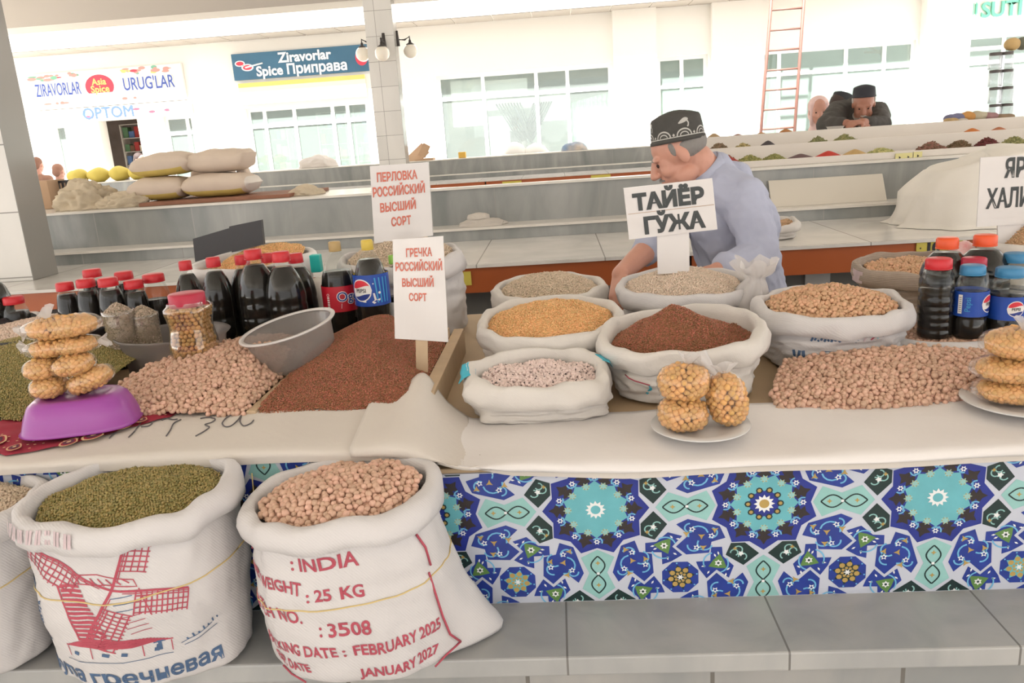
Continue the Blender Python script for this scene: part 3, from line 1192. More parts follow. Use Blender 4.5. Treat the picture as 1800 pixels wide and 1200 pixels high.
SX, SZ = 0.040, 0.800
for k in range(-4, 6):
    xs0 = SX + 2 * HW * k
    if PX0 + .1 < xs0 < PX1 - .1:
        big_star(xs0, SZ, 'A' if k % 2 == 0 else 'B')
    xc = xs0 + HW
    if PX0 + HW < xc < PX1 - HW:
        mx = 1 if k % 2 == 0 else -1
        cell(xc, SZ - HH, mx, 1, k % 3 != 2, k)
        cell(xc, SZ + HH, mx, -1, True, k)
wpart(tp, 'tile_panel', TP, ST, label='printed panel of blue and turquoise star tiles')

# ------------------------------------------------------------------ wooden bins at the left of the counter
WOOD = mat('pale_wood', rgb(196, 170, 138), 0.65, var=(9, 0.18), bump=(40, .1))
BIN = thing('wooden_bin', 'low wooden bin of boards holding the chickpeas and buckwheat', 'bin', (-1.2, 1.43, 0.893))
wpart(MB().box(-2.7, -.385, 1.42, 1.445, .8935, .942), 'front_board', WOOD, BIN)
wpart(MB().box(-.325, -.295, 1.66, 2.25, .8935, .968), 'divider', WOOD, BIN, bevel=.002)
wpart(MB().box(-.70, -.678, 1.60, 2.17, .8935, .962), 'divider', WOOD, BIN, bevel=.002)
wpart(MB().box(-.675, -.327, 2.16, 2.18, .8935, .99), 'back_board', WOOD, BIN, bevel=.002)


# ------------------------------------------------------------------ cloths on the counter edge
CANVAS = mat('beige_canvas', rgb(210, 202, 193), 0.85, var=(4, .06), bump=(60, .08), weave=(160, .08, 'X'))
SHEET = mat('white_sheet_cloth', rgb(224, 219, 216), 0.85, var=(3, .05), bump=(30, .1))
CANVAS_PRINT = mat('grey_felt_pen', rgb(96, 92, 94), .8)


def top_z(x):       # height of the canvas top along the stall
    return .893 + .058 * smooth01((-.20 - x) / .16)


def edge_drop(x):   # height of the hanging hem
    return interp(x, [-2.5, -.36, -.24, -.12, .1, 2.2], [.924, .925, .912, .880, .868, .872])


def canvas_pt(x, s):
    """s: 0 at the back under the grain, 1 at the hem."""
    zt = top_z(x) + .004
    ze = edge_drop(x)
    y0, y1 = 1.66, 1.402
    if s < .8:
        t = s / .8
        y = y0 + (y1 - y0) * t
        z = zt + .004 * math.sin(x * 9 + 2 * t) * t + .006 * (noise.noise((x * 5, y * 7, 1))) - .004 * t
        return (x, y, z)
    t = (s - .8) / .2
    z1 = zt - .004 + .004 * math.sin(x * 9 + 2) + .006 * noise.noise((x * 5, y1 * 7, 1))
    a = t * PI / 2
    k = .014
    return (x, y1 - k * math.sin(min(1, t * 2) * PI / 2) - .004 * math.sin(x * 14) * t, z1 + (ze - z1) * t ** 1.3)


mb = MB()
NX, NS = 220, 26
mb.grid(lambda i, j: canvas_pt(-2.3 + 4.5 * i / NX, j / NS), NX, NS)


def on_canvas(px, py):
    p = atZ(px, py, .956)
    for _ in range(3):
        q = canvas_pt(p.x, 0 if p.y > 1.66 else min(.8, .8 * (1.66 - p.y) / (1.66 - 1.402)))
        p = atZ(px, py, q[2] + .002)
    return tuple(p)


for st in ([(212, 740), (200, 752), (205, 757), (222, 745), (238, 738), (222, 739)],
           [(248, 742), (236, 758), (226, 768)], [(245, 743), (256, 739), (268, 741), (262, 748), (248, 750)],
           [(285, 738), (292, 735), (303, 737), (312, 736)], [(318, 737), (305, 744), (300, 754), (292, 766)],
           [(352, 735), (366, 733), (378, 736), (372, 742), (360, 746), (368, 750), (360, 757), (344, 766)],
           [(412, 729), (402, 731), (391, 742), (395, 749), (406, 748), (418, 738), (424, 730), (422, 740), (428, 748), (440, 744), (446, 738)],
           [(192, 770), (198, 764), (204, 760)]):
    fine = []
    for k in range(len(st) - 1):
        p0, p1, p2, p3 = st[max(k - 1, 0)], st[k], st[k + 1], st[min(k + 2, len(st) - 1)]
        for t in (0, .25, .5, .75):
            fine.append(tuple(.5 * (2 * p1[d] + (p2[d] - p0[d]) * t + (2 * p0[d] - 5 * p1[d] + 4 * p2[d] - p3[d]) * t * t + (3 * p1[d] - p0[d] - 3 * p2[d] + p3[d]) * t ** 3) for d in (0, 1)))
    pts = [on_canvas(a, c) for a, c in fine + [st[-1]]]
    mb.tube(pts, .0014, 5, 1)
CANV = mb.build('canvas_sheet', [CANVAS, CANVAS_PRINT], at=(-.9, 1.5, .95))
tag(CANV, 'beige canvas sheet with handwriting draped along the counter edge', 'canvas sheet')

# folded corner of canvas standing up by the divider
mb = MB()
corner = [(736, 690), (760, 681), (796, 693), (818, 728), (797, 797), (740, 790), (705, 768), (716, 715)]


def fold_pt(i, j):
    u, v = i / 30, j / 24
    x = -.435 + .21 * u + .035 * v
    x += .05 * v * (u - .3)
    q = canvas_pt(x, v * .97)
    hump = .034 * math.exp(-((u - .52) / .20) ** 2) * (1 - v) ** .6
    back = .075 * (1 - v) ** 2 * math.exp(-((u - .5) / .30) ** 2)
    return (q[0], q[1] + back - (.007 if v > .8 else 0), q[2] + .006 + hump + .003 * math.sin(u * 16 + v * 4) * (1 - v))


mb.grid(fold_pt, 30, 24)
o = mb.build('canvas_corner', CANVAS, at=(-.30, 1.57, .95), solid=.005, solid_off=1)
tag(o, 'folded beige canvas corner humped up by the end of the wooden divider', 'canvas fold')

mb = MB()


def sheet_pt(i, j):
    u, s = i / 150, j / 20
    x0 = -.262 + .05 * s
    x = x0 + (2.15 - x0) * u
    q = canvas_pt(x, min(1.0, s * .97))
    n = .003 + .0015 * math.sin(x * 6 + s * 2) + .0025 * noise.noise((x * 8, s * 4, 5))
    z = q[2] + abs(n) + .004
    y = q[1] - (.009 if s > .78 else 0)
    if s > .84:
        z = max(z, interp(x, [-.3, .1, 2.2], [.894, .884, .883]))
    return (x, y, z)


mb.grid(sheet_pt, 150, 20)
o = mb.build('white_sheet', SHEET, at=(.9, 1.5, .9), solid=.0025, solid_off=1)
tag(o, 'white cotton sheet spread over the right half of the counter edge', 'sheet')

# ------------------------------------------------------------------ sacks of grain
SACKW = mat('white_woven_sack', rgb(204, 200, 199), 0.62, var=(6, .06), weave=(95, .14), bump=(20, .42))
SACKC = mat('cream_woven_sack', rgb(212, 206, 199), 0.65, var=(5, .10), weave=(120, .09), bump=(20, .45))
SACKB = mat('brownish_woven_sack', rgb(168, 152, 138), 0.75, var=(20, .2), weave=(60, .5, 'Z'), bump=(16, .3))
SACKP = mat('translucent_plastic_sack', rgb(224, 220, 218), 0.4, var=(6, .06), bump=(18, .4))
RED_P = mat('red_sack_print', rgb(178, 74, 90), 0.7, var=(60, .12))
BLUE_P = mat('blue_sack_print', rgb(74, 100, 134), 0.7, var=(60, .15))
TEAL_P = mat('teal_sack_print', rgb(60, 168, 190), 0.6)
PINK_P = mat('pink_sack_print', rgb(204, 184, 187), 0.7, var=(40, .2))
STRING = mat('straw_string', rgb(206, 182, 124), 0.6)


class Sack:
    """A filled sack with its mouth rolled out into a cuff."""

    def __init__(s, c, z0, rx, ry, h, cuff=.065, tilt=(0, 0), lean=(0, 0), seed=1, wr=.006, flare=1.0, belly=1.03, foot=.93, rot=0.0, e=2.2,
                 ears=None, soft=.012):
        s.c, s.z0, s.rx, s.ry, s.h, s.cuff, s.tilt, s.lean = c, z0, rx, ry, h, cuff, tilt, lean
        s.seed, s.wr, s.flare, s.belly, s.foot, s.rot, s.e, s.ears, s.soft = seed, wr, flare, belly, foot, rot, e, ears or [], soft

    def ring(s, th, k, off=0.0, z=None, wr=1.0):
        """Point on the wall at angle th, k 0 foot .. 1 mouth, pushed out by off."""
        ct, st = math.cos(th), math.sin(th)
        ex = math.copysign(abs(ct) ** (2 / s.e), ct)
        ey = math.copysign(abs(st) ** (2 / s.e), st)
        rad = interp(k, [0, .03, .1, .3, .55, .8, 1, 1.2], [s.foot * .9, s.foot * .97, s.foot, (s.foot + s.belly) / 2 + .01, s.belly, (s.belly + s.flare) / 2, s.flare, s.flare])
        n = noise.noise((ct * 2.1 + s.seed * 3.7, st * 2.1, k * 2.2)) * s.soft
        n += noise.noise((ct * 6 + s.seed, st * 6, k * 9)) * s.wr * wr
        n += math.sin(th * 3 + s.seed * 2 + k * 2) * s.wr * .5
        # soft sagging folds
        n += -abs(noise.noise((ct * 1.6 + s.seed * 9, k * 7 + st, s.seed))) * s.wr * 1.3 * wr
        x, y = (s.rx * rad + off + n) * ex, (s.ry * rad + off + n) * ey
        for (ang, wid, amt) in s.ears:
            d = (th - ang + PI) % (2 * PI) - PI
            w = math.exp(-(d / wid) ** 2) * amt * max(0, 1 - k * 1.25) ** 2.2
            x += w * math.cos(ang)
            y += w * math.sin(ang)
        cr, sr = math.cos(s.rot), math.sin(s.rot)
        x, y = x * cr - y * sr, x * sr + y * cr
        zz = (s.h * k if z is None else z)
        zz += (s.tilt[0] * math.cos(th) + s.tilt[1] * math.sin(th) + noise.noise((ct * 2.5, st * 2.5, s.seed * 5)) * s.soft * .8) * smooth01(k) ** 1.5
        return Vector((s.c[0] + x + s.lean[0] * k, s.c[1] + y + s.lean[1] * k, s.z0 + max(zz, 0.002)))

    def on(s, th, z, eps=.002):
        """Point on the outside at height z above the foot."""
        kc = (s.h - s.cuff) / s.h
        return s.ring(th, min(z / s.h, kc), eps)

    def wall(s, mb, seg=96, fill=.03, m=0):
        h, cf = s.h, s.cuff
        kc = (h - cf) / h
        rows = [(0.0, -s.rx * .5), (0.0, -.035), (.006, -.012)]
        rows = [('k', 0.0, -min(s.rx, s.ry) * .6), ('k', 0.0, -.03), ('k', .02, -.008)] + [('k', .05 + (kc - .05) * t / 26, 0.0) for t in range(27)]
        rows += [('c', -.004, -.004), ('c', -.010, .006), ('c', -.006, .017), ('c', cf * .3, .019), ('c', cf * .6, .0175), ('c', cf * .85, .0135), ('c', cf * .97, .007),
                 ('c', cf, .0), ('c', cf * .95, -.008), ('c', cf - .02, -.012), ('c', cf - fill - .01, -.013), ('c', cf - fill - .03, -.014)]
        vs = []
        for (t, a, off) in rows:
            for i in range(seg):
                th = 2 * PI * i / seg
                if t == 'k':
                    p = s.ring(th, a, off)
                else:
                    kk = (h - cf + a) / h
                    th2 = th
                    o2 = off * (1 + .35 * noise.noise((math.cos(th) * 2, math.sin(th) * 2, s.seed + 7)))
                    p = s.ring(th2, kk, o2, wr=.8)
                    p.z += noise.noise((math.cos(th) * 3.2, math.sin(th) * 3.2, s.seed * 2 + 3)) * s.soft * .6 * (1 if a < cf * .5 else 0)
                vs.append(p)
        fs = []
        for j in range(len(rows) - 1):
            for i in range(seg):
                q = j * seg + i
                r = j * seg + (i + 1) % seg
                fs.append((q, r, r + seg, q + seg))
        fs.append(tuple(reversed(range(seg))))
        mb.add(vs, fs, m, True)

    def inner(s, shrink=.0):
        """(cx, cy, rx, ry, z) of the mouth."""
        return (s.c[0] + s.lean[0], s.c[1] + s.lean[1], s.rx * s.flare - .013 - shrink, s.ry * s.flare - .013 - shrink, s.z0 + s.h)

    def print_fn(s, th0, zb, kx=1.0, slope=0.0, curve=0.0, eps=.0010):
        ra = (s.rx + s.ry) / 2

        def fn(u, v):
            th = th0 + u * kx / ra
            return s.on(th, zb + v + slope * u + curve * u * u, eps)
        return fn

    def band(s, mb, z, sl=0.0, m=0, r=.0013, ph=0.0, off=.001):
        pts = []
        for i in range(73):
            th = 2 * PI * i / 72
            zz = z + sl * math.sin(th + ph)
            pts.append(s.ring(th, zz / s.h, off))
        mb.tube(pts, r, 6, m)


def fill(s, name, label, kind, size, m, dome=.03, drop=.02, seed=1, peak=(0, 0), cone=False, rim_tilt=True, group=None, shrink=.004, dens=1.0, ripple=.004, cat='grain'):
    cx, cy, rx, ry, z = s.inner(shrink)
    cr, sr = math.cos(s.rot), math.sin(s.rot)

    def inside(X, Y):
        dx, dy = X - cx, Y - cy
        u, v = (dx * cr + dy * sr) / rx, (-dx * sr + dy * cr) / ry
        return np.abs(u) ** s.e + np.abs(v) ** s.e < 1

    def surf(X, Y):
        dx, dy = X - cx, Y - cy
        u, v = (dx * cr + dy * sr) / rx, (-dx * sr + dy * cr) / ry
        d = np.sqrt(u * u + v * v)
        du, dv = u - peak[0], v - peak[1]
        dp = np.sqrt(du * du + dv * dv)
        top = dome * np.clip(1 - dp, 0, 1) if cone else dome * np.clip(1 - dp * dp * .9, 0, 1) ** .8
        tl = (s.tilt[0] * u + s.tilt[1] * v)
        return z - drop + top + tl + ripple * np.sin(X * 60 + seed) * np.sin(Y * 52 + seed * 2)
    R0 = max(rx, ry) + .02
    return heap(name, label, cat, inside, surf, (cx - R0, cx + R0, cy - R0, cy + R0), kind, size, m, seed, group=group, dens=dens,
                at=(cx, cy, z - drop))


CHICK = mat('dry_chickpea', rgb(204, 166, 142), 0.55, island=.13, sss=.0)
CHICKT = mat('tan_chickpea', rgb(202, 160, 124), 0.55, island=.15)
LENTIL = mat('green_lentil', rgb(146, 132, 76), 0.5, island=.32)
SPLIT = mat('yellow_split_pea', rgb(230, 182, 124), 0.55, island=.16)
BUCK = mat('brown_buckwheat', rgb(166, 108, 78), 0.5, island=.32)
BARLEY = mat('pearl_barley', rgb(206, 186, 162), 0.6, island=.14)
WHEAT = mat('pale_husked_wheat', rgb(216, 196, 176), 0.6, island=.13)
BEANM = mat('white_bean', rgb(226, 204, 196), 0.4, island=.08)
BEANEYE = mat('black_bean_eye', rgb(48, 36, 38), 0.5)
OATS = mat('tan_flakes', rgb(200, 164, 126), 0.6, island=.15)
DARKSEED = mat('grey_brown_seed', rgb(176, 158, 138), 0.6, island=.3)


def sack_thing(s, label, m, prints=None, group=None, seg=96, fillh=.03, name='grain_sack', bands=(), cat='sack'):
    root = thing(name, label, cat, (s.c[0], s.c[1], s.z0), group=group)
    mb = MB()
    s.wall(mb, seg, fillh)
    if prints:
        prints(mb, s)
    wpart(mb, 'sack_body', [m, RED_P, BLUE_P, TEAL_P, PINK_P, INK], root)
    for (z, sl, ph) in bands:
        m2 = MB()
        s.band(m2, z, sl, 0, ph=ph)
        wpart(m2, 'tie_string', STRING, root)
    return root


F = -PI / 2     # angle of the side that faces the aisle

# -- lentil sack with the red windmill, standing on the step
s = Sack((-.795, 1.282), .603, .178, .140, .335, cuff=.038, tilt=(.004, .006), seed=3, wr=.004, flare=1.0, belly=1.05, foot=.94, rot=R(-4), ears=[(F - .9, .5, .02), (F + 1.3, .4, .02)])


def mill(mb, s):
    f = s.print_fn(F + .06, .055)

    def ln(pts, w, m=1):
        out = []
        for k in range(len(pts) - 1):
            a, c = pts[k], pts[k + 1]
            n = max(1, int(math.hypot(c[0] - a[0], c[1] - a[1]) / .012))
            out += [(a[0] + (c[0] - a[0]) * t / n, a[1] + (c[1] - a[1]) * t / n) for t in range(n)]
        mb.ribbon(out + [pts[-1]], w, f, m)
    hub = (.015, .165)
    # four sails of crossed battens
    for (ex, ez, side) in ((.058, .285, 1), (-.12, .238, 1), (.125, .142, -1), (-.035, .058, 1)):
        dx, dz = ex - hub[0], ez - hub[1]
        L = math.hypot(dx, dz)
        ux, uz = dx / L, dz / L
        nx, nz = -uz * side, ux * side
        w = .030
        if ex == .058:
            nx, nz = uz, -ux
        ln([hub, (ex, ez)], .004)
        ln([(hub[0] + nx * .004 + ux * .015, hub[1] + nz * .004 + uz * .015), (ex + nx * .004, ez + nz * .004)], .0015)
        for j in range(4):
            o = .008 + w * j / 3
            ln([(hub[0] + ux * L * .3 + nx * o, hub[1] + uz * L * .3 + nz * o), (ex + nx * o, ez + nz * o)], .0022)
        for j in range(11):
            t = .3 + .7 * j / 10
            ln([(hub[0] + ux * L * t, hub[1] + uz * L * t), (hub[0] + ux * L * t + nx * (w + .012), hub[1] + uz * L * t + nz * (w + .012))], .0022)
    # cap and body
    ln([(-.035, .186), (.0, .196), (.046, .178), (.05, .165), (.01, .176), (-.04, .172), (-.035, .186)], .002)
    for j in range(7):
        ln([(-.03 + j * .01, .188 - abs(j - 3) * .001), (-.026 + j * .011, .174)], .002)
    for j in range(13):
        t = j / 12
        ln([(-.062 + .018 * t, .165 - .1 * t), (-.028 + .028 * t, .168 - .1 * t)], .0055)
    ln([(-.066, .166), (-.055, .12), (-.044, .062)], .003)
    ln([(.052, .162), (.064, .11)], .002)
    for j in range(7):
        ln([(.012 + .003 * j, .15 - j * .012), (.042 + .003 * j, .153 - j * .012)], .0014, 2 if j < 3 else 1)
    for k in range(12):
        ln([(-.07 + .003 * k, .050 + .0012 * k), (.085 - .005 * k, .050 + .0014 * k)], .0022)
    ln([(-.072, .05), (.088, .05)], .0025)
    for x in (-.07, -.03, .04, .085):
        ln([(x, .048), (x, .026)], .0016)
    for (x, z) in ((-.055, .036), (-.01, .037), (.014, .037), (.064, .04), (.06, .034)):
        mb.ribbon([(x - .004, z), (x + .004, z - .002)], .007, f, 2)
    ln([(.056, .048), (.076, .05)], .004, 2)
    ln([(.066, .05), (.066, .03)], .006, 2)
    ln([(-.08, .018), (.085, .020)], .0013, 2)
    ln([(.10, .034), (.16, .052)], .0013, 2)
    ln([(.105, .028), (.17, .044)], .0013, 2)
    for k in range(7):
        ln([(.11 + k * .01, .042 + k * .003 + (k % 2) * .004), (.113 + k * .01, .038 + k * .003)], .003, 2)
    r = random.Random(4)
    for k in range(46):
        x = -.155 + r.uniform(-.014, .028)
        z = r.uniform(.035, .12)
        ln([(x, z), (x + r.uniform(.004, .014), z + r.uniform(-.006, .006))], .0028, 2)
    blob = [(-.175 + .052 * j / 8, 0) for j in range(9)]
    for j in range(9):
        ln([(-.178 + .006 * j, .165 - .003 * abs(j - 4)), (-.178 + .006 * j, .165 - .035 * math.sin(PI * (j + .6) / 9.5))], .0065, 2)
    mb.text('Крупа гречневая', s.print_fn(F + .0, .022, curve=.3), .044, 2, .0012)
    # pink dye on the cuff
    for j in range(30):
        th = F - 1.0 + j * .034
        a = s.ring(th, .915, .0235, wr=.8)
        c = s.ring(th + .026, .915, .0235, wr=.8)
        d = s.ring(th + .026, .985, .0185, wr=.8)
        e = s.ring(th, .985, .0185, wr=.8)
        if j % 3 != 2:
            mb.add([a, c, d, e], [(0, 1, 2, 3)], 4, True)


sack_thing(s, 'white sack of green lentils printed with a red windmill', SACKW, mill, bands=((.205, .012, 0.6),))
fill(s, 'green_lentils', 'green lentils filling the sack with the windmill print', 'lentil', .0030, LENTIL, dome=.022, drop=.022, seed=2, dens=1.03)

# -- chickpea sack with red lettering
s = Sack((-.392, 1.275), .603, .160, .128, .318, cuff=.036, tilt=(.010, .006), lean=(-.018, .0), seed=5, wr=.004, flare=.99, belly=1.06, foot=1.0, rot=R(3), e=2.3,
         ears=[(.12, .42, .115), (PI - .35, .5, .02)])


def india(mb, s):
    def tx(t, th0, th1, z, size, slope=0.0, curve=0.0):
        vs, _ = text_mesh(t, size, 'LEFT')
        kx = (th1 - th0) * (s.rx + s.ry) / 2 / max(p[0] for p in vs)
        mb.text(t, s.print_fn(th0, z, kx, slope, curve), size, 1, .0008, 'LEFT')
    tx(': INDIA', F - .40, F + .22, .238, .034)
    tx('NET WEIGHT', F - 1.22, F - .30, .204, .032, -.05)
    tx(': 25 KG', F - .26, F + .22, .182, .030)
    tx('BATCH NO.', F - 1.20, F - .38, .150, .034, -.08)
    tx(': 3508', F - .22, F + .22, .112, .036, .02)
    tx('PACKING DATE : FEBRUARY 2025', F - 1.08, F + 1.0, .074, .030, -.05, .16)
    tx('EXP. DATE', F - 1.0, F - .45, .040, .027, -.06)
    tx('JANUARY 2027', F + .05, F + .95, .024, .027, .04, .12)

    def seam(pts, w):
        P = [s.on(th, z, .0025) for th, z in pts]
        mb.tube(P, w, 5, 1)
    seam([(F + .93, .262), (F + 1.0, .235), (F + 1.03, .20)], .0022)
    seam([(F + .98, .19), (F + 1.0, .15), (F + 1.05, .1), (F + 1.1, .06), (F + 1.22, .03)], .0022)
    seam([(F + 1.22, .03), (F + 1.05, .018), (F + .9, .008)], .0018)
    seam([(F - 1.25, .262), (F - 1.35, .24)], .002)
    seam([(F - 1.0, .022), (F - .85, .012), (F - .6, .006)], .0018)


sack_thing(s, 'white sack of chickpeas with red INDIA and 25 KG lettering', SACKW, india, bands=((.176, .016, .9),))
fill(s, 'chickpeas', 'large chickpeas filling the sack with red lettering', 'chickpea', .0062, CHICK, dome=.030, drop=.014, seed=3, dens=1.0)
# loose string ends beside the sack
mb = MB()
mb.tube([(-.622, 1.39, .60 + .2), (-.618, 1.385, .83), (-.612, 1.383, .91)], .0013, 5)
mb.tube([(-.622, 1.39, .605), (-.622, 1.39, .80)], .0013, 5)
tag(mb.build('string', STRING, at=(-.622, 1.39, .605)), 'straw coloured string hanging between the two front sacks', 'string')

# -- sack cut by the left edge of the picture
s = Sack((-1.165, 1.29), .603, .165, .135, .315, cuff=.038, tilt=(.0, .0), seed=9, wr=.004, belly=1.06, foot=.95)
sack_thing(s, 'white sack cut by the picture edge, left of the windmill sack', SACKW, None, bands=((.19, .008, .3),))
fill(s, 'pale_grain', 'pale grain in the sack left of the windmill sack', 'barley', .0035, BARLEY, dome=.02, drop=.02, seed=4)

# -- sacks on the counter
s = Sack((-.066, 1.705), .900, .150, .112, .100, cuff=.050, tilt=(0, .012), seed=11, wr=.008, flare=.98, belly=1.03, foot=1.0, e=2.5, soft=.012)


def teal(mb, s):
    for (a, n) in ((PI * .98, 8), (PI * .10, 9)):
        for j in range(n):
            th = a + (j - n / 2) * .045
            for (k0, o0, k1, o1) in ((.80, .0235, .93, .018), (.93, .018, 1.0, .0015), (1.0, .0015, .90, -.0105)):
                P = [s.ring(th, k0, o0 + .003, wr=.8), s.ring(th + .047, k0, o0 + .003, wr=.8), s.ring(th + .047, k1, o1 + .003, wr=.8), s.ring(th, k1, o1 + .003, wr=.8)]
                mb.add(P, [(0, 1, 2, 3)], 3, True)


sack_thing(s, 'low white sack of white beans with teal stripes on its rim', SACKC, teal, fillh=.035)
o = fill(s, 'white_beans', 'small white beans in the low sack with teal stripes', 'bean', .0042, [BEANM, BEANEYE], dome=.014, drop=.028, seed=5, shrink=.006, dens=1.0, cat='beans')
_ne = len(o.data.polygons)
_mi = np.zeros(_ne, dtype=np.int32)
_nb = 80
_start = _ne - (_ne // _nb) * _nb
_rs = np.random.RandomState(8)
for k in range((_ne - _start) // _nb - 2):
    if _rs.rand() < .5:
        _mi[_ne - (k + 1) * _nb + 3:_ne - (k + 1) * _nb + 9] = 1
o.data.polygons.foreach_set('material_index', _mi)

s = Sack((-.040, 2.03), .895, .176, .166, .150, cuff=.046, tilt=(.004, .016), seed=12, wr=.006, flare=1.03, belly=1.02, foot=.95)


def weight(mb, s):
    for j in range(12):
        th = F + .12 - .23 + j * .035
        P = [s.on(th, .055, .002), s.on(th + .036, .055, .002), s.on(th + .036, .085, .002), s.on(th, .085, .002)]
        mb.add(P, [(0, 1, 2, 3)], 6, True)
    mb.text('25', s.print_fn(F + .02, .060, eps=.003), .03, 2, .001)


root = thing('grain_sack', 'white sack of yellow split peas behind the bean sack', 'sack', (s.c[0], s.c[1], s.z0))
mb = MB()
s.wall(mb, 96, .03)
weight(mb, s)
wpart(mb, 'sack_body', [SACKC, RED_P, BLUE_P, TEAL_P, PINK_P, INK, mat('faded_yellow_print', rgb(206, 194, 140), .7)], root)
fill(s, 'yellow_split_peas', 'yellow split peas heaped in the sack behind the bean sack', 'splitpea', .0030, SPLIT, dome=.045, drop=.025, seed=6, cat='peas')

s = Sack((.272, 1.835), .895, .174, .162, .150, cuff=.050, tilt=(.012, .012), seed=14, wr=.007, flare=1.04, belly=1.0, foot=.93, rot=R(6), soft=.016)


def faint(mb, s):
    for j in range(5):
        mb.text('- - - -', s.print_fn(F - .45 + .0, .07 - j * .014), .012, 2, 0)
    mb.tube([s.on(F - 1.0 + k * .1, .078 - .004 * k, .002) for k in range(5)], .0014, 5, 1)
    mb.ribbon([(-.02, 0), (.0, .02), (.0, .03)], .006, s.print_fn(F - .6, .03), 3)


sack_thing(s, 'white sack heaped with brown buckwheat behind the plate of snack bags', SACKC, faint, fillh=.04)
fill(s, 'buckwheat', 'brown buckwheat heaped to a point in the white sack', 'buckwheat', .0027, BUCK, dome=.092, drop=.040, seed=7, peak=(-.12, .05), cone=True, dens=1.2)

s = Sack((-.045, 2.43), .895, .162, .150, .155, cuff=.05, tilt=(0, .010), seed=15, wr=.006, flare=1.03, belly=1.0)
sack_thing(s, 'white sack of tan barley behind the yellow split peas', SACKC, None)
fill(s, 'barley', 'tan barley domed in the sack behind the yellow split peas', 'barley', .0033, BARLEY, dome=.055, drop=.025, seed=8)

s = Sack((.345, 2.29), .895, .178, .168, .172, cuff=.044, tilt=(0, .010), seed=16, wr=.006, flare=1.02, belly=1.0)


def redbits(mb, s):
    r = random.Random(2)
    for k in range(26):
        mb.ribbon([(0, 0), (.007, .002)], .007, s.print_fn(F - .78 + .016 * k, .10 + r.uniform(-.012, .012)), 1)
    for j in range(16):
        th = F - .1 + j * .04
        P = [s.ring(th, .78, .0235), s.ring(th + .04, .78, .0235), s.ring(th + .04, .92, .0215), s.ring(th, .92, .0215)]


sack_thing(s, 'white sack of husked wheat in front of the bending man', SACKW, redbits)
fill(s, 'husked_wheat', 'pale husked wheat in the sack holding the tilted sign', 'wheat', .0032, WHEAT, dome=.050, drop=.025, seed=9)

s = Sack((.672, 2.02), .895, .172, .158, .152, cuff=.045, tilt=(0, .008), seed=17, wr=.007, flare=1.0, belly=1.03, foot=.96)


def chickprint(mb, s):
    for k in range(9):
        mb.ribbon([(0, 0), (.003, .009 - .003 * (k % 3))], .005, s.print_fn(F - .5 + k * .045, .088 + .002 * (k % 2)), 2)
    for k in range(10):
        mb.ribbon([(0, 0), (.004, .008 + .004 * (k % 2))], .004, s.print_fn(F + .05 + k * .09, .083 + .003 * k), [2, 4, 1, 3][k % 4])
    for k in range(3):
        mb.ribbon([(0, 0), (.002, .014), (.004 * (k % 2), .026)], .007, s.print_fn(F - .74 + k * .07, .036), 2)
    for k in range(4):
        mb.ribbon([(0, 0), (.0, .012)], .016, s.print_fn(F - .30 + k * .02, .05), 2)
    for j in range(9):
        th = F + .15 + j * .045
        P = [s.ring(th, .72, .0235), s.ring(th + .046, .72, .0235), s.ring(th + .046, .9, .0215), s.ring(th, .9, .0215)]
        if j % 4 == 5:
            mb.add(P, [(0, 1, 2, 3)], 4, True)


sack_thing(s, 'white sack of chickpeas with faint blue print, right of the wheat', SACKW, chickprint)
fill(s, 'chickpeas', 'tan chickpeas domed in the sack behind the loose chickpea heap', 'chickpea', .0060, CHICKT, dome=.046, drop=.020, seed=10)

s = Sack((1.12, 2.56), .895, .170, .150, .138, cuff=.048, tilt=(0, .012), seed=18, wr=.005, flare=1.0, belly=1.0)


def redcorner(mb, s):
    for j in range(5):
        th = PI - .1 + j * .06
        P = [s.ring(th, .66, .0235), s.ring(th + .06, .66, .0235), s.ring(th + .06, .95, .019), s.ring(th, .95, .019)]
        mb.add(P, [(0, 1, 2, 3)], 4, True)


sack_thing(s, 'brownish sack with a white cuff behind the dark bottles on the right', SACKB, redcorner)
fill(s, 'chickpeas', 'chickpeas lying low in the brownish sack behind the right-hand bottles', 'chickpea', .0058, CHICKT, dome=.020, drop=.025, seed=11)

s = Sack((1.50, 2.50), .895, .19, .170, .20, cuff=.05, seed=19, wr=.005, flare=1.0)
sack_thing(s, 'sack of tan flakes behind the right-hand bottles, cut by the picture edge', SACKC, None)
fill(s, 'tan_flakes', 'tan flakes heaped high under the white sign at the right edge', 'barley', .0035, OATS, dome=.10, drop=.025, seed=12)

s = Sack((-.50, 2.545), .895, .188, .165, .262, cuff=.055, tilt=(.004, .012), seed=20, wr=.006, flare=1.0, belly=1.03, foot=.98, lean=(-.02, 0))
sack_thing(s, 'tall white sack of pearl barley behind the cola bottles', SACKW, None)
fill(s, 'pearl_barley', 'pearl barley heaped in the tall sack behind the cola bottles', 'wheat', .0035, BARLEY, dome=.075, drop=.022, seed=13)

s = Sack((-1.025, 2.58), .895, .188, .160, .272, cuff=.05, tilt=(.004, .012), seed=21, wr=.006, flare=1.02, belly=1.0)
sack_thing(s, 'white sack of orange lentils behind the row of dark bottles', SACKP, None)
fill(s, 'orange_lentils', 'orange split lentils in the sack behind the dark bottles', 'splitpea', .0032, SPLIT, dome=.06, drop=.03, seed=14, peak=(.3, .2), cat='lentils')

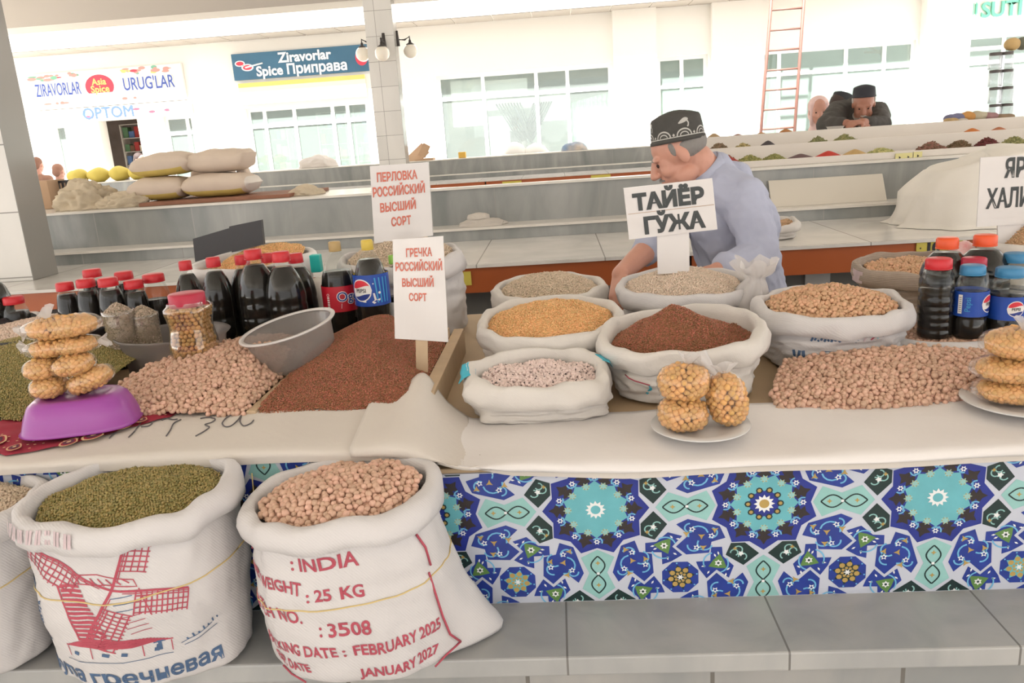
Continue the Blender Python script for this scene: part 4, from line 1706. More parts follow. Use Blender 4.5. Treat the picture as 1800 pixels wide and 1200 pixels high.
# low white sack under the right-hand bottles
s = Sack((.985, 2.03), .895, .185, .150, .062, cuff=.032, seed=22, wr=.004, flare=1.0, belly=1.0, soft=.006)
sack_thing(s, 'low white sack under the pepsi bottles and dark bottles'.replace('pepsi', 'blue-capped'), SACKW, None, fillh=.012)
LOWZ = .895 + .062 - .012
fill(s, 'chickpeas', 'chickpeas in the low sack on which the right-hand bottles stand', 'chickpea', .0058, CHICK, dome=.0, drop=.017, seed=15, ripple=0)

# ------------------------------------------------------------------ loose heaps


def rect(x0, x1, y0, y1, wav=.0):
    return lambda X, Y: (X > x0) & (X < x1) & (Y > y0 + wav * np.sin(X * 14) + wav * np.sin(X * 33 + 1)) & (Y < y1)


def mound(base, peaks, front=(), extra=None, right=None):
    def fn(X, Y):
        z = np.full(np.shape(X), base, dtype=float)
        for (px, py, pz, rx, ry, pw) in list(peaks) + ([extra] if extra else []):
            d = np.sqrt(((X - px) / rx) ** 2 + ((Y - py) / ry) ** 2)
            z = np.maximum(z, base + (pz - base) * np.clip(1 - d, 0, 1) ** pw)
        for (b0, y0) in front:
            z = np.minimum(z, b0 + .5 * np.clip(Y - y0, 0, 9))
        if right:
            z = np.minimum(z, right[0] + right[2] * np.clip(right[1] - X, 0, 9))
        return z
    return fn


heap('buckwheat', 'large heap of brown buckwheat in the wooden bin', 'grain', rect(-.676, -.327, 1.605, 2.155, .006),
     mound(.958, [(-.50, 2.02, 1.068, .22, .46, .85), (-.44, 2.02, 1.045, .22, .5, .8), (-.40, 2.0, .995, .3, .5, .6)], [(.956, 1.605)], (-.36, 2.05, .988, .5, .62, .4), (.966, -.327, .45)), (-.69, -.31, 1.57, 2.17), 'buckwheat', .0027, BUCK, 21, base_z=.90, dens=1.15)
heap('chickpeas', 'loose pink chickpeas heaped in the wooden bin left of the buckwheat', 'peas', lambda X, Y: (X > -1.12 + .12 * (Y - 1.6)) & (X < -.702) & (Y > 1.605 + .01 * np.sin(X * 20)) & (Y < 2.14),
     lambda X, Y: np.minimum(mound(.958, [(-.83, 1.93, 1.030, .36, .40, .85), (-.90, 1.90, 1.024, .26, .36, .8)], [(.957, 1.60)])(X, Y), .958 + .75 * np.clip(-.695 - X, 0, 1)), (-1.13, -.69, 1.58, 2.17), 'chickpea', .0060, CHICK, 22, base_z=.90, layers=2)
heap('green_lentils', 'loose green lentils heaped left of the purple bowl', 'lentils', lambda X, Y: (X > -1.9) & (X < -1.135) & (Y > 1.615 + .008 * np.sin(X * 18)) & (Y < 2.12),
     mound(.958, [(-1.47, 2.05, 1.058, .5, .50, .8)], [(.957, 1.61)]), (-1.92, -1.12, 1.58, 2.13), 'lentil', .0028, LENTIL, 23, base_z=.90)
heap('chickpeas', 'long loose heap of chickpeas at the right, behind the white sheet', 'peas',
     lambda X, Y: (X > .44) & (X < 1.17) & (Y > 1.615 + .006 * np.sin(X * 17)) & (Y < 1.60 + .265 * np.clip((X - .40) / .12, 0, 1) * np.clip((1.30 - X) / .2, 0, 1)),
     mound(.903, [(.70, 1.81, .962, .36, .27, .75), (.78, 1.81, .965, .36, .26, .7), (.9, 1.80, .945, .4, .26, .7)], [(.903, 1.612)]), (.42, 1.19, 1.59, 1.89), 'chickpea', .0061, CHICK, 24, base_z=.895, layers=2)

# black board lying in the orange lentils
mb = MB()
p0, p1, p2 = atY(341, 440, 2.56), atY(405, 421, 2.58), atY(461, 408, 2.60)
BLACKP = mat('black_plastic', rgb(44, 42, 44), .45)
for (a, c, ha, hc) in ((p0, p1, .075, .075), (p1, p2, .085, .08)):
    up_a, up_c = Vector((0, .01, ha)), Vector((0, .01, hc))
    d = Vector((0, .018, 0))
    vs = [a - up_a * .5, c - up_c * .5, c + up_c * .5, a + up_a * .5]
    vs = vs + [v + d for v in vs]
    mb.add(vs, [(0, 1, 2, 3), (7, 6, 5, 4), (0, 4, 5, 1), (1, 5, 6, 2), (2, 6, 7, 3), (3, 7, 4, 0)], 0, False)
tag(mb.build('black_board', BLACKP, at=p1), 'black plastic board stuck in the orange lentils', 'board')

# ------------------------------------------------------------------ bottles
PET = film('clear_pet', (.96, .97, .96, 1), gloss=.09, rough=.05, body=.015, bodycol=rgb(220, 225, 220))
COLA = mat('dark_cola', rgb(25, 21, 18), 0.12, spec=.18)
CAPR = mat('red_cap', rgb(196, 32, 42), 0.4)
CAPDR = mat('crimson_cap', rgb(178, 30, 60), 0.4)
CAPO = mat('orange_cap', rgb(226, 84, 36), 0.4)
CAPB = mat('blue_cap', rgb(58, 128, 172), 0.4)
CAPY = mat('yellow_cap', rgb(204, 176, 66), 0.4)
CAPT = mat('tan_cap', rgb(176, 148, 96), 0.4)
CAPG = mat('green_cap', rgb(140, 190, 80), 0.4)
CAPTQ = mat('turquoise_cap', rgb(36, 176, 168), 0.4)
LBLUE = mat('blue_label', rgb(28, 74, 168), 0.4, var=(18, .2))
LRED = mat('red_label', rgb(184, 26, 44), 0.4)
LWHITE = mat('white_label', rgb(226, 222, 218), 0.5)
LSKY = mat('sky_blue_label_print', rgb(60, 150, 200), 0.4)
LNAVY = mat('navy_label_print', rgb(30, 50, 130), 0.4)
LRED2 = mat('bright_red_label_print', rgb(206, 40, 56), 0.4)

PROF = {
    # (radius, height) as shares of the body radius and the full height without cap
    'ribbed': [(.0, 0), (.80, 0), (.95, .02), (1, .05), (1, .12), (.95, .135), (1, .15), (1, .23), (.95, .245), (1, .26), (1, .34), (.95, .355), (1, .37), (1, .45),
               (.95, .465), (1, .48), (1, .57), (.96, .60), (1, .63), (.98, .68), (.90, .76), (.74, .85), (.54, .915), (.41, .945), (.37, .96), (.37, 1)],
    'widerib': [(.0, 0), (.82, 0), (.96, .02), (1, .05), (1, .12), (.95, .135), (1, .15), (1, .23), (.95, .245), (1, .26), (1, .34), (.95, .355), (1, .37), (1, .45),
                (.95, .465), (1, .48), (1, .56), (.96, .58), (.98, .62), (.97, .75), (.92, .85), (.82, .92), (.70, .955), (.64, .97), (.64, 1)],
    'smooth': [(.0, 0), (.75, 0), (.93, .03), (1, .08), (1, .2), (.97, .27), (.97, .33), (1, .36), (1, .64), (.98, .70), (.91, .77), (.75, .855), (.52, .925), (.35, .955), (.29, .97), (.29, 1)],
    'wide': [(.0, 0), (.8, 0), (.95, .03), (1, .08), (1, .30), (.96, .32), (1, .34), (1, .62), (.98, .70), (.93, .80), (.85, .88), (.72, .945), (.62, .965), (.62, 1)],
}


def bottle(label, kind, x, y, z0, H, Rb, capm, capr=.30, caph=.020, fillk=.9, lab=None, name='cola_bottle', group=None):
    root = thing(name, label, 'bottle', (x, y, z0), group=group)
    pr = [(r * Rb, z * (H - caph)) for r, z in PROF[kind]]
    m = MB()
    m.lathe(pr, 32, (x, y, z0), caps=False)
    wpart(m, 'bottle_shell', PET, root)
    m = MB()
    zf = fillk * (H - caph)
    rz = [p[1] for p in pr]
    rr = [p[0] for p in pr]
    lp = [(max(0, p[0] - .0012), max(p[1], .0012)) for p in pr if p[1] < zf]
    lp += [(interp(zf, rz, rr) - .0012, zf), (0, zf)]
    m.lathe(lp, 32, (x, y, z0), caps=False)
    wpart(m, 'cola', COLA, root)
    m = MB()
    cr = pr[-1][0] * 1.13
    cz = H - caph * 1.0
    seg = 48
    m.lathe([(cr, cz - caph * .12), (cr * 1.02, cz + caph * .12), (cr, cz + caph * .85), (cr * .9, cz + caph), (0, cz + caph)], seg, (x, y, z0), caps=False,
            wob=lambda a, z: 1.0 + (.03 if int(a / (2 * PI) * seg + .5) % 2 else 0))
    m.lathe([(cr * 1.06, cz - caph * .28), (cr * 1.06, cz - caph * .14)], 32, (x, y, z0), caps=True)
    wpart(m, 'cap', capm, root)
    if lab:
        z1, z2, fn, mats = lab
        m = MB()
        rl = max(interp(z, rz, rr) for z in (z1, (z1 + z2) / 2, z2)) + .0012
        m.lathe([(rl, z1), (rl, z2)], 48, (x, y, z0), caps=False)
        if fn:
            def on(th0, eps=.0006):
                return lambda u, v: (x + (rl + eps) * math.cos(th0 + u / rl), y + (rl + eps) * math.sin(th0 + u / rl), z0 + z1 + v)
            fn(m, on, z2 - z1, rl)
        wpart(m, 'label', mats, root)
    return root


def rpoly(m, fn, pts, mi):
    m.add([fn(*p) for p in pts], [tuple(range(len(pts)))], mi, False)


def rstrip(m, fn, us, lo, hi, mi):
    vs = [fn(u, lo(u)) for u in us] + [fn(u, hi(u)) for u in us]
    n = len(us)
    m.add(vs, [(k, k + 1, n + k + 1, n + k) for k in range(n - 1)], mi, False)


def globe(m, on, th, cz, r):
    """Round red, white and blue emblem with lettering."""
    f1, f2, f3 = on(th, .0007), on(th, .0011), on(th, .0015)
    n = 26
    U = np.linspace(-r, r, 19)
    hh = lambda u, q: math.sqrt(max(0.0, q * q - u * u))
    rstrip(m, f1, U, lambda u: cz - hh(u, r), lambda u: cz + hh(u, r), 1)
    q = .90 * r
    w = lambda u: .30 * r + .12 * r * math.sin(u / r * 2.4)
    U = np.linspace(-.84 * r, .84 * r, 17)
    rstrip(m, f2, U, lambda u: min(cz + w(u), cz + hh(u, q)), lambda u: cz + hh(u, q), 2)
    rstrip(m, f2, U, lambda u: cz - hh(u, q), lambda u: max(cz - hh(u, q), cz - .74 * r + w(u)), 3)
    m.text('PEPSI', lambda u, v: f3(u * .9, cz - .19 * r + v), r * .50, 4, .0002)


def pepsi_big(m, on, h, rl):
    th = F + .05
    f = on(th, .0004)
    for k in range(8):
        rpoly(m, on(th, .0004), [(rl * (.35 + .1 * k), h * .1), (rl * (.42 + .1 * k), h * .1), (rl * (.30 + .12 * k), h * .9), (rl * (.22 + .12 * k), h * .9)], 5 if k % 2 else 0)
    for k in range(14):
        a, c = PI + k * .12, PI + (k + 1) * .12
        rpoly(m, on(th - .25, .0006), [(.031 * math.cos(a) * .9, h * .52 + .034 * math.sin(a)), (.031 * math.cos(c) * .9, h * .52 + .034 * math.sin(c)),
                                      (.026 * math.cos(c) * .9, h * .52 + .027 * math.sin(c)), (.026 * math.cos(a) * .9, h * .52 + .027 * math.sin(a))], 1)
    rpoly(m, f, [(-rl * 1.7, h * .93), (rl * 1.7, h * .93), (rl * 1.7, h), (-rl * 1.7, h)], 6)
    rpoly(m, on(th, .0005), [(-rl * 1.5, h * .70), (-rl * .75, h * .70), (-rl * .75, h * .93), (-rl * 1.5, h * .93)], 2)
    globe(m, on, th - .45, h * .52, h * .36)
    rpoly(m, on(th, .0009), [(.012, h * .08), (.030, h * .18), (.031, h * .24), (.020, h * .2), (.016, h * .42), (.011, h * .42), (.014, h * .2), (.006, h * .14)], 1)
    rpoly(m, on(th, .0009), [(.030 + .004 * math.cos(k), h * .42 + .004 * math.sin(k)) for k in range(6)], 1)
    rpoly(m, on(th, .0009), [(.014 + .002 * math.cos(k), h * .72 + .002 * math.sin(k)) for k in range(6)], 1)


def pepsi_left(m, on, h, rl):
    rpoly(m, on(F - 1.05, .0007), [(-.004, h * .12), (.006, h * .12), (.006, h * .88), (-.004, h * .88)], 1)
    for k in range(8):
        rpoly(m, on(F - 1.05, .001), [(-.002, h * .2 + k * h * .08), (.004, h * .2 + k * h * .08), (.004, h * .22 + k * h * .08), (-.002, h * .22 + k * h * .08)], 4)
    m.text('Pepsi', lambda u, v: on(F - .55, .0008)(.004 - v, u * 1.0 + h * .5), h * .28, 5, .0002)
    globe(m, on, F + .75, h * .5, h * .36)


def pepsi_right(m, on, h, rl):
    globe(m, on, F - .08, h * .5, h * .34)


def red_label(m, on, h, rl):
    m.text('Ogo', lambda u, v: on(F + .72, .0006)(u, h * .42 + v), h * .52, 1, .0022)
    m.text('Ogo', lambda u, v: on(F + .72, .0010)(u, h * .42 + v), h * .52, 4, .0002)
    rpoly(m, on(F + .55, .0006), [(-.016, h * .14), (.03, h * .20), (.03, h * .34), (-.014, h * .33)], 1)
    for k in range(5):
        rpoly(m, on(F - .45, .0006), [(-.004, h * (.18 + k * .09)), (.004, h * (.18 + k * .09)), (.004, h * (.24 + k * .09)), (-.004, h * (.24 + k * .09))], 1)
    n = 12
    for k in range(9):
        a, c = PI * .65 + k * .65, PI * .65 + (k + 1) * .65
        rpoly(m, on(F - .45, .0006), [(.0045 * math.cos(a), h * .68 + .0045 * math.sin(a)), (.0045 * math.cos(c), h * .68 + .0045 * math.sin(c)),
                                      (.003 * math.cos(c), h * .68 + .003 * math.sin(c)), (.003 * math.cos(a), h * .68 + .003 * math.sin(a))], 1)
    for k in range(7):
        rpoly(m, on(F - 1.15, .0006), [(-.003, h * (.3 + k * .07)), (.004, h * (.3 + k * .07)), (.004, h * (.335 + k * .07)), (-.003, h * (.335 + k * .07))], 1)


LM = [LBLUE, LWHITE, LRED2, LNAVY, INK, LSKY, CAPY]


def place_bottle(label, kind, px, ytop, Y, wpx, capm, z0=.895, **k):
    t = atY(px, ytop, Y)
    d = (t - CAM).dot(_f)
    Rb = wpx / FPX * d / 2
    return bottle(label, kind, t.x, Y, z0, t.z - z0 - .002, Rb, capm, **k)


def lab_at(px, yt, yb, Y, z0, fn, mats):
    return (atY(px, yb, Y).z - z0, atY(px, yt, Y).z - z0, fn, mats)


GL = 'dark bottles with red caps left of the jar'
for (px, yt, Y, w, lb) in (
        (112, 495, 2.30, 40, 'dark bottle with red cap, leftmost of the short front row'),
        (149, 489, 2.29, 43, 'dark bottle with red cap, second in the short front row'),
        (188, 487, 2.27, 46, 'dark bottle with red cap behind the left seed jar'),
        (233, 491, 2.29, 44, 'dark bottle with red cap behind the right seed jar'),
        (160, 472, 2.40, 42, 'dark bottle with red cap, left one of the short back row'),
        (216, 476, 2.40, 42, 'dark bottle with red cap, middle one of the short back row'),
        (268, 480, 2.36, 50, 'wide dark bottle with red cap and clear shoulder beside the chickpea jar')):
    place_bottle(lb, 'wide', px, yt, Y, w, CAPR, caph=.019, fillk=.93 if px != 268 else .76, group=GL)
place_bottle('short dark bottle with red cap behind the black tray', 'wide', 22, 520, 2.40, 46, CAPR, caph=.018, fillk=.85, group=GL)
place_bottle('dark bottle cut by the left picture edge behind the black tray', 'ribbed', -22, 470, 2.42, 56, CAPR, group=GL)
GM = 'ribbed dark bottles with red caps'
for (px, yt, Y, w, lb) in (
        (324, 457, 2.36, 50, 'ribbed dark bottle with red cap, behind the jar of yellow chickpeas'),
        (373, 451, 2.30, 56, 'ribbed dark bottle with red cap, just right of the jar'),
        (424, 447, 2.36, 58, 'ribbed dark bottle with red cap, behind the tallest bottle at its left'),
        (443, 437, 2.24, 70, 'tallest ribbed dark bottle with red cap in the middle group'),
        (468, 444, 2.40, 52, 'ribbed dark bottle showing only its red cap between two tall ones'),
        (492, 441, 2.22, 72, 'big ribbed dark bottle with red cap above the tilted clear tub'),
        (518, 444, 2.34, 60, 'ribbed dark bottle with red cap, rightmost of the middle group')):
    place_bottle(lb, 'ribbed', px, yt, Y, w, CAPR, caph=.022, fillk=.93, group=GM)
place_bottle('cola bottle with red label and tan cap', 'smooth', 587, 423, 2.28, 63, CAPT, caph=.022, fillk=.80,
             lab=lab_at(587, 499, 543, 2.28, .895, red_label, [LRED, LWHITE, LRED2, LNAVY, LNAVY, LSKY]))
place_bottle('cola bottle with blue label and yellow cap in front of the pearl barley', 'smooth', 644, 420, 2.22, 62, CAPY, caph=.022, fillk=.90,
             lab=lab_at(644, 479, 533, 2.22, .895, pepsi_big, LM))
place_bottle('small dark bottle with green cap half behind the buckwheat sign', 'smooth', 688, 447, 2.30, 36, CAPG, caph=.02, fillk=.62,
             lab=lab_at(688, 528, 565, 2.30, .895, None, [LWHITE]))
t = atY(554, 447, 2.44)
m = MB()
root = thing('plastic_jug', 'white plastic jug with turquoise cap behind the red-labelled bottle', 'jug', (t.x, 2.44, .895))
wpart(MB().lathe([(0, 0), (.036, 0), (.042, .02), (.042, t.z - 1.02), (.03, t.z - .975), (.0, t.z - .965)], 24, (t.x, 2.44, .895), caps=False), 'jug_body',
      mat('milky_plastic', rgb(214, 206, 196), .4), root)
wpart(MB().box(t.x - .016, t.x + .016, 2.425, 2.455, t.z - .055, t.z), 'cap', CAPTQ, root, bevel=.003)

GR = 'dark bottles on the low sack at the right'
place_bottle('large dark bottle with orange cap, behind the red-capped one', 'ribbed', 1666, 416, 2.13, 84, CAPO, z0=LOWZ, caph=.022, fillk=.92, group=GR)
place_bottle('large dark bottle with orange cap, right of the other orange-capped one', 'ribbed', 1733, 411, 2.13, 88, CAPO, z0=LOWZ, caph=.022, fillk=.92, group=GR)
place_bottle('dark bottle with wide red cap at the left front of the low sack', 'widerib', 1651, 452, 1.99, 58, CAPR, z0=LOWZ, caph=.020, fillk=.70, group=GR)
place_bottle('dark bottle with crimson cap hidden between the orange and blue caps', 'wide', 1713, 451, 2.06, 56, CAPDR, z0=LOWZ, caph=.018, fillk=.8, group=GR)
place_bottle('dark bottle with blue cap, left of the two with blue emblem labels', 'wide', 1711, 464, 1.975, 56, CAPB, z0=LOWZ, caph=.018, fillk=.7,
             lab=lab_at(1711, 508, 551, 1.975, LOWZ, pepsi_left, LM), group=GR)
place_bottle('dark bottle with blue cap, right of the two with blue emblem labels', 'wide', 1777, 468, 1.975, 64, CAPB, z0=LOWZ, caph=.018, fillk=.7,
             lab=lab_at(1777, 516, 556, 1.975, LOWZ, pepsi_right, LM), group=GR)
place_bottle('half-empty bottle with blue cap standing behind the right emblem bottle', 'wide', 1788, 443, 2.10, 58, CAPB, z0=LOWZ, caph=.018, fillk=.55, group=GR)
t = atY(1704, 443, 2.56)
m = MB()
m.ball((t.x, 2.60, t.z - .01), (.045, .03, .04), disp=lambda d: 1 + .1 * math.sin(d.x * 9) * math.cos(d.z * 7))
m.lathe([(.03, 0), (.034, .02), (.02, .05), (0, .07)], 12, (t.x, 2.60, t.z - .075))
tag(m.build('packet', mat('red_white_packet', rgb(220, 140, 140), .4, var=(30, .3), col2=rgb(236, 214, 210)), at=(t.x, 2.60, t.z - .07)),
    'small red and white packet on the grain between the orange caps', 'packet')

# ------------------------------------------------------------------ tubs, jars and bowls
TUB = film('milky_tub_plastic', (.80, .79, .78, 1), gloss=.12, rough=.25, body=.42, bodycol=rgb(172, 164, 160))
GLASSJ = film('jar_glass', (.90, .91, .90, 1), gloss=.35, rough=.05, body=.05, bodycol=rgb(200, 196, 190))


def tub_profile(r0, r1, h, t=.004):
    return [(0, 0), (r0 * .96, 0), (r0, .008), (r1 - .008, h - .012), (r1, h - .006), (r1 + .006, h), (r1 + .002, h + .003), (r1 - t - .004, h - .004), (r0 - t, .010), (0, .006)]


# tub with the two seed jars
c = Vector((-1.075, 2.07, .915))
root = thing('plastic_tub', 'milky oval tub holding two seed jars behind the snack stack', 'tub', c)
wpart(MB().lathe(tub_profile(.125, .150, .125), 40, c, caps=False, sy=.82), 'tub_body', TUB, root)
heap('dark_seed', 'grey-brown seed lying in the milky tub with the jars', 'seed', lambda X, Y: ((X - c.x) / .112) ** 2 + ((Y - c.y) / .092) ** 2 < 1,
     mound(.965, [(c.x + .05, c.y + .0, .998, .14, .12, .8)]), (c.x - .13, c.x + .13, c.y - .1, c.y + .1), 'barley', .0028, DARKSEED, 31, base_z=.95)
for (px, yt, yb, Y, lb) in ((206, 545, 612, 2.05, 'left glass jar of grey-brown seed standing in the milky tub'), (250, 551, 598, 2.09, 'right glass jar of grey-brown seed standing in the milky tub')):
    a, b2 = atY(px, yt, Y), atY(px, yb, Y)
    zb = .972 if px == 206 else .992
    hh = a.z - zb
    rj = 26 / FPX * (a - CAM).dot(_f)
    root = thing('seed_jar', lb, 'jar', (a.x, Y, zb), group='seed jars in the tub')
    wpart(MB().lathe([(0, 0), (rj * .86, 0), (rj * .9, .006), (rj * .95, hh * .62), (rj * 1.02, hh * .66), (rj, hh * .72), (rj * 1.03, hh * .8), (rj, hh * .86), (rj * 1.04, hh * .93), (rj * 1.02, hh), (rj * .97, hh)],
                     32, (a.x, Y, zb), caps=False), 'jar_glass', GLASSJ, root)
    rs = np.random.RandomState(int(px))
    th = rs.uniform(0, 2 * PI, 900)
    zz = rs.uniform(.004, hh * .96, 900)
    P = np.column_stack([rj * .88 * np.cos(th), rj * .88 * np.sin(th), zz])
    q = rs.uniform(0, 1, 420) ** .5 * rj * .95
    t2 = rs.uniform(0, 2 * PI, 420)
    P2 = np.column_stack([q * np.cos(t2), q * np.sin(t2), hh * .93 + .03 * (1 - (q / rj) ** 1.3)])
    V, Fc = scatter(np.concatenate([P, P2]), 'barley', .0028, rs)
    mm = MB().lathe([(0, .003), (rj * .85, .003), (rj * .87, hh * .93), (rj * .5, hh * .93 + .017), (0, hh * .93 + .028)], 24, (0, 0, 0), caps=False)
    tv = np.array(mm.v)
    tf = []
    for f4 in mm.f:
        tf += [(f4[0], f4[1], f4[2]), (f4[0], f4[2], f4[3])]
    o = tri_object('seed', np.concatenate([tv, V]), np.concatenate([np.array(tf), Fc + len(tv)]), DARKSEED, parent=root)
    o['kind'] = 'stuff'

# tilted clear tub between the chickpeas and the buckwheat
c = Vector((-.682, 1.93, .982))
root = thing('plastic_tub', 'empty milky tub tilted on the divider between chickpeas and buckwheat', 'tub', c)
Mt = Matrix.Rotation(R(-10), 4, 'Y') @ Matrix.Rotation(R(6), 4, 'X')
TUB2 = film('clear_tub_plastic', (.82, .81, .80, 1), gloss=.15, rough=.2, body=.32, bodycol=rgb(196, 190, 186))
wpart(MB().lathe(tub_profile(.098, .116, .092, .003), 44, c, caps=False, M=Mt.to_3x3()), 'tub_body', TUB2, root)
wpart(MB().lathe([(.112, .0925), (.1225, .0925), (.1235, .0945), (.1225, .0965), (.112, .0965), (.112, .0925)], 56, c, caps=False, M=Mt.to_3x3()), 'rim', mat('milky_rim_plastic', rgb(206, 200, 196), .3), root)

# black tray with pale chickpeas at the left edge
c = Vector((-1.545, 2.245, .965))
root = thing('black_tray', 'round black tray of pale chickpeas at the left edge', 'tray', c)
wpart(MB().lathe([(0, 0), (.20, 0), (.215, .01), (.245, .075), (.252, .085), (.246, .088), (.235, .078), (.205, .014), (0, .012)], 48, c, caps=False), 'tray_body', BLACKP, root)
wpart(MB().lathe([(0, -.068), (.14, -.068), (.14, -.0005), (0, -.0005)], 24, c, caps=False), 'tray_foot', BLACKP, root)
heap('pale_chickpeas', 'pale chickpeas heaped in the round black tray', 'peas', lambda X, Y: ((X - c.x) / .222) ** 2 + ((Y - c.y) / .222) ** 2 < 1,
     mound(1.02, [(c.x, c.y + .02, 1.068, .27, .27, .8)]), (c.x - .25, c.x + .25, c.y - .25, c.y + .25), 'chickpea', .0046, mat('pale_chickpea', rgb(206, 182, 164), .55, island=.12), 32, base_z=1.0)

# waisted jar with red lid
ROAST = mat('roasted_yellow_chickpea', rgb(214, 164, 100), 0.5, island=.12)
JX = atY(345, 622, 1.93)
root = thing('snack_jar', 'clear waisted jar of yellow chickpeas with red lid on the heap', 'jar', (JX.x, 1.93, JX.z))
jt = atY(340, 514, 1.93).z - JX.z
JR = 36 / FPX * (JX - CAM).dot(_f)
jp = [(0, 0), (.90, 0), (1.0, .03), (1.02, .12), (.98, .25), (.90, .42), (.90, .50), (.96, .62), (1.03, .72), (1.02, .78), (.86, .83), (.84, .87)]
jp = [(r * JR, z * jt) for r, z in jp]
sq = lambda a, z: 1.0 / (abs(math.cos(a)) ** 5 + abs(math.sin(a)) ** 5) ** .2 * .96
wpart(MB().lathe(jp, 48, (JX.x, 1.93, JX.z), caps=False, wob=sq), 'jar_body', GLASSJ, root)
wpart(MB().lathe([(JR * .84, jt * .80), (JR * .84, jt * .985), (JR * .80, jt), (0, jt)], 40, (JX.x, 1.93, JX.z), caps=False), 'lid', CAPDR, root)
rs = np.random.RandomState(77)
pts = []
zl = .006
row = 0
while zl < jt * .77:
    rj = interp(zl, [p[1] for p in jp], [p[0] for p in jp]) - .0075
    n = int(2 * PI * rj / .0118)
    for k in range(n):
        a = 2 * PI * (k + .5 * (row % 2)) / n + rs.uniform(-.05, .05)
        rr = rj * sq(a, 0) * rs.uniform(.94, 1.0)
        pts.append((rr * math.cos(a), rr * math.sin(a), zl + rs.uniform(-.0015, .0015)))
    zl += .0102
    row += 1
for k in range(60):
    q, a = JR * .8 * math.sqrt(rs.rand()), rs.rand() * 2 * PI
    pts.append((q * math.cos(a), q * math.sin(a), jt * .77))
V, Fc = scatter(np.array(pts), 'chickpea', .0060, rs)
o = tri_object('yellow_chickpeas', V, Fc, ROAST, parent=root)
o['kind'] = 'stuff'

# ------------------------------------------------------------------ snack bags of roasted chickpeas
FILMB = film('thin_bag_film', (.97, .96, .95, 1), gloss=.15, rough=.12, body=.06, bodycol=rgb(236, 226, 214))
TAILM = film('crumpled_bag_film', (.9, .9, .9, 1), gloss=.2, rough=.2, body=.55, bodycol=rgb(232, 228, 226))


def snack_bag(label, c, r, seed, tails=(), rot=(0, 0, 0), waist=0.0, flat=1.0, group=None, sz=.0066):
    c = Vector(c)
    root = thing('snack_bag', label, 'snack bag', c, group=group)
    rs = np.random.RandomState(seed)
    E = Matrix.Rotation(rot[2], 3, 'Z') @ Matrix.Rotation(rot[1], 3, 'Y') @ Matrix.Rotation(rot[0], 3, 'X')
    rx, ry, rz = r

    def shape(d, k=1.0):
        # pillow: fuller sides, pinched waist, lumpy
        u = Vector((math.copysign(abs(d.x) ** .85, d.x), math.copysign(abs(d.y) ** .85, d.y), math.copysign(abs(d.z) ** .85, d.z)))
        f = 1 + .05 * noise.noise((d.x * 2 + seed, d.y * 2, d.z * 2)) - waist * math.exp(-(d.x / .16) ** 2)
        return E @ Vector((u.x * rx * k, u.y * ry * k * f, u.z * rz * k * f))
    m = MB()
    seg, rings = 28, 16
    vs = []
    for j in range(rings + 1):
        t = PI * j / rings
        for i in range(seg):
            a = 2 * PI * i / seg
            d = Vector((math.sin(t) * math.cos(a), math.sin(t) * math.sin(a), -math.cos(t)))
            p = shape(d) * (1 + .035 * noise.noise((d.x * 7 + seed, d.y * 7, d.z * 7)))
            vs.append(p + c)
    fs = [(j * seg + i, j * seg + (i + 1) % seg, (j + 1) * seg + (i + 1) % seg, (j + 1) * seg + i) for j in range(rings) for i in range(seg)]
    m.add(vs, fs)
    wpart(m, 'bag_film', FILMB, root)
    pts = []
    area = 4 * PI * ((rx * ry) ** 1.6 / 3 + (rx * rz) ** 1.6 / 3 + (ry * rz) ** 1.6 / 3) ** (1 / 1.6)
    n = int(area * 1.0 / (sz * 1.75) ** 2)
    for k in range(n):
        zc = 1 - 2 * (k + .5) / n
        a = k * 2.399963
        q = math.sqrt(1 - zc * zc)
        d = Vector((q * math.cos(a), q * math.sin(a), zc))
        kk = 1 - (sz * .95) / min(rx, ry, rz) * .92
        p = shape(d, max(.5, kk))
        pts.append(tuple(p + Vector(rs.uniform(-.0014, .0014, 3))))
    V, Fc = scatter(np.array(pts), 'chickpea', sz, rs)
    core = MB()
    core.ball((0, 0, 0), 1.0, seg=16, rings=10)
    kk = max(.30, 1 - 2.7 * sz / min(rx, ry, rz))
    cv = np.array([tuple(shape(Vector(p).normalized() if Vector(p).length > 0 else Vector((0, 0, 1)), kk)) for p in core.v])
    tf = []
    for f4 in core.f:
        tf += [(f4[0], f4[1], f4[2]), (f4[0], f4[2], f4[3])]
    o = tri_object('yellow_chickpeas', np.concatenate([cv, V]), np.concatenate([np.array(tf), Fc + len(cv)]), ROAST, parent=root)
    o['kind'] = 'stuff'
    for (p0, dirv, L, w) in tails:
        m = MB()
        p0 = Vector(p0) + c
        dv = Vector(dirv).normalized()
        side = dv.cross(Vector((0, 1, .2))).normalized()
        up = side.cross(dv).normalized()

        def tl(i, j, p0=p0, dv=dv, side=side, up=up, L=L, w=w):
            a = 2 * PI * i / 20
            v = j / 6
            k = w * (.35 + .75 * v) * (1 + .35 * math.sin(a * 5 + seed) * v)
            return p0 + dv * (L * v + .006 * math.sin(a * 3 + seed) * v) + side * k * math.cos(a) + up * k * .55 * math.sin(a)
        m.grid(tl, 20, 6, wrap=True)
        wpart(m, 'bag_tail', TAILM, root, label='crumpled knotted end of the plastic bag')
    return root


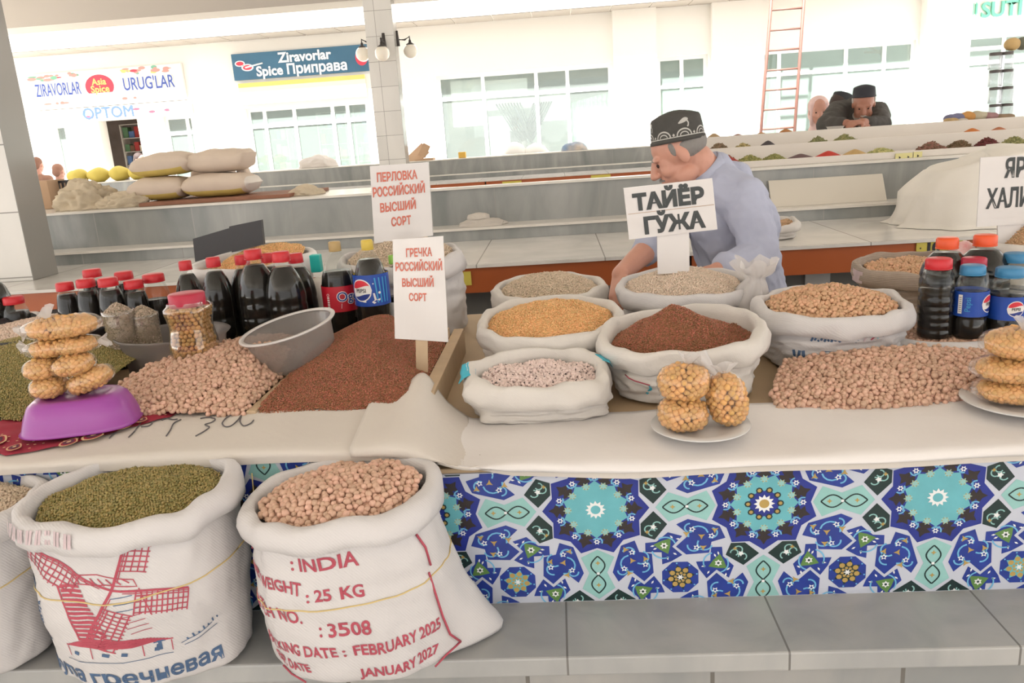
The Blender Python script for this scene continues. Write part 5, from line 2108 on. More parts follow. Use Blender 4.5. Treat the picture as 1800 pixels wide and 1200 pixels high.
# purple bowl upside down on a paisley cloth
PURPLE = mat('purple_plastic', rgb(150, 66, 152), 0.28, spec=.5, coat=.2)
c = Vector((-1.045, 1.565, .962))
root = thing('purple_bowl', 'purple plastic bowl turned upside down under the snack bags', 'bowl', c)
se = lambda a, z: 1.0 / (abs(math.cos(a)) ** 3 + abs(math.sin(a)) ** 3) ** (1 / 3)
pm = Matrix.Rotation(R(14), 3, 'Z')
wpart(MB().lathe([(.117, .0), (.119, .003), (.114, .008), (.106, .035), (.095, .058), (.083, .067), (.062, .069), (.058, .066), (0, .066)], 64, c, caps=False, wob=se, M=pm, sy=.70), 'bowl_body', PURPLE, root)
PAIS = [mat('crimson_cloth', rgb(166, 40, 62), .85, var=(30, .2)), mat('cream_cloth_print', rgb(214, 176, 132), .85), mat('dark_cloth_print', rgb(92, 50, 66), .85)]
mb = MB()


def pais(i, j):
    u, v = i / 40, j / 16
    x = -1.27 + .40 * u
    ya = interp(u, [0, .35, .6, 1], [1.50, 1.43, 1.465, 1.60])
    y = ya + (1.70 - ya) * v
    return (x, y, canvas_pt(x, min(.79, .8 * max(0, 1.66 - y) / .258))[2] + .004 + .002 * math.sin(x * 70) * math.cos(y * 60))


mb.grid(pais, 40, 16)


def on_cloth(x, y):
    return (x, y, canvas_pt(x, min(.79, .8 * max(0, 1.66 - y) / .258))[2] + .0088)


r = random.Random(9)
for (x, y, s1) in ((-1.19, 1.49, .022), (-1.13, 1.46, .014), (-1.02, 1.47, .018), (-.985, 1.50, .022), (-.945, 1.545, .018), (-.92, 1.575, .012), (-1.23, 1.515, .010)):
    T = lambda p: on_cloth(x + p[0], y + p[1])
    tear = lambda k, q: [(q * s1 * math.cos(a) * (1 if math.sin(a) < 0 else 1 - .5 * math.sin(a)), q * s1 * 1.3 * math.sin(a)) for a in [2 * PI * t / 16 for t in range(16)]]
    for (q, mi, dz) in ((1, 1, 0), (.8, 0, .0004), (.62, 2, .0008), (.25, 1, .0012)):
        pts = [T(p) for p in tear(0, q)]
        mb.add([(p[0], p[1], p[2] + dz) for p in pts], [tuple(range(16))], mi, False)
for k in range(40):
    x = -1.25 + r.random() * .37
    ya = interp((x + 1.27) / .40, [0, .35, .6, 1], [1.50, 1.43, 1.465, 1.60]) + .005
    y = ya + r.random() * .06
    T = on_cloth(x, y)
    mb.add([(T[0] + .003 * math.cos(a), T[1] + .003 * math.sin(a), T[2] - .0002) for a in (0, 1.5, 3, 4.5)], [(0, 1, 2, 3)], 1, False)
tag(mb.build('paisley_cloth', PAIS, at=(-1.07, 1.55, .955), solid=0), 'crimson paisley cloth under the purple bowl', 'cloth')

GB = 'bags of yellow chickpeas on the purple bowl'
zb = .962 + .069
bx, by = -1.060, 1.575
snack_bag('bag of yellow chickpeas, lower left on the purple bowl', (bx - .036, by - .018, zb + .022), (.036, .045, .024), 41, group=GB, sz=.0063)
snack_bag('bag of yellow chickpeas, lower right on the purple bowl', (bx + .042, by, zb + .027), (.055, .042, .024), 42, rot=(0, R(-20), 0), group=GB, sz=.0063)
snack_bag('rounded bag of yellow chickpeas, second layer on the left', (bx - .044, by - .012, zb + .061), (.038, .045, .024), 43, group=GB, sz=.0063)
snack_bag('rounded bag of yellow chickpeas, second layer on the right', (bx + .026, by - .018, zb + .067), (.044, .042, .023), 44, rot=(0, R(-8), 0), group=GB, sz=.0063)
snack_bag('bag of yellow chickpeas with pointed ends, second from the top', (bx + .0, by, zb + .104), (.086, .045, .021), 45, waist=.2, group=GB, sz=.0063, rot=(0, R(-3), 0),
          tails=(((.078, 0, .005), (1, 0, .1), .02, .012), ((-.078, 0, 0), (-1, 0, .1), .016, .012)))
snack_bag('bag of yellow chickpeas on top of the stack with a white knot', (bx + .006, by, zb + .146), (.084, .05, .025), 46, waist=.12, group=GB, sz=.0063, rot=(0, R(-3), 0),
          tails=(((-.018, -.012, .022), (-.3, -.2, 1), .02, .02), ((-.075, 0, -.004), (-1, 0, -.3), .02, .014)))

# plates with snack bags
PLATE = mat('grey_white_plate', rgb(204, 202, 200), 0.25, coat=.3)


def plate_at(label, px, py, wpx, z):
    p = atZ(px, py, z)
    r = wpx / FPX * (p - CAM).dot(_f) / 2
    root = thing('plate', label, 'plate', (p.x, p.y, z))
    wpart(MB().lathe([(0, 0), (r * .55, 0), (r * .6, .003), (r * .95, .011), (r, .014), (r * .99, .016), (r * .6, .008), (0, .006)], 56, (p.x, p.y, z), caps=False), 'plate_body', PLATE, root)
    return p, r


ZP = .9085
p, r = plate_at('grey plate under three snack bags at the middle of the white sheet', 1231, 756, 172, ZP)
GP = 'bags of yellow chickpeas on the middle plate'
snack_bag('bag of yellow chickpeas at the lower left of the middle plate', (p.x - .036, p.y - .012, ZP + .042), (.052, .048, .034), 51, group=GP, rot=(0, R(6), 0))
snack_bag('bag of yellow chickpeas on top of the left one on the middle plate', (p.x - .032, p.y - .004, ZP + .105), (.053, .046, .038), 52, group=GP, rot=(0, R(-4), 0),
          tails=(((.008, 0, .034), (.15, 0, 1), .02, .016),))
snack_bag('upright knotted bag of yellow chickpeas at the right of the middle plate', (p.x + .052, p.y - .002, ZP + .064), (.040, .040, .056), 53, group=GP, rot=(0, R(-10), 0),
          tails=(((-.022, 0, .052), (-.5, 0, .6), .05, .014), ((-.004, 0, .054), (-.1, 0, 1), .015, .02)))
p, r = plate_at('white plate with a tall pile of snack bags at the right edge', 1800, 712, 204, ZP)
GP = 'bags of yellow chickpeas on the right-hand plate'
snack_bag('flat bag of yellow chickpeas lowest on the right-hand plate', (p.x - .005, p.y + .002, ZP + .035), (.098, .065, .026), 54, group=GP)
snack_bag('bag of yellow chickpeas in the middle of the right-hand pile', (p.x - .008, p.y, ZP + .080), (.102, .062, .026), 55, group=GP)
snack_bag('bag of yellow chickpeas on top of the right-hand pile', (p.x + .002, p.y, ZP + .132), (.096, .06, .032), 56, group=GP, tails=(((-.02, -.015, .028), (.1, -.2, 1), .022, .022), ((.03, -.01, .026), (.4, -.1, .8), .03, .02)))

# ------------------------------------------------------------------ knotted clear sack between wheat and chickpeas
mb = MB()
c = Vector((.515, 2.18, .895))


def knot(i, j):
    a = 2 * PI * i / 40
    v = j / 26
    rr = interp(v, [0, .1, .5, .74, .80, .86, 1.0], [.03, .05, .055, .03, .020, .04, .055])
    k = 1 + .22 * math.sin(a * 7 + v * 5) * (v > .2) * min(1, v * 1.5) + .1 * noise.noise((math.cos(a) * 3, math.sin(a) * 3, v * 8))
    return (c.x + rr * k * math.cos(a) + .01 * math.sin(v * 9), c.y + rr * k * math.sin(a), c.z + .235 * v - .012 * (v > .9) * math.sin(a * 5))


mb.grid(knot, 40, 26, wrap=True)
tag(mb.build('plastic_bag', film('white_film_sack', (.9, .9, .9, 1), gloss=.18, rough=.25, body=.62, bodycol=rgb(232, 228, 226)), at=c), 'crumpled white plastic bag top between the wheat and chickpea sacks', 'plastic bag')

# ------------------------------------------------------------------ signs
PAPER = mat('laminated_paper', rgb(214, 209, 206), 0.25, var=(4, .04), coat=.15)
REDTXT = mat('red_sign_lettering', rgb(206, 112, 92), 0.5)
BLKTXT = mat('dark_sign_lettering', rgb(58, 62, 62), 0.5)
CARD = mat('brown_card_edge', rgb(176, 146, 116), 0.8)


def sign(label, corners, Y, lines, txt, t=.004, stick=None, lean=.0, fold=False, extra=None):
    """corners: top left, top right, bottom right, bottom left in the picture; the sheet stands at depth Y."""
    TL, TR, BR, BL = [atY(a, b2, Y) for a, b2 in corners]
    root = thing('price_sign' if False else 'grain_sign', label, 'sign', ((BL.x + BR.x) / 2, Y, min(BL.z, BR.z)))
    ex = (TR - TL)
    L = ex.length
    ex.normalize()

    def P(u, v, d=0.0):     # u, v in 0..1
        a = BL.lerp(BR, u)
        c2 = TL.lerp(TR, u)
        q = a.lerp(c2, v)
        return Vector((q.x, Y + d - lean * (v - .5), q.z))
    m = MB()
    n = 10
    vs = []
    for d in (0, t):
        for j in range(n + 1):
            for i in range(n + 1):
                wv = .0006 * math.sin(j * .9 + i * .4)
                vs.append(P(i / n, j / n, d + wv))
    N = (n + 1) ** 2
    fs = []
    for j in range(n):
        for i in range(n):
            a = j * (n + 1) + i
            fs.append((a, a + 1, a + n + 2, a + n + 1))
            fs.append((a + N, a + N + n + 1, a + N + n + 2, a + N + 1))
    for i in range(n):
        for (a, b2) in ((i, i + 1), (n * (n + 1) + i + 1, n * (n + 1) + i)):
            fs.append((b2, a, a + N, b2 + N))
        for (a, b2) in ((i * (n + 1), (i + 1) * (n + 1)), ((i + 1) * (n + 1) + n, i * (n + 1) + n)):
            fs.append((a, b2, b2 + N, a + N))
    m.add(vs, fs, 0, False)
    W = L
    Hh = ((TL - BL).length + (TR - BR).length) / 2
    for (s, u0, v0, size, wf, b2) in lines:
        tv, _ = text_mesh(s, size)
        kx = wf * W / (max(p[0] for p in tv) - min(p[0] for p in tv))
        m.text(s, lambda u, v: P(u0 + u * kx / W, v0 + v / Hh, -.0012), size, 1, b2)
    if extra:
        extra(m, P)
    wpart(m, 'sign_board', [PAPER, txt, CARD], root)
    if stick:
        m = MB()
        a, b2, w, mt = stick
        A, B2 = atY(a[0], a[1], Y + .006), atY(b2[0], b2[1], Y + .006)
        hw = w / FPX * (A - CAM).dot(_f) / 2
        vs = [(A.x - hw, Y + .005, A.z), (A.x + hw, Y + .005, A.z), (B2.x + hw, Y + .005, B2.z), (B2.x - hw, Y + .005, B2.z)]
        vs = vs + [(v[0], v[1] + .006, v[2]) for v in vs]
        m.add(vs, [(3, 2, 1, 0), (4, 5, 6, 7), (0, 1, 5, 4), (1, 2, 6, 5), (2, 3, 7, 6), (3, 0, 4, 7)], 0, False)
        wpart(m, 'stick', mt, root)
    return root


sign('white sign with red ПЕРЛОВКА lettering in the pearl barley', ((650, 292), (753, 285), (761, 414), (658, 428)), 2.50,
     (('ПЕРЛОВКА', .45, .795, .036, .68, .0013), ('РОССИЙСКИЙ', .47, .605, .038, .88, .0013), ('ВЫСШИЙ', .44, .40, .036, .60, .0013), ('СОРТ', .48, .20, .036, .33, .0013)), REDTXT, t=.012,
     stick=((706, 425), (706, 470), 20, PAPER))
sign('white sign with red ГРЕЧКА lettering stuck in the large buckwheat heap', ((690, 421), (779, 415), (788, 601), (694, 595)), 1.80,
     (('ГРЕЧКА', .51, .825, .026, .50, .0008), ('РОССИЙСКИЙ', .50, .69, .027, .90, .0008), ('ВЫСШИЙ', .47, .535, .026, .60, .0008), ('СОРТ', .46, .395, .024, .33, .0008)), REDTXT,
     stick=((741, 590), (742, 655), 21, WOOD))
sign('tilted white sign with black ТАЙЁР ГЎЖА lettering before the bending man', ((1096, 331), (1252, 313), (1261, 403), (1106, 421)), 2.27,
     (('ТАЙЁР', .49, .56, .058, .78, .0034), ('ГЎЖА', .52, .085, .060, .66, .0034)), BLKTXT, t=.006, stick=((1183, 405), (1184, 480), 56, PAPER),
     extra=lambda m, P: m.add([P(.02, .49, -.0009), P(.99, .485, -.0009), P(.99, .495, -.0009), P(.02, .5, -.0009)], [(0, 1, 2, 3)], 2, False))
sign('large white sign with black ХАЛИС lettering at the right edge', ((1724, 277), (1900, 266), (1893, 388), (1717, 399)), 2.47,
     (('ЯРМ', .43, .70, .074, .34, .0026), ('ХАЛИС', .36, .27, .076, .54, .0026)), BLKTXT, stick=((1820, 390), (1820, 440), 128, PAPER))

# ------------------------------------------------------------------ things on the counters behind
CEMENT = mat('dusty_woven_sack', rgb(220, 202, 184), .8, var=(8, .08), weave=(120, .1))
YSTRIPE = mat('yellow_sack_stripe', rgb(222, 198, 110), .75, var=(12, .12))
CLEARS = mat('whitish_sack_end', rgb(222, 214, 204), .5)


def pillow_sack(label, c, r, rz=0.0, ry_=0.0, stripe=True, seed=1, group=None, ear=None):
    c = Vector(c)
    root = thing('flour_sack', label, 'sack', (c.x, c.y, c.z - r[2]), group=group)
    E3 = Matrix.Rotation(rz, 3, 'Z') @ Matrix.Rotation(ry_, 3, 'Y')
    m = MB()
    nu, nv = 36, 18
    vs = []
    for j in range(nv + 1):
        t = -1 + 2 * j / nv
        for i in range(nu):
            a = 2 * PI * i / nu
            x = r[0] * t
            k = max(0.0, 1 - abs(t) ** 4) ** .42
            w = r[1] * (.80 + .2 * k)
            hz = r[2] * k
            ca, sa = math.cos(a), math.sin(a)
            y = w * math.copysign(abs(ca) ** .7, ca)
            z = hz * math.copysign(abs(sa) ** .8, sa)
            n = noise.noise((x * 9 + seed * 3, y * 9, z * 9)) * .012
            p = Vector((x, y * (1 + n), z + n * (1 if z > 0 else .2)))
            if ear and t > .6 and z >= 0:
                p.z += ear * ((t - .6) / .4) ** 2
            vs.append(E3 @ p + c)
    fs, mi = [], []
    for j in range(nv):
        for i in range(nu):
            m.add([], [])
            fs.append((j * nu + i, j * nu + (i + 1) % nu, (j + 1) * nu + (i + 1) % nu, (j + 1) * nu + i))
            a = 2 * PI * (i + .5) / nu
            mi.append(2 if j >= nv - 1 and seed == 2 else (1 if stripe and math.cos(a + PI / 2) > .93 - .0 and False else (1 if stripe and PI * 1.12 < a < PI * 1.62 and j < nv - 2 else 0)))
    n0 = len(m.v)
    m.add(vs, fs)
    m.mi = mi
    wpart(m, 'sack_body', [CEMENT, YSTRIPE, CLEARS], root)
    return root


LZ = 1.229


def on_ledge(px0, px1, ytop, ybot, Y):
    a, b2 = atY(px0, ybot, Y), atY(px1, ybot, Y)
    tp2 = atY((px0 + px1) / 2, ytop, Y)
    return (a.x + b2.x) / 2, (b2.x - a.x) / 2, tp2.z, a.z


wood_z = LZ + .022
BOARD = mat('brown_board', rgb(152, 104, 80), .7, var=(8, .2))
a, b2 = atY(262, 364, 4.98), atY(520, 343, 4.98)
for (y0, y1, lb, xo) in ((4.86, 5.12, 'front brown board lying under the stacked flour sacks', 0), (5.15, 5.38, 'rear brown board lying under the stacked flour sacks', .1)):
    tag(MB().box(a.x - .0 + xo, b2.x + xo, y0, y1, LZ + .001, LZ + .022).build('wooden_board', BOARD, at=(a.x, y0, LZ), bevel=.002), lb, 'board')
GS = 'flour sacks stacked on the marble counter'
x, hw, zt, _ = on_ledge(243, 342, 325, 362, 5.12)
pillow_sack('beige flour sack with yellow stripe, lower left of the pile', (x, 5.12, wood_z + .075), (hw, .15, .075), seed=1, group=GS)
x2, hw2, _, _ = on_ledge(335, 456, 318, 355, 5.12)
pillow_sack('beige flour sack with yellow stripe, lower right of the pile', (x2, 5.12, wood_z + .075), (hw2, .15, .074), seed=2, group=GS)
x3, hw3, _, _ = on_ledge(247, 352, 288, 325, 5.15)
pillow_sack('beige flour sack with yellow stripe, upper left of the pile', (x3, 5.15, wood_z + .222), (hw3, .15, .072), seed=3, ry_=R(-3), group=GS)
x4, hw4, _, _ = on_ledge(345, 449, 290, 335, 5.18)
pillow_sack('plain beige flour sack with a raised corner, upper right of the pile', (x4, 5.18, wood_z + .222), (hw4, .15, .072), seed=4, stripe=False, ear=.04, group=GS)
x5, _, _, _ = on_ledge(445, 462, 300, 342, 5.45)
pillow_sack('small beige sack standing behind the right end of the pile', (x5, 5.25, wood_z + .09), (.04, .05, .09), seed=5, stripe=False)
x6, hw6, z6, _ = on_ledge(345, 398, 281, 300, 5.42)
pillow_sack('rounded beige sack showing behind the top of the pile', (x6, 5.45, LZ + (z6 - LZ) / 2), (hw6 * 1.3, .1, (z6 - LZ) / 2), seed=6, stripe=False)

# crumpled cloths
DRAB = mat('drab_sacking', rgb(212, 196, 170), .9, var=(7, .15), bump=(30, .3))
CREAMC = mat('cream_cloth', rgb(226, 220, 210), .9, var=(5, .06), bump=(26, .2))


def crumple(label, c, r, seed, m, name='crumpled_cloth', amp=.35, fold=3.0, cat='cloth'):
    c = Vector(c)
    mb = MB()
    seg, rings = 72, 36

    def dsp(d):
        q = noise.noise((d.x * fold + seed, d.y * fold, d.z * fold + seed))
        w = noise.noise((d.x * fold * 2.3, d.y * fold * 2.3 + seed, d.z * fold * 2))
        return 1 - amp * abs(q) - amp * .45 * abs(w) + .2 * noise.noise((d.x * 1.3 + seed * 2, d.y, d.z))
    vs = []
    for j in range(rings + 1):
        t = (PI / 2) * j / rings
        for i in range(seg):
            a = 2 * PI * i / seg
            d = Vector((math.cos(t) * math.cos(a), math.cos(t) * math.sin(a), math.sin(t)))
            k = dsp(d)
            vs.append((c.x + r[0] * d.x * k, c.y + r[1] * d.y * k, c.z + max(0.001, r[2] * d.z * k)))
    fs = [(j * seg + i, j * seg + (i + 1) % seg, (j + 1) * seg + (i + 1) % seg, (j + 1) * seg + i) for j in range(rings) for i in range(seg)]
    fs.append(tuple(reversed(range(seg))))
    mb.add(vs, fs)
    return tag(mb.build(name, m, at=c), label, cat)


x, hw, zt, _ = on_ledge(84, 205, 335, 380, 4.95)
crumple('drab crumpled sacking piled beside the large tiled pillar', (x, 5.08, LZ), (hw * 1.1, .2, .19), 3, DRAB)
x, hw, zt, _ = on_ledge(170, 266, 352, 375, 4.95)
crumple('flatter drab sacking lying between the pile and the flour sacks', (x, 4.99, LZ), (hw * 1.05, .13, .10), 8, DRAB)
x, hw, zt, _ = on_ledge(512, 568, 335, 352, 5.0)
crumple('small folded drab cloth behind the cola bottles on the top ledge', (x, 5.02, LZ), (hw * 1.1, .1, .07), 5, DRAB, fold=1.6)
x, hw, zt, _ = on_ledge(806, 893, 385, 400, 4.72)
crumple('grey folded cloth on the marble ledge right of the tall sign', (x, 4.69, 1.006), (hw * 1.05, .085, .045), 6, mat('grey_cloth', rgb(196, 188, 178), .9, bump=(60, .3)), fold=1.4, amp=.2)
crumple('small rolled grey cloth lying on the folded grey cloth', (x - .02, 4.70, 1.045), (hw * .5, .05, .04), 7, mat('grey_cloth_roll', rgb(202, 194, 184), .9, bump=(60, .3)), fold=1.4, amp=.2)
# cover cloth over goods at the right
c = atZ(1690, 412, .93)
cover = MB()
CX, CY = c.x + .30, 4.20


def cov(i, j):
    a = 2 * PI * i / 120
    v = j / 30
    ca, sa = math.cos(a), math.sin(a)
    rr = 1 / (abs(ca) ** 3 + abs(sa) ** 3) ** (1 / 3)
    fold = (.022 * math.sin(a * 9 + 2) + .014 * math.sin(a * 17)) * (1 - v) ** 1.2 + .05 * noise.noise((ca * 2, sa * 2, v * 2))
    k = interp(v, [0, .12, .5, .8, .93, 1], [1.06, 1.0, .90, .62, .34, 0])
    z = interp(v, [0, .12, .5, .8, .93, 1], [0, .02, .19, .315, .335, .34])
    z *= 1 + .10 * ca - .10 * (ca < -.2) * (-ca)
    z += .012 * noise.noise((ca * 3 * k, sa * 3 * k, v * 3)) * v + .008 * math.sin(a * 9 + 2) * v * (1 - v)
    return (CX + (.40 * rr + fold) * k * ca, CY + (.30 * rr + fold * .6) * k * sa, .932 + max(0, z))


cover.grid(cov, 120, 30, wrap=True)
tag(cover.build('cover_cloth', CREAMC, at=(CX, CY, .932)), 'large cream cloth covering goods on the marble counter at the right', 'cloth')
# cardboard box, crate, hoop
CARDB = mat('cardboard', rgb(190, 158, 128), .85, var=(4, .1))
a = atY(68, 353, 5.35)
tag(MB().box(a.x, a.x + .12, 5.3, 5.5, LZ + .001, atY(80, 317, 5.35).z).build('cardboard_box', CARDB, at=(a.x, 5.4, LZ), bevel=.003), 'brown cardboard box between the tiled pillar and the black crate', 'box')
a, b2 = atY(97, 350, 5.45), atY(128, 316, 5.45)
root = thing('plastic_crate', 'black slatted crate behind the crumpled sacking', 'crate', ((a.x + b2.x) / 2, 5.5, LZ))
m = MB()
for k in range(6):
    xx = a.x + (b2.x - a.x) * k / 5
    m.box(xx - .006, xx + .006, 5.42, 5.43, LZ + .001, b2.z)
    m.box(xx - .006, xx + .006, 5.60, 5.61, LZ + .001, b2.z)
for zz in (LZ + .01, LZ + .08, b2.z - .008):
    m.box(a.x, b2.x, 5.418, 5.428, zz - .008, zz + .008)
    m.box(a.x, b2.x, 5.602, 5.612, zz - .008, zz + .008)
    m.box(a.x - .004, a.x + .004, 5.42, 5.61, zz - .008, zz + .008)
    m.box(b2.x - .004, b2.x + .004, 5.42, 5.61, zz - .008, zz + .008)
m.box(a.x, b2.x, 5.42, 5.61, LZ + .001, LZ + .006)
wpart(m, 'crate_frame', BLACKP, root)
a = atY(205, 345, 5.3)
m = MB()
m.lathe([(.0, 0), (.10, 0), (.16, .06), (.165, .062), (.158, .058), (.098, .006), (0, .006)], 40, (a.x, 5.30, LZ + .001), caps=False)
tag(m.build('basin', mat('white_enamel', rgb(226, 222, 214), .3), at=(a.x, 5.3, LZ)), 'white basin half behind the drab sacking', 'basin')

# yellow sacks and bundles on the far counter
YS = mat('yellow_sack', rgb(208, 188, 92), .8, var=(6, .15))
FZ = LZ
for k, (p0, p1, lb) in enumerate(((124, 158, 'leftmost of the four yellow sacks on the far counter'), (158, 196, 'second of the four yellow sacks on the far counter'),
                                 (196, 232, 'third of the four yellow sacks on the far counter'), (230, 262, 'yellow sack on the far counter nearest the flour sacks'))):
    a, b2 = atY(p0, 330, 12.7), atY(p1, 330, 12.7)
    w = (b2.x - a.x) / 2
    tag(MB().ball((a.x + w, 12.72, FZ + .115), (w * 1.04, .16, .115), disp=lambda d: 1 + .06 * math.sin(d.x * 5 + k) - .03 * d.z, seg=22, rings=14).build('yellow_sack', YS, at=(a.x + w, 12.72, FZ)), lb, 'sack', 'yellow sacks on the far counter')
a = atY(561, 310, 12.7)
crumple('grey-white bundle on the far counter left of the lamp pillar', (a.x, 12.7, FZ), (.34, .2, .20), 21, mat('grey_bundle', rgb(206, 198, 190), .9), 'bundle', amp=.15, fold=1.4)
# far cardboard and blue bundle
m = MB()
a = atY(747, 290, 12.6)
m.box(-.17, .17, -.008, .008, 0, .22, 0, Matrix.Translation((a.x - .05, 12.6, FZ + .01)) @ Matrix.Rotation(R(-38), 4, 'Y') @ Matrix.Rotation(R(-30), 4, 'X'))
m.box(-.10, .10, -.006, .006, 0, .12, 0, Matrix.Translation((a.x + .06, 12.62, FZ + .12)) @ Matrix.Rotation(R(-60), 4, 'Y'))
m.box(a.x - .14, a.x + .14, 12.55, 12.8, FZ + .001, FZ + .03)
tag(m.build('cardboard_box', CARDB, at=(a.x, 12.6, FZ)), 'flattened brown cardboard box on the far counter right of the lamp pillar', 'box')
a = atY(814, 289, 12.6)
tag(MB().box(a.x - .055, a.x + .055, 12.55, 12.65, FZ + .001, FZ + .09).build('small_box', mat('yellow_box', rgb(226, 180, 80), .6), at=(a.x, 12.6, FZ), bevel=.004), 'small yellow box on the far counter', 'box')
a = atY(1008, 277, 12.7)
crumple('blue and beige bundle on the far counter', (a.x + .03, 12.7, FZ), (.21, .15, .13), 31, mat('blue_bundle', rgb(96, 140, 180), .7, var=(4, .0), col2=rgb(206, 190, 170)), 'bundle', amp=.12, fold=1.3)
WBAG = mat('white_bulk_bag', rgb(238, 234, 226), .9)
for k, (px, lb) in enumerate(((905, 'left white sack heaped outside under the lattice'), (942, 'right white sack heaped outside under the lattice'))):
    a = atY(px, 262, 14.2)
    tag(MB().lathe([(0, 0), (.17, 0), (.20, .08), (.205, 1.05), (.22, 1.22), (.15, 1.34 - .03 * k), (.05, 1.40 - .04 * k), (0, 1.41 - .04 * k)], 32, (a.x, 14.2, 0), caps=False, wob=lambda a, z, k=k: 1 + .07 * noise.noise((math.cos(a) * 2, math.sin(a) * 2, z * 3 + k)))
        .build('bulk_sack', WBAG, at=(a.x, 14.2, 0)), lb, 'sack')

# cream board leaning on the marble back panel
a, b2 = atY(1352, 362, 4.76), atY(1552, 354, 4.76)
m = MB()
TLp, TRp = atY(1332, 318, 4.79), atY(1550, 305, 4.79)
zb = 1.0065
vs = [(a.x, 4.70, zb), (b2.x, 4.70, zb), (b2.x, 4.785, TRp.z), (a.x, 4.785, TRp.z)]
vs = vs + [(v[0], v[1] + .012, v[2]) for v in vs]
m.add(vs, [(0, 1, 2, 3), (7, 6, 5, 4), (0, 4, 5, 1), (1, 5, 6, 2), (2, 6, 7, 3), (3, 7, 4, 0)], 0, False)
tag(m.build('board', mat('cream_board_laminate', rgb(212, 204, 190), .5, var=(2, .04)), at=(a.x, 4.7, zb), bevel=.002), 'cream board leaning on the marble counter behind the man', 'board')
# small open sack on the counter top behind the man
p = atZ(1368, 424, .931)
s = Sack((p.x - .0, p.y + .12), .931, .115, .10, .075, cuff=.03, tilt=(.02, .01), seed=33, wr=.006)
SM = sack_thing(s, 'small cream sack with a teal stripe open on the marble counter', SACKC, lambda mb, s: [mb.add([s.ring(th, .7, .0235), s.ring(th + .06, .7, .0235), s.ring(th + .06, 1.0, .004), s.ring(th, 1.0, .004)], [(0, 1, 2, 3)], 3, True) for th in (.3, .36, .42)], seg=64)
fill(s, 'tan_grain', 'tan grain in the small cream sack on the marble counter', 'barley', .004, OATS, dome=.01, drop=.018, seed=34)
a = atY(1437, 484, 3.945)
tag(MB().box(a.x - .06, a.x + .06, 3.94, 3.948, .66, .79).build('paper_notice', mat('grey_paper', rgb(200, 198, 194), .7), at=(a.x, 3.94, .7)), 'pale sheet of paper fixed under the orange front board', 'paper')

# ------------------------------------------------------------------ stepped spice stand on the counter
STAND = mat('white_stand_board', rgb(222, 214, 204), .6, var=(1.5, .05))
root = thing('spice_stand', 'white stepped spice stand on the marble counter at the right', 'stand', (2.6, 4.9, LZ))
x0, x1 = .98, 5.2
wpart(MB().box(x0, x1, 4.87, 5.40, LZ + .0005, LZ + .02).box(x0, x1, 4.88, 5.40, 0, LZ + .0005).box(x0, x1, 4.862, 4.88, LZ + .0005, LZ + .038), 'lower_tray', STAND, root, bevel=.002)
wpart(MB().box(x0, x1, 5.425, 5.44, .0, 1.335).box(x0, x1, 5.44, 5.90, 1.285, 1.305), 'middle_tray', STAND, root, bevel=.002)
wpart(MB().box(x0, x1, 5.90, 5.92, .0, 1.402).box(x0, x1, 5.92, 6.42, 1.36, 1.378), 'upper_tray', STAND, root, bevel=.002)
TIER = {1: (5.12, LZ + .021), 2: (5.66, 1.3065), 3: (6.14, 1.3795)}
SP = [
    (3, 1255, 234, 17, 9, (176, 148, 110), 'tan'), (3, 1297, 237, 17, 8, (150, 100, 84), 'reddish brown'), (3, 1338, 233, 17, 8, (186, 140, 96), 'light orange'), (3, 1381, 226, 19, 12, (184, 126, 74), 'orange-brown'),
    (2, 1264, 252, 19, 14, (128, 106, 82), 'dull brown'), (2, 1306, 253, 18, 12, (166, 150, 100), 'straw'), (2, 1350, 247, 19, 15, (70, 64, 66), 'black'), (2, 1438, 241, 19, 15, (128, 128, 84), 'dark green leafy'),
    (2, 1485, 237, 23, 16, (138, 136, 88), 'green leafy'), (2, 1709, 225, 22, 14, (200, 116, 50), 'bright orange'), (2, 1756, 223, 22, 12, (180, 110, 72), 'rust'),
    (1, 1278, 275, 20, 14, (168, 78, 58), 'dried red pepper'), (1, 1318, 274, 22, 16, (152, 148, 88), 'olive green'), (1, 1361, 272, 20, 16, (144, 142, 84), 'grass green'), (1, 1407, 273, 26, 11, (102, 76, 76), 'dark purple'),
    (1, 1456, 265, 24, 16, (196, 52, 36), 'bright red'), (1, 1503, 262, 23, 15, (198, 164, 108), 'yellow ochre'), (1, 1549, 262, 22, 14, (182, 178, 116), 'pale green'),
    (1, 1637, 250, 25, 20, (134, 98, 80), 'brown twiggy'), (1, 1687, 247, 22, 17, (114, 92, 66), 'mottled brown'), (1, 1736, 243, 20, 13, (104, 48, 44), 'dark red'), (1, 1783, 241, 22, 13, (144, 142, 92), 'grey-green'),
]
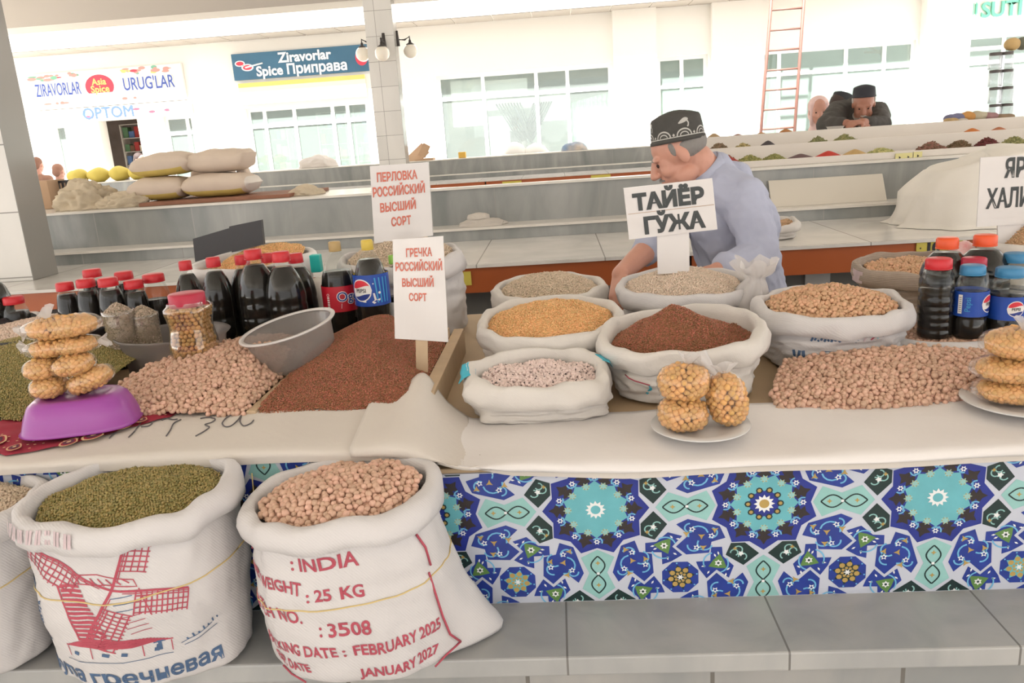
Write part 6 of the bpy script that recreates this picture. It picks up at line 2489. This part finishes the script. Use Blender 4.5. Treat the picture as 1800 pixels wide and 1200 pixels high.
for k, (t, px, yt, hw, hh, colr, nm) in enumerate(SP):
    Yc, zb = TIER[t]
    top = atY(px, yt, Yc)
    rx = hw / FPX * (top - CAM).dot(_f)
    hz = max(.03, top.z - zb)
    ms = mat('spice_' + str(k), rgb(*colr), .8, var=(60, .18))
    coarse = nm in ('dull brown', 'straw', 'dark green leafy', 'green leafy', 'dried red pepper', 'olive green', 'grass green', 'pale green', 'brown twiggy', 'mottled brown', 'dark red', 'grey-green')
    m = MB()
    seg = 36
    vs = []
    prof = [(1.1, 0), (1.0, .06), (.8, .26), (.6, .48), (.4, .70), (.2, .9), (.08, .985), (0, 1)]
    m.lathe([(r * rx, z * hz) for r, z in prof], seg, (top.x, Yc, zb), caps=True, sy=min(1.0, .16 / rx), wob=lambda a, z, k=k: 1 + .07 * noise.noise((math.cos(a) * 2, math.sin(a) * 2, k + z * 9)))
    if coarse:
        r = np.random.RandomState(k)
        n = 170
        q = np.sqrt(r.rand(n))
        a = r.rand(n) * 2 * PI
        P = np.column_stack([top.x + q * rx * np.cos(a), Yc + q * rx * min(1, .16 / rx) * np.sin(a), zb + hz * np.interp(q, [0, .2, .4, .6, .8, 1], [1, .9, .7, .48, .26, .04])])
        V, Fc = scatter(P, 'wheat', .009, r)
        m.add([tuple(v) for v in V], [tuple(f) for f in Fc])
        ms = mat('spice_bits_' + str(k), rgb(*colr), .8, island=.3)
    where = {1: 'lowest', 2: 'middle', 3: 'top'}[t]
    tag(m.build('spice_heap', ms, at=(top.x, Yc, zb)), '%s heap of spice on the %s tray of the spice stand' % (nm, where), 'spice heap', 'spice heaps on the stepped stand')
CARDY = mat('yellow_price_card', rgb(220, 212, 150), .6)
for k, (px, py, lb) in enumerate(((1581, 277, 'left one of three yellow price cards on the spice stand'), (1596, 276, 'middle one of three yellow price cards on the spice stand'), (1613, 274, 'right one of three yellow price cards on the spice stand'))):
    p = atY(px, py, 4.855)
    m = MB().box(p.x - .024, p.x + .024, 4.852, 4.856, p.z - .02, p.z + .024)
    disc(m, p.x, p.z, .008, .01, 4.8515, 1, 3)
    tag(m.build('price_card', [CARDY, INK], at=p), lb, 'price card', 'yellow price cards')
# white bowl in front of the old man
p = atY(1468, 230, 6.2)
tag(MB().lathe([(0, 0), (.045, 0), (.062, .035), (.066, .036), (.058, .034), (.04, .006), (0, .006)], 28, (p.x, 6.2, 1.3795), caps=False).build('bowl', mat('white_bowl', rgb(226, 222, 216), .3), at=(p.x, 6.2, 1.38)),
    'small white bowl on the top tray before the old man', 'bowl')
# goods at the right end: bundles and clear jars on the top tray
for k, (px, yt, w, colr, lb) in enumerate(((1680, 199, 18, (120, 120, 150), 'blue striped bundle at the left of the goods on the top tray'), (1700, 196, 17, (206, 150, 84), 'orange bundle among the goods on the top tray'),
                                          (1718, 195, 17, (196, 186, 160), 'pale bundle among the goods on the top tray'), (1737, 197, 15, (170, 130, 130), 'pinkish bundle among the goods on the top tray'),
                                          (1762, 200, 20, (150, 126, 100), 'brown bundle before the clear jars on the top tray'), (1672, 207, 10, (190, 160, 110), 'small tan packet before the striped bundle'),
                                          (1690, 208, 10, (200, 190, 176), 'small white packet before the orange bundle'))):
    t = atY(px, yt, 6.15 + .1 * (k < 5))
    yy = 6.15 + .1 * (k < 5)
    rr = w / FPX * 6.3
    h2 = (t.z - 1.3795) / 2
    tag(MB().ball((t.x, yy, 1.3795 + h2), (rr, .07, h2), disp=lambda d: 1 + .08 * math.sin(7 * d.x + k), seg=20, rings=12).build('cloth_bundle', mat('bundle_%d' % k, rgb(*colr), .8, var=(14, .2)), at=(t.x, yy, 1.38)), lb, 'bundle')
GJ = 'clear jars stacked at the right'
JM = film('clear_jar', (.85, .87, .88, 1), gloss=.3, rough=.1, body=.25, bodycol=rgb(206, 206, 206))
JD = mat('dark_jar_lid', rgb(92, 86, 84), .5)
for k in range(8):
    px = 1772 + 20 * (k % 2)
    lv = k // 2
    t = atY(px, 203 - 27 * lv, 6.1)
    zb = 1.3795 + .12 * lv
    root = thing('clear_jar', 'clear jar with dark lid, %s of the %s layer in the stack at the right' % (('left', 'right')[k % 2], ('lowest', 'second', 'third', 'top')[lv]), 'jar', (t.x, 6.28, zb), group=GJ)
    wpart(MB().lathe([(0, 0), (.044, 0), (.046, .01), (.046, .09), (.04, .098)], 20, (t.x, 6.28, zb), caps=False), 'jar_body', JM, root)
    wpart(MB().lathe([(.042, .096), (.042, .116), (0, .118)], 20, (t.x, 6.28, zb), caps=False), 'lid', JD, root)
for k, (px, py) in enumerate(((1776, 118), (1795, 110))):
    t = atY(px, py, 6.28)
    tag(MB().ball((t.x, 6.28, 1.3795 + .48 + .045 + .0), (.055, .055, .045), seg=18, rings=10).build('pouch', mat('pouch_%d' % k, rgb(*((196, 164, 110), (110, 112, 96))[k]), .6), at=(t.x, 6.28, 1.86)),
        ('tan pouch on top of the clear jars', 'dark pouch on top of the clear jars')[k], 'pouch')

# ------------------------------------------------------------------ people
SKIN = mat('skin', rgb(206, 152, 132), .5, var=(14, .10), sss=.05)
SKIN2 = mat('tanned_skin', rgb(172, 118, 96), .5, var=(9, .1), sss=.1)
SHIRT = mat('pale_blue_shirt', rgb(176, 180, 200), .8, var=(5, .05), bump=(9, .5))
CAPM = mat('dark_embroidered_cap', rgb(74, 72, 68), .85, var=(40, .15))
CAPW = mat('cap_embroidery', rgb(184, 182, 176), .8)
GREYH = mat('grey_hair', rgb(136, 132, 128), .8, bump=(120, .5))
DARKH = mat('dark_hair', rgb(62, 48, 44), .7, bump=(120, .5))
COAT = mat('dark_olive_coat', rgb(74, 70, 66), .85, var=(6, .15), bump=(10, .5))
PANTS = mat('dark_trousers', rgb(70, 68, 72), .85)
EYE = mat('eye', rgb(60, 44, 40), .6, spec=.2)


class Body:
    def __init__(s):
        s.m = MB()

    def cap(s, a, ra, c, rc):
        a, c = Vector(a), Vector(c)
        s.m.tube([a, c], [ra, rc], 14)
        s.m.ball(a, ra * .999, seg=14, rings=8)
        s.m.ball(c, rc * .999, seg=14, rings=8)
        return s

    def ell(s, c, r, M=None):
        s.m.ball(c, r, seg=18, rings=12, M=M)
        return s

    def build(s, name, m, root, voxel=.006, it=6, fac=.5, folds=0.0):
        o = wpart(s.m, name, m, root)
        md = o.modifiers.new('remesh', 'REMESH')
        md.mode = 'VOXEL'
        md.voxel_size = voxel
        md.use_smooth_shade = True
        md = o.modifiers.new('smooth', 'SMOOTH')
        md.iterations = it
        md.factor = fac
        if folds:
            tx = bpy.data.textures.new('cloth_folds', 'CLOUDS')
            tx.noise_scale = .085
            tx.noise_depth = 2
            md = o.modifiers.new('folds', 'DISPLACE')
            md.texture = tx
            md.texture_coords = 'LOCAL'
            md.strength = folds
            md.mid_level = .5
        return o


def head(B, c, E3, k=1.0):
    """Head facing local -X, up Z."""
    def P(x, y, z):
        return c + E3 @ (Vector((x, y, z)) * k)

    def ell(p, r):
        B.ell(P(*p), tuple(q * k for q in r), E3)
    ell((.012, 0, .03), (.100, .078, .098))
    ell((-.030, 0, -.045), (.062, .058, .070))
    ell((-.070, 0, -.098), (.028, .032, .024))
    ell((-.050, 0, -.012), (.046, .060, .066))
    ell((-.066, 0, -.055), (.034, .040, .030))
    for sd in (-1, 1):
        ell((-.062, .040 * sd, -.030), (.028, .022, .026))
        ell((-.082, .030 * sd, .024), (.013, .028, .010))
        ell((.010, .079 * sd, -.006), (.021, .009, .032))
        ell((-.01, .05 * sd, -.075), (.045, .02, .03))
    B.cap(P(-.092, 0, .018), .011 * k, P(-.116, 0, -.026), .016 * k)
    for sd in (-1, 1):
        ell((-.106, .014 * sd, -.032), (.012, .009, .009))
    ell((-.092, 0, -.062), (.014, .026, .008))
    ell((-.090, 0, -.073), (.014, .023, .008))
    return P


def eyes(P, root, k=1.0, lids=None):
    for sd in (-1, 1):
        c = P(-.0835, .031 * sd, .003)
        wpart(MB().ball(c, 0.0085 * k, seg=12, rings=8), 'eye', EYE, root)


def hand(B, w, d, up, k=1.0, curl=1.0, thumb=1):
    """Palm from wrist w along d; up is the back of the hand; fingers bend towards -up."""
    d = Vector(d).normalized()
    up = Vector(up)
    up = (up - d * up.dot(d)).normalized()
    sd = d.cross(up)
    w = Vector(w)
    for t in (-1.5, -.5, .5, 1.5):
        B.cap(w + sd * .010 * t * k, .017 * k, w + d * .085 * k + sd * .0175 * t * k, .0115 * k)
    for n, t in enumerate((-1.5, -.5, .5, 1.5)):
        L = (.030, .036, .034, .026)[n] * k
        a = w + d * .088 * k + sd * .019 * t * k
        ang = 0
        dirv = d
        for q in range(3):
            ang += R(32) * curl
            nd = (d * math.cos(ang) - up * math.sin(ang)) + sd * .05 * t
            nd.normalize()
            e = a + nd * L * (1 - .18 * q)
            B.cap(a, (.0095 - .001 * q) * k, e, (.0085 - .001 * q) * k)
            a = e
    a = w + d * .025 * k - sd * .022 * k * thumb
    e = a + (d * .6 - sd * .8 * thumb - up * .3).normalized() * .038 * k
    B.cap(a, .012 * k, e, .010 * k)
    B.cap(e, .010 * k, e + (d * .9 - sd * .1 * thumb - up * .4).normalized() * .030 * k, .008 * k)


def doppi(root, c, E3, rx, ry, h, band=True, m=None, k4=.16):
    """Four-cornered cap: straight sides that narrow upward, peaked crown."""
    mb = MB()
    wob = lambda a, z: 1 + k4 * (.5 - abs(math.sin(2 * a))) * (-1) * smooth01(z / h) * .5
    mb.lathe([(1.02, 0), (1.02, h * .10), (.985, h * .12), (.96, h * .45), (.93, h * .72), (.88, h * .80), (.60, h * .90), (.25, h * .98), (0, h)], 48, c, sx=rx, sy=ry, M=E3, caps=True, wob=wob)
    if band:
        f = lambda a, z, e=1.006: tuple(c + E3 @ Vector((interp(z / h, [0, .1, .12, .45, .72], [1.02, 1.02, .985, .96, .93]) * rx * wob(a, z) * e * math.cos(a),
                                                       interp(z / h, [0, .1, .12, .45, .72], [1.02, 1.02, .985, .96, .93]) * ry * wob(a, z) * e * math.sin(a), z)))
        n = 8
        for q in range(n):
            a0 = 2 * PI * q / n + .2

            def g(u, v):
                return f(a0 + u, v * h, 1.008 if True else 1)
            arc = [(.27 * math.cos(t), .17 + .20 * math.sin(t)) for t in np.linspace(0, PI, 12)]
            arc2 = [(.15 * math.cos(t), .18 + .10 * math.sin(t)) for t in np.linspace(0, PI, 10)]
            mb.ribbon(arc, .045, g, 1)
            mb.ribbon(arc2, .035, g, 1)
            mb.ribbon([(-.39 + .03 * t, .155) for t in range(27)], .03, g, 1)
            mb.add([g(.39 + .05 * math.cos(t), .22 + .05 * math.sin(t)) for t in (0, PI / 2, PI, 3 * PI / 2)], [(0, 1, 2, 3)], 1, False)
            if q % 2 == 0:
                pts = [(.02 + .19 * math.cos(t) * (1 - .35 * math.sin(t)), .62 + .07 * math.sin(t) + .05 * math.cos(t)) for t in np.linspace(0, 2 * PI, 14)[:-1]]
                mb.add([g(*p) for p in pts], [tuple(range(13))], 1, False)
                mb.ribbon([(.17, .60), (.21, .53), (.19, .45), (.15, .42)], .05, g, 1)
    return wpart(mb, 'cap', [m or CAPM, CAPW], root, label='dark four-cornered cap')


# -- the man in the pale blue shirt bending over the sacks
V3 = lambda px, py, Y: atY(px, py, Y)
MAN = thing('person', 'man in a pale blue shirt and dark cap bending over the sacks', 'person', (.70, 3.08, 0))
HC = V3(1193, 271, 3.0)
E3 = Matrix.Rotation(R(-4), 3, 'Z') @ Matrix.Rotation(R(-28), 3, 'Y')
B = Body()
P = head(B, HC, E3, .98)
nb, nk = V3(1246, 312, 3.02), P(.045, 0, -.055)
B.cap(nk, .062, nb, .068)
B.cap(P(-.02, 0, -.07), .045, V3(1225, 318, 3.02), .06)
shN, shF = V3(1308, 352, 2.90), V3(1205, 362, 3.20)
chest, belly, hips = V3(1270, 372, 3.06), V3(1296, 450, 3.10), V3(1322, 560, 3.14)
B.cap(nb, .07, chest, .11)
B.cap(chest, .12, belly, .125)
B.cap(belly, .12, hips, .12)
elN, wrN = V3(1334, 452, 2.80), V3(1262, 474, 2.68)
elF, wrF = V3(1150, 428, 3.02), V3(1090, 482, 2.76)
B.cap(chest, .08, shN, .06).cap(shN, .055, elN, .042).cap(elN, .042, wrN, .028)
B.cap(chest, .08, shF, .06).cap(shF, .055, elF, .048).cap(elF, .050, wrF, .030)
hand(B, wrN, (wrN - elN), (0, -.3, 1), 1.0, .7, thumb=-1)
hand(B, wrF, (-.16, -.62, -.55), (-.6, -.3, .6), 1.0, 1.0, thumb=1)
for sx in (-.09, .09):
    hj = Vector((hips.x + .02, hips.y + sx, hips.z - .02))
    kn = Vector((hips.x - .02, hips.y + sx, .48))
    B.cap(hj, .085, kn, .06).cap(kn, .058, (hips.x, hips.y + sx, .08), .042)
    B.cap((hips.x, hips.y + sx, .045), .04, (hips.x - .15, hips.y + sx, .035), .03)
B.build('body', SKIN, MAN, .0042, 4)
eyes(P, MAN)
S = Body()
off = .018
S.cap(V3(1254, 306, 3.03), .083, chest, .145).cap(chest, .145, belly, .155).cap(belly, .155, hips, .150)
S.cap(V3(1290, 318, 3.06), .075, V3(1318, 400, 3.10), .115)
S.cap(V3(1250, 312, 3.02), .075, shN, .088).cap(shN, .088, V3(1327, 405, 2.84), .074).cap(V3(1327, 405, 2.84), .074, elN, .068).cap(elN, .066, wrN.lerp(elN, .18), .046)
S.cap(V3(1240, 318, 3.05), .075, shF, .085).cap(shF, .085, elF, .066).cap(elF, .066, elF.lerp(wrF, .22), .058)
S.cap(wrN.lerp(elN, .34), .052, wrN.lerp(elN, .22), .054)
S.cap(hips, .150, hips + Vector((.015, 0, -.12)), .158)
S.build('shirt', SHIRT, MAN, .0065, 3, folds=.028)
m = MB()
ax = (P(.0, 0, .1) - P(0, 0, -.1)).normalized()
CO = Matrix((ax.cross(Vector((0, 1, 0))).normalized(), Vector((0, 1, 0)), ax)).transposed()
m.lathe([(.079, -.03), (.082, -.0), (.076, .034), (.070, .034), (.070, -.03)], 32, V3(1244, 304, 3.02), M=Matrix.Rotation(R(14), 3, 'Z') @ Matrix.Rotation(R(-42), 3, 'Y'), caps=False)
wpart(m, 'collar', SHIRT, MAN)
T2 = Body()
for sx in (-.09, .09):
    hj = Vector((hips.x + .02, hips.y + sx, hips.z - .03))
    kn = Vector((hips.x - .02, hips.y + sx, .48))
    T2.cap(hj, .105, kn, .08).cap(kn, .08, (hips.x, hips.y + sx, .10), .07)
T2.build('trousers', PANTS, MAN, .012, 3)
Ec = Matrix.Rotation(R(-4), 3, 'Z') @ Matrix.Rotation(R(-7), 3, 'Y') @ Matrix.Rotation(R(-2), 3, 'X')
doppi(MAN, P(.022, 0, .048) + Vector((.002, 0, -.008)), Ec, .098, .086, .112)
Hh = Body()
Hh.ell(P(.034, 0, .016), (.084, .0815, .062), E3)
for sd in (-1, 1):
    Hh.ell(P(-.012, .068 * sd, .030), (.016, .009, .030), E3)
Hh.build('hair', GREYH, MAN, .005, 3)
Hm = Body()
for sd in (-1, 1):
    Hm.cap(P(-.104, .004 * sd, -.051), .006, P(-.092, .026 * sd, -.056), .004)
    Hm.cap(P(-.096, .018 * sd, .026), .004, P(-.084, .046 * sd, .022), .004)
Hm.build('moustache', GREYH, MAN, .003, 2)


# -- the old man leaning over the spice stand
OLD = thing('person', 'old man in a dark coat and black cap leaning over the spice stand', 'person', (2.52, 6.95, 0))
HC = V3(1518, 183, 6.72)
E3 = Matrix.Rotation(R(72), 3, 'Z') @ Matrix.Rotation(R(-26), 3, 'Y')
B = Body()
P = head(B, HC, E3, 1.0)
sl, sr = V3(1474, 197, 6.92), V3(1541, 200, 6.90)
ch = (sl + sr) / 2 + Vector((0, .06, -.12))
B.cap(P(.04, 0, -.06), .06, (sl + sr) / 2, .07).cap((sl + sr) / 2, .1, ch, .12).cap(ch, .12, (ch.x, 7.02, .95), .12)
el, er = V3(1452, 221, 6.62), V3(1548, 219, 6.62)
wl, wr = V3(1488, 217, 6.42), V3(1516, 221, 6.40)
wl.z = max(wl.z, 1.43)
wr.z = max(wr.z, 1.43)
B.cap(sl, .06, el, .045).cap(el, .043, wl, .03).cap(sr, .06, er, .045).cap(er, .043, wr, .03)
hand(B, wl, (.9, -.3, -.05), (0, -.5, .9), 1.0, .35, thumb=-1)
hand(B, wr, (-.8, -.5, 0), (0, -.4, .9), 1.0, .5, thumb=1)
for sx in (-.1, .1):
    B.cap((ch.x + sx, 7.02, .92), .09, (ch.x + sx, 6.98, .48), .06).cap((ch.x + sx, 6.98, .48), .058, (ch.x + sx, 7.0, .07), .042).cap((ch.x + sx, 7.0, .045), .04, (ch.x + sx, 6.86, .035), .03)
B.build('body', SKIN2, OLD, .008, 4)
eyes(P, OLD)
S = Body()
S.cap((sl + sr) / 2 + Vector((0, .03, 0)), .13, ch, .17).cap(ch, .17, (ch.x, 7.04, .85), .18)
S.cap(sl, .10, el, .075).cap(el, .075, wl.lerp(el, .25), .052).cap(sr, .10, er, .075).cap(er, .075, wr.lerp(er, .25), .052).cap(sl, .10, sr, .10)
S.build('coat', COAT, OLD, .012, 3, folds=.03)
Body().cap(P(.02, -.05, -.10), .03, P(-.05, 0, -.16), .03).cap(P(.02, .05, -.10), .03, P(-.05, 0, -.16), .03).build('shirt_collar', mat('grey_shirt', rgb(166, 160, 152), .8), OLD, .008, 3)
doppi(OLD, P(.018, 0, .052), Matrix.Rotation(R(72), 3, 'Z') @ Matrix.Rotation(R(-4), 3, 'Y'), .098, .088, .095, band=False, m=mat('black_cap', rgb(48, 48, 54), .8))
Hb = Body()
Hb.ell(P(-.078, 0, -.090), (.026, .034, .030), E3).ell(P(-.100, 0, -.052), (.010, .026, .008), E3)
for sd in (-1, 1):
    Hb.ell(P(.02, .078 * sd, .03), (.03, .01, .03), E3)
Hb.build('beard', mat('white_beard', rgb(190, 180, 172), .8), OLD, .005, 3)


def figure(label, px, py, Y, yaw, top, bottom, hair=None, scarf=None, cap=None, k=1.0, arms='down', skin=SKIN, pitch=-8):
    """A standing person seen far off."""
    c = atY(px, py, Y)
    root = thing('person', label, 'person', (c.x, Y, 0))
    E = Matrix.Rotation(R(yaw), 3, 'Z') @ Matrix.Rotation(R(pitch), 3, 'Y')
    Z = Matrix.Rotation(R(yaw), 3, 'Z')
    B = Body()
    P = head(B, c, E, k)
    H = c.z - .22 * k
    q = lambda x, y, z: Vector((c.x, Y, 0)) + Z @ Vector((x, y, 0)) + Vector((0, 0, z))
    hip = H * .60
    B.cap(P(.03, 0, -.07), .052 * k, q(.03, 0, H + .02), .06 * k).cap(q(.03, 0, H - .08), .11 * k, q(.02, 0, hip), .10 * k)
    for sd in (-1, 1):
        sh = q(.03, .17 * sd * k, H - .03)
        el = q(.05, .21 * sd * k, H - .30 * k)
        wr = q(-.02, .20 * sd * k, H - .53 * k)
        B.cap(q(.03, .05 * sd, H - .03), .06 * k, sh, .05 * k).cap(sh, .046 * k, el, .038 * k).cap(el, .036 * k, wr, .025 * k)
        hand(B, wr, (0, 0, -1), (0, sd, 0), k, .3, thumb=-sd)
        B.cap(q(.02, .09 * sd, hip), .085 * k, q(.0, .09 * sd, hip * .52), .055 * k).cap(q(.0, .09 * sd, hip * .52), .052 * k, q(.03, .09 * sd, .07), .038 * k)
        B.cap(q(.02, .09 * sd, .045), .04, q(-.13, .09 * sd, .035), .03)
    B.build('body', skin, root, .011, 3)
    S = Body()
    S.cap(q(.03, 0, H - .06), .135 * k, q(.02, 0, hip - .02), .14 * k)
    for sd in (-1, 1):
        sh = q(.03, .17 * sd * k, H - .03)
        el = q(.05, .21 * sd * k, H - .30 * k)
        S.cap(q(.03, .04 * sd, H - .02), .075 * k, sh, .07 * k).cap(sh, .068 * k, el, .055 * k).cap(el, .052 * k, el.lerp(q(-.02, .20 * sd * k, H - .53 * k), .7), .04 * k)
    S.build('top', top, root, .014, 3)
    T3 = Body()
    for sd in (-1, 1):
        T3.cap(q(.02, .085 * sd, hip), .115 * k, q(.0, .09 * sd, hip * .5), .085 * k).cap(q(.0, .09 * sd, hip * .5), .085 * k, q(.03, .09 * sd, .1), .07 * k)
    T3.build('trousers', bottom, root, .016, 3)
    if hair:
        Hh = Body()
        Hh.ell(P(.03, 0, .05), (.098 * k, .086 * k, .09 * k), E).ell(P(.075, 0, -.01), (.05 * k, .075 * k, .08 * k), E)
        Hh.build('hair', hair, root, .009, 3)
    if scarf:
        Hh = Body()
        Hh.ell(P(.035, 0, .045), (.105 * k, .095 * k, .095 * k), E).ell(P(.05, 0, -.03), (.09 * k, .09 * k, .09 * k), E).cap(P(.0, 0, -.13), .075 * k, q(.02, 0, H - .04), .12 * k)
        for sd in (-1, 1):
            Hh.cap(P(-.03, .06 * sd, .07), .022 * k, P(-.04, .06 * sd, -.10), .022 * k)
        Hh.build('headscarf', scarf, root, .009, 4)
    if cap:
        doppi(root, P(.015, 0, .05), E, .1 * k, .088 * k, .1, band=False, m=cap)
    eyes(P, root, k)
    return root


PINK = mat('pink_scarf', rgb(232, 200, 194), .85)
PINKT = mat('pink_tunic', rgb(236, 204, 204), .85)
WHT = mat('white_shirt', rgb(236, 232, 230), .85)
LBL = mat('light_blue_shirt', rgb(196, 212, 232), .85)
figure('woman in a pink headscarf and pink tunic behind the spice stand', 1439, 196, 7.35, 80, PINKT, PANTS, scarf=PINK, k=.95)
figure('person in a black cap half hidden behind the old man', 1478, 191, 7.85, 200, COAT, PANTS, hair=DARKH, cap=mat('black_peaked_cap', rgb(44, 46, 50), .8), pitch=-20)
figure('dark-haired person in a white shirt before the left doorway', 246, 282, 14.6, 160, WHT, PANTS, hair=DARKH, pitch=-15)
figure('person in a light blue shirt behind the black crate', 104, 302, 13.6, -95, LBL, PANTS, hair=mat('brown_hair', rgb(150, 110, 92), .8))
figure('brown-haired person just right of the large tiled pillar', 67, 290, 13.9, -90, mat('brown_top', rgb(150, 112, 92), .85), PANTS, hair=mat('chestnut_hair', rgb(136, 98, 80), .8))
figure('woman with long brown hair in a grey patterned top under the lattice', 905, 216, 16.75, -92, mat('grey_patterned_top', rgb(120, 116, 118), .85, var=(50, .4)), PANTS, hair=mat('long_brown_hair', rgb(110, 84, 74), .8), k=.9)
